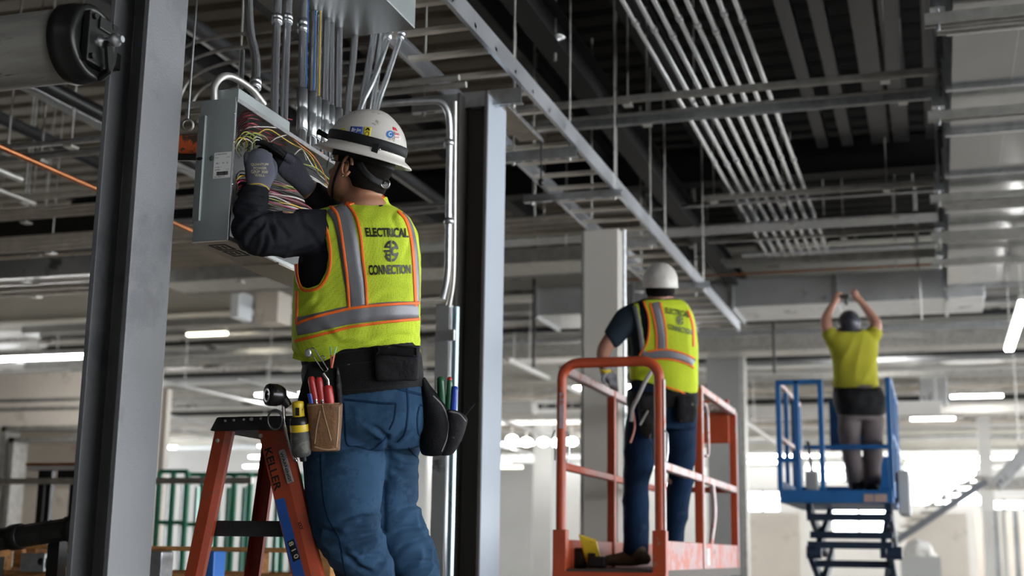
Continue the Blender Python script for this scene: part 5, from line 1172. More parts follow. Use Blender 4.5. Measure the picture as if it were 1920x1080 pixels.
gl2f = [finger([(530, 292, d2, 7.5, 1), (512, 279, d2 - .02, 7.0, 1), (498, 271, d2 - .035, 6.5, 1), (485, 266, d2 - .04, 6, 1), (479, 268, d2 - .03, 5.5, 1)]),
  finger([(526, 302, d2 + .01, 7.5, 1), (509, 289, d2 - .01, 7.0, 1), (497, 281, d2 - .02, 6.5, 1), (488, 280, d2 - .02, 6, 1)]),
  finger([(524, 310, d2 + .02, 7.3, 1), (510, 299, d2 + .005, 6.8, 1), (501, 292, d2 - .005, 6.4, 1), (494, 292, d2 + .0, 5.8, 1)]),
  finger([(526, 318, d2 + .025, 7, 1), (515, 309, d2 + .02, 6.3, 1), (508, 303, d2 + .015, 5.8, 1), (503, 303, d2 + .02, 5.2, 1)]),
  finger([(545, 300, d2 - .02, 8.5, 1), (530, 288, d2 - .04, 7.6, 1), (516, 276, d2 - .05, 6.8, 1), (506, 272, d2 - .05, 6, 1)])]
glove2 = fuse(gl2 + gl2f, .0026, 3, lambda p: .0008 * noise.noise(p * 60))
def is_finger(c, n): x, y, d = proj(c); return x + y * .55 < 697
go2 = link_mesh(glove2, 'glove', 'glove', W, delete=is_finger)
gf = link_mesh(glove2, 'coated_fingers', 'glove_palm', W, delete=lambda c, n: not is_finger(c, n))
t = thing('pliers', P(488, 275, d2 - .05), 'black handled tool gripped in the right glove inside the wiring box', 'tool')
MB().tube(bez([P(531, 293, d2 - .055), P(508, 277, d2 - .06), P(488, 266, d2 - .06), P(474, 266, d2 - .06)], 6), [.0065] * 18 + [.004], 12).build('grip', 'black', t)
MB().tube([P(474, 266, d2 - .06), P(462, 270, d2 - .06)], [.004, .0025], 8).build('jaw', 'chrome', t)
# jeans
CJ = [(730, 826, 640, 838, 5, .009), (728, 822, 690, 797, 4.5, .008), (762, 812, 727, 828, 4.5, .008), (788, 858, 735, 846, 4.5, .008), (716, 958, 640, 972, 5, .008), (720, 985, 606, 1000, 6, .010), (718, 1003, 622, 1030, 6, .010), (728, 1038, 655, 1052, 5, .008), (640, 1035, 700, 1076, 5, .009), (790, 940, 748, 960, 5, .008), (797, 985, 738, 1000, 5, .009), (803, 1000, 745, 1032, 5, .009), (816, 1050, 756, 1062, 5, .008), (575, 860, 640, 852, 6, .005), (600, 925, 700, 905, 8, .004), (592, 985, 650, 1010, 5, .007), (790, 880, 730, 890, 7, .004), (735, 880, 790, 905, 7, .004)]
def foldj(p):
    x, y, d = proj(p)
    k = .0015 * noise.noise(p * 14)
    kn = math.exp(-((y - 1000) / 55) ** 2); hp = math.exp(-((y - 820) / 26) ** 2); lo = 1 if y > 1030 else 0
    k += .009 * kn * (ridged(p, 20, (cR * .9 + cU * .3).normalized(), .3) - .5)
    k += .007 * hp * (ridged(p, 18, (cR * .9 - cU * .35).normalized(), .3) - .5)
    k += .009 * lo * (ridged(p, 15, (cR * .9 + cU * .4).normalized(), .35) - .5)
    k += creases(x, y, CJ)
    k += .003 * (ridged(p, 11, cU, .4) - .5); k -= .007 * math.exp(-((x - (726 if y < 900 else 720)) / 5.0) ** 2) * (1 if 815 < y < 1000 else 0)
    return k
jeans = fuse([rings_mesh(smooth_rings([hring(y, a, b, d, t) for y, a, b, d, t in hips])), rings_mesh(cap_rings(limb(legL))), rings_mesh(cap_rings(limb(legR)))], .0052, 4, foldj)
jo = link_mesh(jeans, 'jeans', 'denim', W, delete=lambda c, n: proj(c)[1] < 690)
jb = bvh_of(jeans)
def js(pts, w_, name='seam', off=.0014, m_='stitch'): return sub(strip(jb, pts, w_, D - .12, off, n=6, thick=.003), name, m_, jo)
js([(645, 749), (680, 752), (715, 756), (743, 757)], 4.5, 'pocket_edge'); js([(743, 757), (739, 785), (730, 806)], 3, 'pocket_seam')
js([(645, 755), (648, 800), (651, 832), (672, 838), (696, 843), (712, 832), (724, 820)], 3, 'pocket_seam'); js([(763, 728), (765, 760), (763, 790), (758, 815), (745, 830)], 3.5, 'centre_seam')
js([(786, 759), (796, 762)], 4, 'pocket_edge'); js([(786, 762), (782, 785), (784, 812), (790, 820)], 2.5, 'pocket_seam')
js([(601, 850), (604, 900), (608, 940), (617, 975), (636, 1010), (642, 1045), (648, 1080)], 2.5, 'side_seam')
js([(738, 726), (765, 734), (793, 741)], 5, 'waistband_edge')
js([(766, 838), (775, 850), (783, 858)], 3, 'fold_seam')
# belt
BT = [(646, 598, 783, D, .146), (655, 586, 786, D, .150), (690, 569, 791, D, .156), (715, 570, 793, D, .158), (728, 575, 794, D, .158)]
def beltcut(c, n):
    x, y, d = proj(c)
    return y < 660 - (x - 600) * .105 + (0 if x > 600 else 14) or y > 742 - (x - 640) * .12 + (0 if x > 640 else -14)
belt = fuse([rings_mesh(smooth_rings([hring(630, 575, 782, D, .145)] + [hring(y, a, b, d, t) for y, a, b, d, t in BT] + [hring(750, 570, 795, D, .158)]))], .005, 3, lambda p: .0015 * noise.noise(p * 16) + .003)
bo = link_mesh(belt, 'tool_belt', 'belt', W, delete=beltcut); beb = bvh_of(belt)
for pts in ([(606, 668), (650, 660), (700, 655)], [(602, 692), (650, 684), (700, 678)], [(640, 733), (700, 729), (788, 716)]): sub(strip(beb, pts, 2, D - .15, .001, n=6, thick=.003), 'stitching', 'belt_grey', bo)
def pouch(name, x0, x1, y0, y1, d_, dep, m_, par, taper=.92, label=None, bulge=.0, e=3.0, sk=0):
    rs = [(P((x0 + x1) / 2 + sk * t, lerp(y0, y1, t), d_), cR * ((x1 - x0) / 2 * d_ / FPX * lerp(1, taper, t) * (1 + bulge * math.sin(t * math.pi))), cF * (dep * lerp(1, .8, t)), e) for t in [k / 8 for k in range(9)]]
    rs = rs + [(P((x0 + x1) / 2 + sk, y1 + 2, d_), rs[-1][1] * .85, rs[-1][2] * .7, e)]
    me = fuse([rings_mesh(rs)], .004, 2, lambda p: .0012 * noise.noise(p * 30)); return me
pm = pouch('pouch', 701, 788, 648, 712, D - .165, .022, 'belt_grey', W)
po = sub(MB(), 'x', 'belt_grey', bo) if False else None
pb_ = link_mesh(pm, 'rear_pouch', 'belt_grey', W)
fl = strip(bvh_of(pm), [(700, 656), (744, 658), (789, 662)], 18, D - .19, .003, n=6, thick=.006).build('pouch_flap', 'belt', W)
# left hip pouch rig: black backing, leather pouch
bk = fuse([rings_mesh(smooth_rings([hring(690, 575, 635, D - .155, .014, 3), hring(720, 566, 636, D - .165, .016, 3), hring(760, 556, 636, D - .172, .016, 3), hring(800, 548, 636, D - .175, .016, 3), hring(838, 560, 632, D - .175, .014, 3)]))], .004, 2)
link_mesh(bk, 'pouch_backing', 'belt', W)
lp_ = pouch('leather', 576, 643, 756, 844, D - .205, .026, 'leather', W, .84)
lo_ = link_mesh(lp_, 'leather_pouch', 'leather', W); lb = bvh_of(lp_)
for pts in ([(604, 757), (607, 775), (614, 800), (621, 826)], [(600, 770), (594, 800), (590, 832)], [(590, 838), (610, 843), (630, 842)], [(577, 761), (610, 757), (642, 756)], [(636, 762), (634, 800), (631, 838)]): sub(strip(lb, pts, 2.2, D - .23, .0012, n=6, thick=.003), 'stitching', mat('pale thread', (.36, .24, .14), .7), lo_)
link_mesh(fuse([rings_mesh(smooth_rings([hring(688, 632, 634, D - .17, .012, 3), hring(720, 630, 640, D - .175, .014, 3), hring(760, 634, 641, D - .18, .014, 3)]))], .0035, 1), 'pouch_strap', 'belt_grey', W)
# right hip pouch (black) hanging away from the body
rp = fuse([rings_mesh(smooth_rings([hring(708, 790, 797, D, .03, 2.2), hring(730, 789, 812, D, .045, 2.2), hring(760, 789, 836, D, .055, 2.2), hring(800, 787, 851, D, .060, 2.2), hring(830, 786, 849, D, .058, 2.2), hring(848, 789, 838, D, .045, 2.2), hring(853, 795, 828, D, .03, 2.2)]))], .0045, 3, lambda p: .002 * noise.noise(p * 14))
link_mesh(rp, 'side_pouch', 'belt', W)
rp2 = fuse([rings_mesh(smooth_rings([hring(768, 838, 852, D - .005, .035, 2.2), hring(782, 836, 875, D - .005, .045, 2.2), hring(800, 834, 874, D - .005, .05, 2.2), hring(826, 830, 865, D - .005, .045, 2.2), hring(848, 822, 852, D - .005, .032, 2.2), hring(853, 822, 845, D - .005, .02, 2.2)]))], .0045, 3, lambda p: .002 * noise.noise(p * 14))
ro = link_mesh(rp2, 'side_pouch_pocket', 'belt_grey', W); rb2 = bvh_of(rp2, rp)
for pts in ([(812, 742), (830, 762), (840, 790), (838, 820), (828, 846)], [(842, 772), (860, 776), (873, 790)]): sub(strip(rb2, pts, 2.2, D - .05, .0015, n=6, thick=.003), 'stitching', mat('grey thread', (.16, .15, .16), .7), ro)
# boots
for cx, d_ in ((700, D + .08), (792, D + .20)):
    bt = fuse([rings_mesh(cap_rings(limb([(cx + 2, 1270, d_, 30, 1.1), (cx, 1300, d_, 34, 1.2), (cx - 12, 1322, d_ + .02, 34, 1.2)])), 20), rings_mesh(cap_rings(limb([(cx + 14, 1322, d_ - .01, 26, 1.3), (cx - 25, 1324, d_ + .03, 28, 1.5), (cx - 72, 1330, d_ + .06, 24, 1.6)])), 20)], .007, 3)
    link_mesh(bt, 'boot', 'boot', W)
# ---- tools carried (each its own thing)
def tool(name, label, p, cat='tool'): return thing(name, p, label, cat)
def P_(x, y, d_): return P(x, y, d_)
dt = D - .205
for i, (xa, ya, xb, yb2, r0, lb_) in enumerate(((583, 706, 598, 762, .0115, 'leftmost red plier handle sticking out of the leather pouch'), (597, 707, 608, 762, .0115, 'middle red plier handle sticking out of the leather pouch'), (614, 722, 622, 762, .0135, 'rightmost red handle in the leather pouch, fatter than its neighbours'))):
    t = tool('pliers', lb_, P_(xb, yb2, dt))
    a, b = P_(xa, ya, dt), P_(xb, yb2 + 20, dt)
    L_ = (b - a)
    MB().tube([a, a + L_ * .03, a + L_ * .12, a + L_ * .45, a + L_ * .75, b], [r0 * .45, r0 * .8, r0, r0 * 1.05, r0 * .95, r0 * .6], 14).build('handle', 'red_grip', t)
    if i < 2: MB().tube([a + L_ * .55 - cF * .010 + cR * .003, a + L_ * .95 - cF * .010], .004, 8).build('steel_edge', 'chrome', t)
    else: MB().tube([P_(606, 700, dt), P_(615, 712, dt), P_(616, 726, dt)], .005, 8).build('shank', 'chrome', t)
t = tool('screwdriver', 'blue handled tool low in the leather pouch beside the red pliers', P_(584, 760, dt))
MB().tube([P_(581, 738, dt - .004), P_(586, 765, dt - .004)], .008, 10).build('handle', 'blue_grip', t)
# carabiner with key strap, and two flagging tapes
t = tool('carabiner', 'silver carabiner clipped to the tool belt above the pouch', P_(605, 690, D - .18), 'carabiner')
dc = D - .175; ring_ = [P_(584, 652, dc), P_(590, 655, dc), P_(600, 670, dc), P_(612, 688, dc), P_(614, 694, dc), P_(608, 697, dc), P_(602, 690, dc), P_(590, 672, dc), P_(581, 658, dc), P_(584, 652, dc)]
MB().tube(bez(ring_, 5), .0022, 8).build('frame', 'chrome', t)
MB().tube(bez([P_(600, 672, dc), P_(604, 667, dc), P_(609, 670, dc), P_(606, 676, dc)], 5), .0018, 8).build('gate_ring', 'chrome', t)
MB().lathe(P_(578, 662, dc - .003), -cF, [(.009, 0), (.010, .003), (.006, .005), (0, .004)], 18, sy=1.4).build('tag_disc', 'galv', t)
t = tool('plastic_tie', 'green and orange plastic strip hooked on the tool belt', P_(622, 690, dc), 'strip')
for (xa, xb) in ((619, 622), (631, 622)):
    MB().bar(P_(xa, 650, dc - .01), P_(lerp(xa, xb, .45), 665, dc - .01), .0045, .002).build('green_part', mat('green plastic %d' % xa, (.25, .50, .25), .4), t)
    MB().bar(P_(lerp(xa, xb, .45), 665, dc - .01), P_(xb, 690, dc - .01), .005, .002).build('orange_part', mat('coral plastic %d' % xa, (.62, .16, .07), .4), t)
# hammer
dh = D - .20
t = tool('hammer', 'black steel hammer with round face hanging at the left hip', P_(525, 745, dh), 'hammer')
hc = P_(519, 741, dh); ax = (cR * -.80 - cF * .55 + cU * .10).normalized()
MB().lathe(hc - ax * .025, ax, [(.018, 0), (.024, .004), (.030, .014), (.0335, .026), (.0335, .050), (.031, .056), (.010, .0565), (.008, .0545), (0, .0545)], 32).build('head', mat('black forged steel', (.035, .034, .036), .22, .8, .2, 20), t)
MB().tube([hc - ax * .01, P_(534, 752, dh), P_(542, 762, dh)], [.018, .015, .011], 14).build('neck', 'black', t)
mb = MB(); mb.lathe(P_(516, 787, dh), -cF, [(.019, 0), (.024, .0), (.024, .008), (.019, .008), (.019, 0)], 28, sy=1.35); mb.build('claw_ring', mat('dull black steel', (.07, .07, .07), .4, .7, .2, 30), t)
MB().tube(bez([P_(531, 760, dh), P_(533, 790, dh), P_(540, 820, dh), P_(548, 848, dh), P_(556, 866, dh)], 5), [.0062] * 21, 10).build('handle', 'chrome', t)
# flashlight
t = tool('flashlight', 'black and yellow cordless screwdriver hanging between hammer and leather pouch', P_(562, 850, dh), 'power tool')
a = P_(558, 752, dh - .01); b = P_(565, 848, dh - .01); L_ = b - a; Ln = L_.length; u_ = L_.normalized()
MB().lathe(a, u_, [(.006, 0), (.017, .003), (.018, .01), (.018, .045), (.016, .048)], 22).build('yellow_grip', 'yellow_tool', t)
MB().lathe(a + u_ * .046, u_, [(.018, 0), (.026, .006), (.0275, .02), (.0275, .024)], 26).build('collar', 'black', t)
MB().lathe(a + u_ * .070, u_, [(.0285, 0), (.0287, .003), (.0287, .019), (.0285, .021)], 26).build('yellow_band', 'yellow_tool', t)
MB().lathe(a + u_ * .091, u_, [(.0275, 0), (.029, .005), (.0305, .03), (.031, .055), (.027, .07), (.020, .075), (0, .076)], 26).build('body', mat('dusty black rubber', (.05, .052, .048), .6, 0, .3, 12, dirt=((.12, .12, .10), .4, 20)), t)
MB().tube([P_(566, 845, dh - .005), P_(569, 864, dh)], [.012, .010], 12).build('chuck', 'black', t)
MB().obox(a + u_ * .03 - cF * .017, cR * .006, cU * .012, cF * .003).build('switch', 'black', t, bevel=.001)
# screwdrivers in the right pouch
for (xa, ya, xb, yb2, r_, m_, lb_) in ((826, 706, 830, 755, .0135, 'green_grip', 'dark green screwdriver handle, leftmost in the right hip pouch'), (843, 710, 841, 760, .0095, 'green_grip', 'green handle with red tip in the middle of the right hip pouch'), (853, 724, 848, 775, .0115, 'blue_grip', 'blue screwdriver handle in the right hip pouch')):
    t = tool('screwdriver', lb_, P_(xb, yb2, D)); a, b = P_(xa, ya, D), P_(xb, yb2 + 15, D); L_ = b - a
    MB().tube([a, a + L_ * .04, a + L_ * .15, a + L_ * .6, b], [r_ * .5, r_ * .85, r_, r_, r_ * .8], 14).build('handle', m_, t)
    if r_ < .01: MB().sphere(a + L_ * .02, (.0085, .0085, .009), 12).build('red_tip', 'red_grip', t)
t = tool('marker', 'thin black tool leaning out of the right hip pouch', P_(870, 780, D)); MB().tube([P_(889, 756, D), P_(866, 784, D)], [.0045, .0055], 10).build('shaft', 'black', t)
# ================================================================ orange scissor lift
M['lift_orange'] = mat('orange lift paint', (.42, .062, .020), .42, 0, .12, 8, dirt=((.24, .16, .12), .33, 13))
M['lift_edge'] = mat('worn edge steel', (.48, .38, .38), .45, .3, .2, 10, dirt=((.5, .12, .05), .40, 9))
M['lift_pink'] = mat('scuffed toe board', (.40, .25, .25), .5, .1, .15, 6, dirt=((.46, .12, .08), .45, 8))
M['lift_floor'] = mat('dark tread floor', (.07, .055, .045), .6, .3, .2, 12)
M['lift_blue'] = mat('blue lift paint', (.010, .11, .32), .4, 0, .12, 6)
M['scissor_dark'] = mat('dark blue scissor steel', (.010, .025, .055), .45, .1, .25, 6)
YF = 6.72
pL = PY(1052, 900, YF); pR = PY(1237, 900, YF); XLf, XRt = pL.x, pR.x
Yback = PX(1376, 900, XRt).y; Ymid = PX(1311, 900, XRt).y; YrL = PX(1147, 860, XLf).y
zfl = PY(1140, 1068, YF).z; ztop = PY(1140, 679, YF).z
ol = thing('scissor_lift', ((XLf + XRt) / 2, (YF + Yback) / 2, 0), 'scuffed orange scissor lift platform in the middle distance with a worker on it', 'scissor lift')
def otube(name, pts, m_='lift_orange', w_=.042, par=None):
    mb = MB()
    for a, b in zip(pts, pts[1:]): mb.bar(a, b, w_, w_)
    return mb.build(name, m_, par or ol, bevel=.006)
def hoop(x0, x1, Y, z0, z1, r=.09):
    pts = [Vector((x0, Y, z0)), Vector((x0, Y, z1 - r))]
    for k in range(1, 7): a = math.pi / 2 * k / 7; pts.append(Vector((x0 + r - r * math.cos(a), Y, z1 - r + r * math.sin(a))))
    pts.append(Vector((x0 + r, Y, z1))); pts.append(Vector((x1 - r, Y, z1)))
    for k in range(1, 7): a = math.pi / 2 * k / 7; pts.append(Vector((x1 - r + r * math.sin(a), Y, z1 - r + r * math.cos(a))))
    pts += [Vector((x1, Y, z1 - r)), Vector((x1, Y, z0))]; return pts
MB().tube(hoop(XLf, XRt, YF, zfl - .06, ztop), .027, 12).build('end_hoop', 'lift_orange', ol)
MB().box(XLf - .004, XLf + .02, YF - .0305, YF - .0265, ztop - .35, ztop - .16).build('paint_wear', 'lift_edge', ol)
MB().box(XRt + .0255, XRt + .030, YF - .018, YF + .02, zfl + .05, ztop - .1).build('worn_side', 'lift_edge', ol)
for X in (XLf, XRt):
    MB().box(X - .036, X + .036, YF - .03, YF + .03, zfl - .10, zfl + .20).build('post_socket', 'lift_orange', ol, bevel=.005)
    mb = MB(); q = Vector((X - .035, YF, zfl + .62)); mb.tube(bez([q + Vector((0, 0, .10)), q + Vector((-.015, 0, .06)), q, q + Vector((.0, 0, -.06))], 5), .004, 8)
    mb.build('lock_pin_wire', 'black', ol)
    MB().tube([(X + .038, YF - .01, zfl + .55), (X + .045, YF - .01, zfl + .60), (X + .045, YF - .01, zfl + .69), (X + .03, YF - .01, zfl + .71)], .005, 8).build('latch_loop', 'galv', ol)
Ys_ = Yback
# right side frame
for Y, nm_ in ((Ymid, 0), (Yback, 1)): otube('post', [(XRt, Y, zfl), (XRt, Y, ztop)], w_=.05)
MB().box(XRt + .0255, XRt + .028, Ymid - .02, Ymid + .02, zfl, ztop).build('worn_side', 'lift_edge', ol); MB().box(XRt + .0255, XRt + .028, Yback - .02, Yback + .02, zfl, ztop).build('worn_side', 'lift_edge', ol)
otube('top_rail', [(XRt, Ymid, ztop), (XRt, Yback, ztop)], 'lift_edge', .045)
zm = PY(1247, 872, YF).z
otube('mid_rail', [(XRt, YF, zm), (XRt, Yback, zm)], 'lift_edge', .045)
MB().box(XRt - .01, XRt + .02, YF + .05, Yback, zfl - .02, zfl + .15).build('toe_board', 'lift_pink', ol, bevel=.004)
MB().box(XRt + .0205, XRt + .022, Ymid + .12, Ymid + .22, zfl + .02, zfl + .12).build('label', mat('small white lift label', (.6, .6, .6), .5, 0, .3, 40), ol)
MB().box(XLf - .02, XLf + .01, YF + .05, Yback, zfl - .02, zfl + .15).build('toe_board', 'lift_orange', ol, bevel=.004)
# left side rails
otube('post', [(XLf, YrL, zfl), (XLf, YrL, ztop)], 'lift_orange', .05)
otube('top_rail', [(XLf, YF + .02, ztop - .03), (XLf, Yback, ztop - .03)], 'lift_edge', .045)
otube('mid_rail', [(XLf, YF, zm), (XLf, Yback, zm)], 'lift_orange', .04)
otube('post', [(XLf, Yback, zfl), (XLf, Yback, ztop)], 'lift_orange', .05)
otube('top_rail', [(XLf, Yback, ztop - .03), (XRt, Yback, ztop - .03)], 'lift_orange', .045)
otube('mid_rail', [(XLf, Yback, zm), (XRt, Yback, zm)], 'lift_orange', .04)
# orange box panel at the rear right
a = PY(1318, 752, Yback); b = PY(1366, 832, Yback)
MB().box(a.x, XRt - .02, Yback - .06, Yback - .03, b.z, a.z).build('rear_panel', 'lift_orange', ol, bevel=.005)
MB().box(a.x + .02, XRt - .06, Yback - .065, Yback - .06, a.z - .09, a.z - .02).build('document_holder', mat('faded labels', (.5, .42, .38), .6, 0, .5, 60), ol)
# control box and loop handle
q = Vector((XRt, Ymid, ztop)); MB().box(q.x - .08, q.x - .026, q.y - .10, q.y + .02, q.z - .14, q.z + .01).build('control_box', 'black', ol, bevel=.006)
MB().tube(bez([(XRt + .03, Ymid + .02, ztop - .09), (XRt + .035, Ymid + .09, ztop - .11), (XRt + .035, Ymid + .13, ztop - .18), (XRt + .035, Ymid + .13, ztop - .38), (XRt + .03, Ymid + .04, ztop - .41)], 6), .010, 10).build('loop_handle', 'lift_edge', ol)
MB().tube(bez([(XRt + .01, Ymid + .42, zm), (XRt + .02, Ymid + .42, zm - .2), (XRt - .0, Ymid + .38, zm - .4), (XRt + .02, Ymid + .4, zfl + .1)], 6), .016, 10).build('hinged_bar', 'lift_edge', ol)
MB().lathe((XRt - .03, Ymid + .14, zfl + .21), (cR * .0 + Vector((1, 0, 0))), [(.032, -.004), (.040, -.004), (.040, .004), (.032, .004), (.032, -.004)], 20).build('anchor_ring', 'galv_dull', ol)
MB().box(XLf - .03, XRt + .03, YF - .02, Yback + .03, zfl - .05, zfl).build('platform_floor', 'lift_floor', ol)
MB().box(XLf - .035, XRt + .035, YF - .035, YF - .02, zfl - .12, zfl - .012).build('front_edge_beam', 'lift_orange', ol, bevel=.004)
# folded scissor pack, chassis and wheels
zc_ = zfl - .05
for k in range(3):
    za = .42 + k * (zc_ - .42) / 3; zb2 = .42 + (k + 1) * (zc_ - .42) / 3
    for X in (XLf + .05, XRt - .05):
        MB().bar((X, YF + .05, za + .03), (X, Yback - .05, zb2 - .03), .04, .05, up=Vector((0, 0, 1))).build('scissor_arm', 'black', ol)
        MB().bar((X + (.045 if X < -1.6 else -.045), YF + .05, zb2 - .03), (X + (.045 if X < -1.6 else -.045), Yback - .05, za + .03), .04, .05).build('scissor_arm', 'black', ol)
MB().box(XLf - .02, XRt + .02, YF, Yback, .12, .44).build('chassis', 'lift_orange', ol, bevel=.02)
for X in (XLf + .03, XRt - .03):
    for Y in (YF + .2, Yback - .2): MB().lathe((X - .05, Y, .16), (1, 0, 0), [(.0, 0), (.10, 0), (.16, .01), (.16, .09), (.10, .10), (0, .1)], 24).build('wheel', 'black_soft', ol)
# yellow and black clamp tool on the floor
q = PY(1105, 1030, YF + .25); q.z = zfl
t = thing('tool_case', q, 'yellow and black tool lying on the orange lift floor beside the boot', 'tool')
a = PY(1108, 1032, q.y)
MB().obox(a, (cR * .95 + cU * -.3) * .05, (cU * .95 + cR * -.25) * .075, cF * .02).build('yellow_shell', 'yellow_tool', t, bevel=.006)
MB().obox(Vector((a.x - .09, q.y + .04, zfl + .055)), Vector((.06, 0, 0)), Vector((0, .05, 0)), Vector((0, 0, .055))).build('black_body', 'black', t, bevel=.02)
MB().obox(Vector((a.x + .04, q.y - .02, zfl + .035)), Vector((.05, 0, 0)), Vector((0, .03, 0)), Vector((0, 0, .03))).build('grip', 'black', t, bevel=.012)
MB().obox(Vector((a.x + .01, q.y - .024, zfl + .06)), Vector((.022, 0, 0)), Vector((0, .004, 0)), Vector((0, 0, .022))).build('notch', 'black', t, bevel=.004)
# ================================================================ blue scissor lift
YFb = 11.25
bx = lambda px, py=900: PY(px, py, YFb)
bl = thing('scissor_lift', (bx(1575).x, YFb + .8, 0), 'blue scissor lift raised in the background under the worker in yellow', 'scissor lift')
B = lambda name, x0, x1, y0, y1, z0, z1, m_='lift_blue', bv=.006: MB().box(x0, x1, y0, y1, z0, z1).build(name, m_, bl, bevel=bv)
zb0, zb1 = bx(1500, 943).z, bx(1500, 919).z; zt_ = bx(1500, 712).z
xs0, xs1 = bx(1463).x, bx(1674).x; Yb2 = YFb + 1.75
B('platform', xs0, xs1, YFb, Yb2, zb0, zb1 - .06); B('front_edge_beam', xs0, xs1, YFb - .02, YFb + .02, zb0, zb1)
for px in (1463, 1497, 1543, 1672):
    X = bx(px).x; B('post', X - .022, X + .022, YFb - .02, YFb + .02, zb1, zt_)
B('top_rail', xs0, bx(1543).x, YFb - .02, YFb + .02, zt_ - .04, zt_)
zmm = bx(1480, 862).z; B('mid_rail', xs0, bx(1497).x, YFb - .02, YFb + .02, zmm - .02, zmm + .02)
zr = bx(1550, 829).z; B('mid_rail', bx(1497).x, xs1, YFb + .5, YFb + .54, zr - .02, zr + .02)
B('rear_panel', bx(1543).x, bx(1672).x - .18, YFb + .9, YFb + .94, zr, zt_ - .07)
for X in (xs0, xs1):
    for f_ in (0, .5): B('side_rail', X - .02, X + .02, YFb, Yb2, lerp(zt_, zb1, f_) - .04, lerp(zt_, zb1, f_), 'lift_blue' if X > xs0 else 'lift_edge')
    for Y in (YFb + .6, YFb + 1.2, Yb2): B('post', X - .02, X + .02, Y - .02, Y + .02, zb1 - .05, zt_)
    B('toe_board', X - .015, X + .015, YFb, Yb2, zb1 - .06, zb1 + .08)
B('rear_toe_board', xs0, xs1, Yb2 - .02, Yb2 + .02, zb1 - .06, zb1 + .12)
B('lower_rear_plate', bx(1570).x, xs1, Yb2 - .3, Yb2 - .27, zb1, zb1 + .38)
B('control_box', bx(1508).x, bx(1530).x, YFb + .12, YFb + .3, zb1 + .0, zb1 + .16, 'conc_col'); MB().tube([(bx(1519).x, YFb + .2, zb1 + .16), (bx(1512).x, YFb + .2, zb1 + .42), (bx(1514).x, YFb + .2, zr)], .014).build('control_cable', 'scissor_dark', bl)
for (a_, b_) in ((1619, 1637), (1639, 1662)): B('label', bx(a_).x, bx(b_).x, YFb - .0225, YFb - .0205, bx(0, 938).z, bx(0, 926).z, mat('pale lift label %d' % a_, (.42, .30, .26), .6), .0)
MB().box(xs1 + .03, xs1 + .12, YFb + .3, YFb + 1.0, zb0 - .08, zb1 + .18).build('side_box', 'conc_col', bl, bevel=.01)
xa_, xb_ = bx(1508).x, bx(1668).x
for i, yy in enumerate((969, 1002, 1022, 1058, 1100)):
    z = bx(1590, yy).z; B('cross_tube', xa_, xb_, YFb + .1 + .25 * (i % 2), YFb + .17 + .25 * (i % 2), z - .03, z + .03, 'scissor_dark')
zl = [zb0 - .02, zb0 - .40, zb0 - .80, .35]
for a_, b_ in zip(zl, zl[1:]):
    for X, o_ in ((xa_ + .02, .06), (xb_ - .02, -.06)):
        MB().bar((X, YFb + .1, a_), (X, Yb2 - .1, b_), .045, .09).build('scissor_arm', 'scissor_dark', bl)
        MB().bar((X + o_, YFb + .1, b_), (X + o_, Yb2 - .1, a_), .045, .09).build('scissor_arm', 'scissor_dark', bl)
        MB().lathe((X + o_ / 2 - .05, (YFb + Yb2) / 2, (a_ + b_) / 2), (1, 0, 0), [(.04, 0), (.04, .1)], 14).build('pivot', 'scissor_dark', bl)
        MB().lathe((X - .03, YFb + .14, b_), (1, 0, 0), [(.055, 0), (.055, .12)], 14).build('pivot', 'scissor_dark', bl)
B('chassis', xs0, xs1, YFb, Yb2, .12, .40, 'lift_blue', .02)
for X in (xs0 + .02, xs1 - .12):
    for Y in (YFb + .25, Yb2 - .25): MB().lathe((X, Y, .17), (1, 0, 0), [(0, 0), (.10, 0), (.17, .01), (.17, .1), (0, .11)], 24).build('wheel', 'black_soft', bl)
# pallet of wrapped goods in the distance
q = PY(968, 1062, 40); q1_ = PY(1042, 1062, 40); zt2 = PY(1000, 982, 40).z
t = thing('wrapped_pallet', (lerp(q.x, q1_.x, .5), 40.5, 0), 'tall shrink-wrapped pallet of brown goods far away left of the orange lift', 'pallet')
wv = mat('brown wrapped cartons', (.42, .29, .22), .5, 0, .15, 3)
for k in range(5):
    for j in range(2): MB().box(lerp(q.x, q1_.x, j / 2) + .01, lerp(q.x, q1_.x, (j + 1) / 2) - .01, 40, 41.0, .15 + (zt2 - .15) * k / 5 + .01, .15 + (zt2 - .15) * (k + 1) / 5).build('carton', wv, t, bevel=.03)
MB().box(q.x, q1_.x, 40, 41, 0, .14).build('pallet_base', 'pallet', t)

# stair, diagonal duct and partitions at the far right
Ys3 = 27.0
t = thing('staircase', PY(1770, 1050, Ys3), 'grey steel stair rising to the right below the bright far window', 'stairs')
a = PY(1672, 1020, Ys3); b = PY(1850, 902, Ys3)
MB().bar(a, b, .08, .13, up=Vector((0, 0, 1))).build('stringer', mat('stair grey', (.16, .17, .19), .6), t)
a2 = PY(1735, 952, Ys3); b2 = PY(1832, 892, Ys3); MB().bar(a2, b2, .05, .06).build('handrail', 'galv_dull', t)
for k in range(9):
    q = a.lerp(b, (k + .5) / 9); MB().box(q.x - .14, q.x + .14, Ys3 + .05, Ys3 + 1.0, q.z + .14, q.z + .17).build('tread', 'galv_dull', t)
MB().box(b.x - .05, b.x + 1.2, Ys3, Ys3 + 1.0, b.z - .12, b.z + .08).build('landing', 'galv_dull', t); MB().box(b.x + .9, b.x + 1.0, Ys3 + .4, Ys3 + .5, 0, b.z - .1).build('landing_post', 'galv_dull', t)
a = PY(1866, 912, 22.9); b = PY(1935, 838, 22.9)
t = thing('slanted_duct', a, 'pale slanted duct at the right edge below the long lamp', 'air duct')
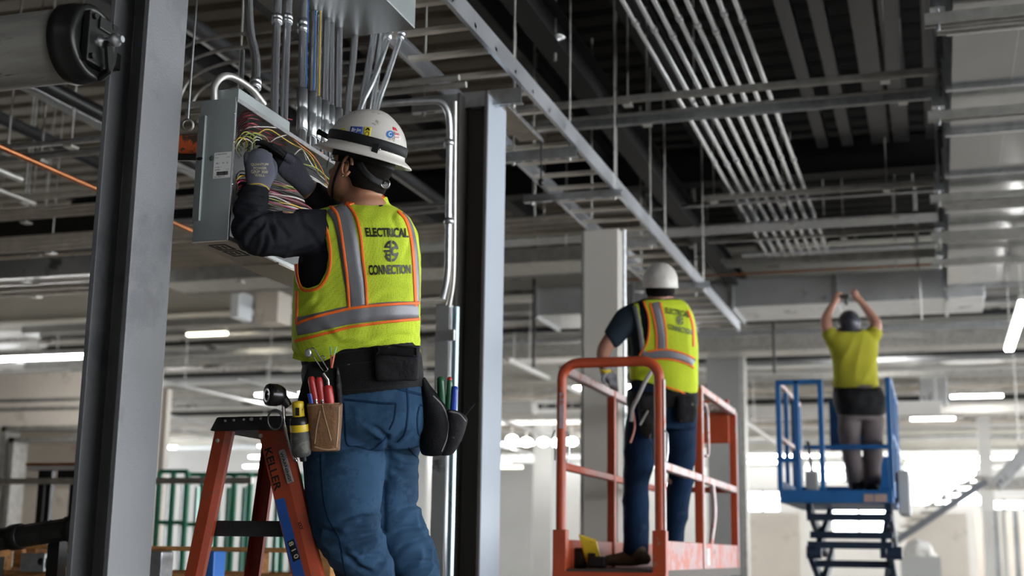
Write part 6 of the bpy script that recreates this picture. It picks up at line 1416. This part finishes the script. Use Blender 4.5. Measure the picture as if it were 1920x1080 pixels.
MB().bar(a, b, .4, .22).build('casing', 'duct_light', t, bevel=.02); mb = MB(); rod(mb, b.x - .2, 22.9, b.z - .1, 5.06, .01); mb.build('hanger_rod', 'galv_dull', t)
for i, px in enumerate((1852, 1866, 1880, 1903)):
    q = PY(px, 955, 26); tag(MB().box(q.x - .05, q.x + .05, 26, 26.08, 0, PY(px, 958, 26).z).build('wall_stud', 'duct_light' if i % 2 else 'white_paint'), 'upright metal stud at the lower right corner, %s of four from the left' % ORD[i], 'stud')
q = PY(1722, 1030, 20)
t = thing('plastic_bundle', q, 'crumpled white plastic bundle blurred beside the blue lift scissors', 'plastic')
me = fuse([rings_mesh(cap_rings(limb([(1700, 1034, 20, 9, 1), (1718, 1028, 20, 16, 1), (1735, 1032, 20, 17, 1), (1750, 1040, 20, 8, 1)])), 18)], .03, 2, lambda p: .05 * noise.noise(p * 7))
link_mesh(me, 'crumpled_sheet', 'white_paint', t)
MB().box(q.x - .25, q.x + .3, 19.9, 20.2, 0, q.z - .1).build('bin', 'conc_col', t)
# ================================================================ hard hat for the distant workers
def hardhat(c, F, U, m_, par, s=1.0, brim=.10):
    F = F.normalized(); U = (U - F * U.dot(F)).normalized(); S = U.cross(F); mb = MB(); vs = []; seg = 40
    rows = [(math.sin(math.pi / 2 * k / 9), .112 * math.cos(math.pi / 2 * k / 9) + .02) for k in range(10)] + [(1.0, .0), (1 + brim, -.012), (1.0 + brim, -.015), (.97, -.002)]
    for r, h in rows:
        for k in range(seg):
            a = 2 * math.pi * k / seg; rr = r if r <= 1 else 1 + (r - 1) * (.5 + 1.6 * max(0, math.cos(a)))
            vs.append(c + (F * (math.cos(a) * .118 * rr) + S * (math.sin(a) * .098 * rr) + U * h) * s)
    mb.add(vs, [(i * seg + k, i * seg + (k + 1) % seg, (i + 1) * seg + (k + 1) % seg, (i + 1) * seg + k) for i in range(len(rows) - 1) for k in range(seg)], 0, True)
    return mb.build('hard_hat', m_, par)
# ================================================================ worker 2 on the orange lift
D2 = 7.52
W2 = thing('person', P(1235, 1060, D2), 'worker in white hard hat and lime vest standing on the orange lift, back to us', 'person')
T2 = [(556, 1214, 1262, D2, .06), (564, 1198, 1277, D2, .09), (574, 1182, 1288, D2, .115), (596, 1176, 1298, D2, .13), (640, 1180, 1302, D2, .135), (690, 1183, 1302, D2, .135), (735, 1182, 1302, D2, .138)]
hips2 = [(715, 1182, 1302, D2, .135), (745, 1180, 1304, D2, .14), (775, 1177, 1306, D2, .142), (800, 1178, 1304, D2, .135)]
l2L = [(1210, 775, D2, 33, 1.1), (1203, 830, D2, 32, 1.1), (1197, 880, D2, 27, 1.1), (1192, 915, D2 - .02, 24.5, 1.1), (1192, 960, D2, 24, 1.1), (1193, 1000, D2, 23, 1.1), (1192, 1032, D2, 24, 1.1)]
l2R = [(1272, 775, D2 + .02, 33, 1.1), (1275, 830, D2 + .05, 29, 1.1), (1276, 880, D2 + .08, 26, 1.1), (1272, 930, D2 + .10, 24, 1.1), (1266, 975, D2 + .12, 22, 1.1), (1260, 1022, D2 + .15, 20, 1.1)]
a2L = [(1205, 588, D2, 20, 1.1), (1182, 596, D2 - .02, 22, 1.0), (1165, 612, D2 - .05, 20, 1.0), (1148, 634, D2 - .08, 16.5, 1.0), (1134, 654, D2 - .08, 14.5, 1.0), (1130, 672, D2 - .06, 12.5, 1.0), (1134, 690, D2 - .03, 10, 1.0), (1138, 699, D2, 9, 1.0)]
a2R = [(1275, 592, D2 + .05, 20, 1.1), (1285, 630, D2 + .14, 15, 1), (1270, 665, D2 + .26, 13, 1), (1240, 690, D2 + .36, 11, 1), (1205, 700, D2 + .40, 9, 1)]
hc2 = P(1238, 541, D2 + .02)
hp2 = [rings_mesh(cap_rings(limb([(1238, 545, D2 + .01, 21, 1.1), (1238, 570, D2, 24, 1.1)])), 24)]
F2 = (cF * .9 - cR * .25).normalized()
mb = MB().sphere(hc2, (.092, .074, .115), 20, axes=(F2, cU.cross(F2), cU)); hp2.append((mb.v, [tuple(f) for f in mb.f]))
for s_ in (-1, 1): mb = MB().sphere(hc2 + cU.cross(F2) * (.078 * s_) - cU * .01, (.014, .010, .027), 10, axes=(F2, cU.cross(F2), cU)); hp2.append((mb.v, [tuple(f) for f in mb.f]))
def ff2(cx, cy, dx, dy, d_, n=4, r=3.2, s=1):    # simple five-finger hand at a grip
    out = []
    for k in range(n):
        x0, y0 = cx + dx * k, cy + dy * k
        out.append(rings_mesh(cap_rings(limb([(x0, y0 - 4 * s, d_, r, 1), (x0 + 1, y0 + 3 * s, d_ - .02, r * .95, 1), (x0 + 2, y0 + 10 * s, d_ - .01, r * .85, 1), (x0 + 2, y0 + 13 * s, d_ + .02, r * .75, 1)], 0, 3)), 10))
    return out
body2 = fuse([rings_mesh(smooth_rings([hring(*r[:5], grow=-.014) for r in T2])), rings_mesh(smooth_rings([hring(*r[:5], grow=-.012) for r in hips2])), rings_mesh(cap_rings(limb(l2L, -.010))), rings_mesh(cap_rings(limb(l2R, -.010))), rings_mesh(cap_rings(limb(a2L, -.002))), rings_mesh(cap_rings(limb(a2R, -.004)))] + hp2, .008, 3)
link_mesh(body2, 'body', 'skin_arm', W2)
b2v = bvh_of(body2)
hm = body2.copy()
for v, n in zip(hm.vertices, [v.normal.copy() for v in hm.vertices]): v.co = v.co + n * .004
link_mesh(hm, 'hair', 'hair', W2, delete=lambda c, n: not ((c - hc2).dot(cU) > -.045 and (c - hc2).length < .13 and (c - hc2).dot(F2) < .03))
hat2 = hardhat(hc2 + cU * .018, F2, cU, 'hat_white', W2, 1.0, .06)
f2 = lambda p: .008 * (ridged(p, 9, (cR * .6 + cU * .8).normalized(), .35) - .5)
sh2 = fuse([rings_mesh(smooth_rings([hring(*r[:5], grow=-.004) for r in T2])), rings_mesh(cap_rings(limb(a2L[:4], .008))), rings_mesh(cap_rings(limb(a2R[:3], .006)))], .0075, 4, f2)
link_mesh(sh2, 'tee_shirt', 'tee_navy', W2, delete=lambda c, n: (lambda q: (q[0] < 1190 and (q[0] - 1148) * .85 - (q[1] - 632) * .55 < -7 and q[0] < 1175) or (q[1] < 560))(proj(c)))
ve2 = fuse([rings_mesh(smooth_rings([hring(r[0], r[1] - 1, r[2] + 1, r[3], r[4], grow=.012) for r in T2]))], .0075, 3, lambda p: .010 * (ridged(p, 6, cU, .45) - .5))
ARM2 = [(1207, 562), (1216, 590), (1217, 620), (1213, 645), (1203, 662), (1190, 674), (1160, 690), (1150, 560)]
def cut2(c, n):
    x, y, d = proj(c)
    if y < 562: return True
    if d < D2 + .06 and inpoly(x, y, ARM2) and not (abs(x - (1193 + (y - 572) * .16)) < 4.5 and y > 568): return True
    return y > lerp(712, 742, max(0, min(1, (x - 1200) / 90)))
vo2 = link_mesh(ve2, 'safety_vest', 'hivis_plain', W2, delete=cut2); v2b = bvh_of(ve2)
def v2(pts, w_, m_, name, off=.004): return sub(strip(v2b, pts, w_, D2 - .1, off, n=6, thick=.007), name, m_, vo2)
v2([(1190, 574), (1198, 610), (1204, 650), (1208, 680)], 8, 'reflect', 'reflective_stripe'); v2([(1228, 568), (1236, 600), (1240, 630), (1241, 655)], 17, 'reflect', 'reflective_stripe')
for pts in ([(1207, 566), (1216, 592), (1217, 622), (1212, 646), (1200, 665)], [(1219, 568), (1227, 600), (1231, 630), (1231, 655)], [(1238, 568), (1245, 600), (1249, 630), (1250, 655)], [(1214, 659), (1250, 655), (1285, 664), (1300, 672)], [(1206, 676), (1250, 673), (1285, 681), (1300, 690)], [(1246, 724), (1270, 732), (1290, 741)], [(1289, 582), (1298, 610), (1300, 650)]):
    v2(pts, 3, 'trim_orange', 'orange_binding', .006)
v2([(1207, 667), (1250, 664), (1285, 672), (1300, 681)], 15, 'reflect', 'reflective_stripe', .005)
mb = MB(); decal_text(v2b, 'ELECTRICAL', [(1247, 577), (1291, 585), (1291, 596), (1247, 587)], D2 - .1, mb, .006, .02); decal_text(v2b, 'CONNECTION', [(1252, 607), (1296, 618), (1296, 628), (1252, 617)], D2 - .1, mb, .006, .02)
uv, fs = logo2d(); uv_to(v2b, uv, fs, [(1267, 591), (1281, 594), (1281, 611), (1267, 608)], D2 - .1, .006, mb); sub(mb, 'black_lettering', 'black', vo2)
f2j = lambda p: .011 * (ridged(p, 7, (cR * .8 + cU * .35).normalized(), .35) - .5)
je2 = fuse([rings_mesh(smooth_rings([hring(*r[:5]) for r in hips2])), rings_mesh(cap_rings(limb(l2L))), rings_mesh(cap_rings(limb(l2R)))], .0085, 4, f2j)
link_mesh(je2, 'jeans', 'denim_dark', W2, delete=lambda c, n: proj(c)[1] < 728)
be2 = fuse([rings_mesh(smooth_rings([hring(730, 1180, 1304, D2, .142, grow=.008), hring(745, 1178, 1306, D2, .146, grow=.01), hring(762, 1178, 1307, D2, .146, grow=.008)]))], .008, 2, lambda p: .004 * noise.noise(p * 15))
link_mesh(be2, 'tool_belt', 'belt', W2)
for r_, nm_ in (([hring(742, 1200, 1248, D2 - .17, .03, 2.6), hring(770, 1198, 1250, D2 - .18, .04, 2.6), hring(800, 1200, 1244, D2 - .18, .035, 2.6), hring(822, 1208, 1236, D2 - .17, .02, 2.6)], 'left_pouch'), ([hring(742, 1268, 1304, D2 - .15, .03, 2.6), hring(770, 1266, 1308, D2 - .16, .04, 2.6), hring(792, 1272, 1304, D2 - .16, .03, 2.6)], 'right_pouch')):
    link_mesh(fuse([rings_mesh(smooth_rings(r_))], .007, 2, lambda p: .006 * noise.noise(p * 18)), nm_, 'belt_grey', W2)
M['harness'] = mat('grey harness webbing', (.30, .28, .27), .8, 0, .2, 20)
t = thing('lanyard', P(1200, 760, D2 - .2), 'grey safety lanyard hanging from the left hip of the worker on the orange lift', 'lanyard')
MB().tube(bez([P(1226, 690, D2 - .16), P(1210, 715, D2 - .2), P(1196, 745, D2 - .22), P(1186, 765, D2 - .2), P(1183, 790, D2 - .2)], 6), .012, 8).build('webbing', 'harness', t)
MB().tube(bez([P(1186, 765, D2 - .2), P(1190, 800, D2 - .2), P(1182, 830, D2 - .2)], 6), .006, 8).build('tail', mat('pink cord', (.5, .22, .18), .7), t)
t = thing('wrench', P(1205, 790, D2 - .22), 'grey wrench hanging below the tool belt of the worker on the orange lift', 'tool')
MB().bar(P(1215, 770, D2 - .23), P(1200, 797, D2 - .23), .018, .008).build('handle', 'galv_dull', t)
gl_ = fuse([rings_mesh(cap_rings(limb([(1134, 690, D2 - .03, 11, 1), (1140, 703, D2 - .01, 12.5, .8), (1148, 712, D2 + .01, 11, .7)])), 18)] + ff2(1143, 714, 4.2, 1.6, D2 - .02) + [rings_mesh(cap_rings(limb([(1136, 700, D2 - .05, 4, 1), (1130, 710, D2 - .05, 3.6, 1), (1134, 718, D2 - .04, 3, 1)], 0, 3)), 10)], .0045, 2)
link_mesh(gl_, 'glove', 'glove_grey', W2); sub(strip(bvh_of(gl_), [(1124, 694), (1135, 697), (1146, 695)], 6, D2 - .04, .002, n=5, thick=.004), 'cuff', 'yellow_tool', [o for o in W2.children if o.name.startswith('glove')][0])
link_mesh(fuse([rings_mesh(cap_rings(limb([(1208, 700, D2 + .38, 10, 1), (1196, 702, D2 + .42, 12, .8), (1184, 706, D2 + .44, 9, .8)])), 18)] + ff2(1180, 704, 4.2, 1.0, D2 + .42), .005, 2), 'glove', 'glove_grey', W2)
for (x, y, d_, dx) in ((1196, 1040, D2 - .02, -58), (1258, 1030, D2 + .14, -26)):
    link_mesh(fuse([rings_mesh(cap_rings(limb([(x, y - 22, d_, 18, 1.1), (x, y, d_, 20, 1.2)])), 18), rings_mesh(cap_rings(limb([(x + 14, y + 8, d_ - .01, 11, 1.3), (x - 10, y + 6, d_, 15, 1.3), (x + dx * .6, y + 9, d_ + .02, 12, 1.6), (x + dx, y + 11, d_ + .03, 9, 1.8)])), 18)], .008, 3), 'boot', 'boot', W2)
# ================================================================ worker 3 on the blue lift
D3 = 11.55
W3 = thing('person', P(1610, 918, D3), 'worker in yellow-green tee and dark hard hat reaching up on the blue lift', 'person')
T3 = [(616, 1574, 1610, D3, .06), (624, 1556, 1632, D3, .09), (636, 1548, 1643, D3, .11), (655, 1556, 1644, D3, .12), (685, 1564, 1643, D3, .125), (726, 1564, 1645, D3, .128)]
h3 = [(715, 1566, 1646, D3, .128), (745, 1567, 1654, D3, .135), (770, 1570, 1656, D3, .135), (785, 1571, 1654, D3, .13)]
l3L = [(1592, 770, D3, 22, 1.1), (1592, 800, D3, 20.5, 1.1), (1595, 840, D3, 17.5, 1.1), (1601, 880, D3, 16, 1.1), (1605, 908, D3, 14, 1.1)]
l3R = [(1633, 770, D3, 22, 1.1), (1635, 800, D3, 20.5, 1.1), (1636, 840, D3, 18, 1.1), (1636, 880, D3, 17, 1.1), (1634, 908, D3, 15, 1.1)]
a3L = [(1570, 640, D3, 15, 1), (1556, 626, D3, 13.5, 1), (1549, 606, D3 + .02, 11.5, 1), (1552, 590, D3 + .05, 9.5, 1), (1561, 574, D3 + .08, 7.5, 1), (1567, 564, D3 + .1, 6.5, 1)]
a3R = [(1626, 640, D3, 15, 1), (1638, 626, D3, 13.5, 1), (1642, 608, D3 + .02, 11.5, 1), (1634, 592, D3 + .05, 9.5, 1), (1621, 575, D3 + .08, 7.5, 1), (1611, 561, D3 + .1, 6.5, 1)]
hc3 = P(1591, 612, D3 + .03); F3 = (cF * .75 + cU * .55).normalized()
mb = MB().sphere(hc3, (.085, .072, .11), 18, axes=(cF, cR, cU))
def hand3(x, y, d_, sx):
    o = [rings_mesh(cap_rings(limb([(x - sx * 4, y + 6, d_, 6, .9), (x, y - 1, d_, 7.5, .6), (x + sx * 2, y - 6, d_, 7, .5)])), 14)]
    for k in range(4): o.append(rings_mesh(cap_rings(limb([(x + sx * (-2 + k * 2.4), y - 5, d_, 2.1, 1), (x + sx * (0 + k * 2.6), y - 11 + k, d_ + .01, 2, 1), (x + sx * (2 + k * 2.6), y - 13 + k * 1.5, d_ + .04, 1.8, 1)], 0, 3)), 8))
    o.append(rings_mesh(cap_rings(limb([(x + sx * 4, y + 1, d_, 2.2, 1), (x + sx * 9, y - 3, d_ + .01, 2, 1)], 0, 3)), 8)); return o
body3 = fuse([rings_mesh(smooth_rings([hring(*r[:5], grow=-.014) for r in T3])), rings_mesh(smooth_rings([hring(*r[:5], grow=-.012) for r in h3])), rings_mesh(cap_rings(limb(l3L, -.01))), rings_mesh(cap_rings(limb(l3R, -.01))), rings_mesh(cap_rings(limb(a3L, -.003))), rings_mesh(cap_rings(limb(a3R, -.003))), rings_mesh(cap_rings(limb([(1591, 612, D3, 11, 1.1), (1591, 628, D3, 14, 1.1)])), 20), (mb.v, [tuple(f) for f in mb.f])] + hand3(1570, 560, D3 + .1, 1) + hand3(1605, 556, D3 + .1, -1), .0075, 2)
link_mesh(body3, 'body', 'skin_arm', W3)
hardhat(hc3 + cU * .015 - cF * .01, F3, (cU * .8 - cF * .45).normalized(), 'hat_dark', W3, 1.0, .05)
hm = body3.copy()
for v, n in zip(hm.vertices, [v.normal.copy() for v in hm.vertices]): v.co = v.co + n * .004
link_mesh(hm, 'hair', 'hair', W3, delete=lambda c, n: not ((c - hc3).length < .125 and (c - hc3).dot(cU) > -.075 and (c - hc3).dot(cF) < .03))
te3 = fuse([rings_mesh(smooth_rings([hring(*r[:5], grow=.004) for r in T3])), rings_mesh(cap_rings(limb(a3L[:2], .008))), rings_mesh(cap_rings(limb(a3R[:2], .008)))], .009, 3, lambda p: .009 * (ridged(p, 7, (cR * .4 + cU * .9).normalized(), .4) - .5))
link_mesh(te3, 'tee_shirt', 'tee_yellow', W3, delete=lambda c, n: proj(c)[1] < 612 or (1568 < proj(c)[0] < 1616 and proj(c)[1] < 622))
pa3 = fuse([rings_mesh(smooth_rings([hring(*r[:5]) for r in h3])), rings_mesh(cap_rings(limb(l3L))), rings_mesh(cap_rings(limb(l3R)))], .010, 3, lambda p: .012 * (ridged(p, 7, (cR * .7 + cU * .4).normalized(), .4) - .5))
link_mesh(pa3, 'trousers', 'work_pants', W3, delete=lambda c, n: proj(c)[1] < 722)
be3 = fuse([rings_mesh(smooth_rings([hring(725, 1566, 1648, D3, .135, grow=.01), hring(750, 1566, 1657, D3, .15, 2.6, grow=.015), hring(776, 1572, 1655, D3, .145, 2.6, grow=.012)]))], .009, 2, lambda p: .008 * noise.noise(p * 12))
link_mesh(be3, 'tool_belt', 'belt', W3)
link_mesh(fuse([rings_mesh(smooth_rings([hring(740, 1648, 1658, D3, .05), hring(760, 1646, 1661, D3, .07), hring(775, 1650, 1658, D3, .05)]))], .009, 2), 'side_pouch', 'belt_grey', W3)
for (x, d_) in ((1606, D3 - .01), (1636, D3)):
    link_mesh(fuse([rings_mesh(cap_rings(limb([(x, 898, d_, 12, 1.1), (x, 912, d_, 13, 1.2)])), 16), rings_mesh(cap_rings(limb([(x, 914, d_ - .05, 10, 1.2), (x, 915, d_ + .04, 11, 1.2), (x - 2, 917, d_ + .16, 9, 1.2)])), 16)], .009, 2), 'boot', 'black_soft', W3)
t = thing('drill', P(1586, 560, D3 + .1), 'dark power tool held overhead by the worker on the blue lift', 'power tool')
MB().tube([P(1572, 556, D3 + .1), P(1590, 556, D3 + .1)], .022, 12).build('body', 'black', t); MB().tube([P(1586, 556, D3 + .1), P(1587, 572, D3 + .1)], .015, 12).build('grip', 'black', t)
MB().tube([P(1590, 556, D3 + .1), P(1600, 553, D3 + .1)], .008, 10).build('chuck', 'galv_dull', t)
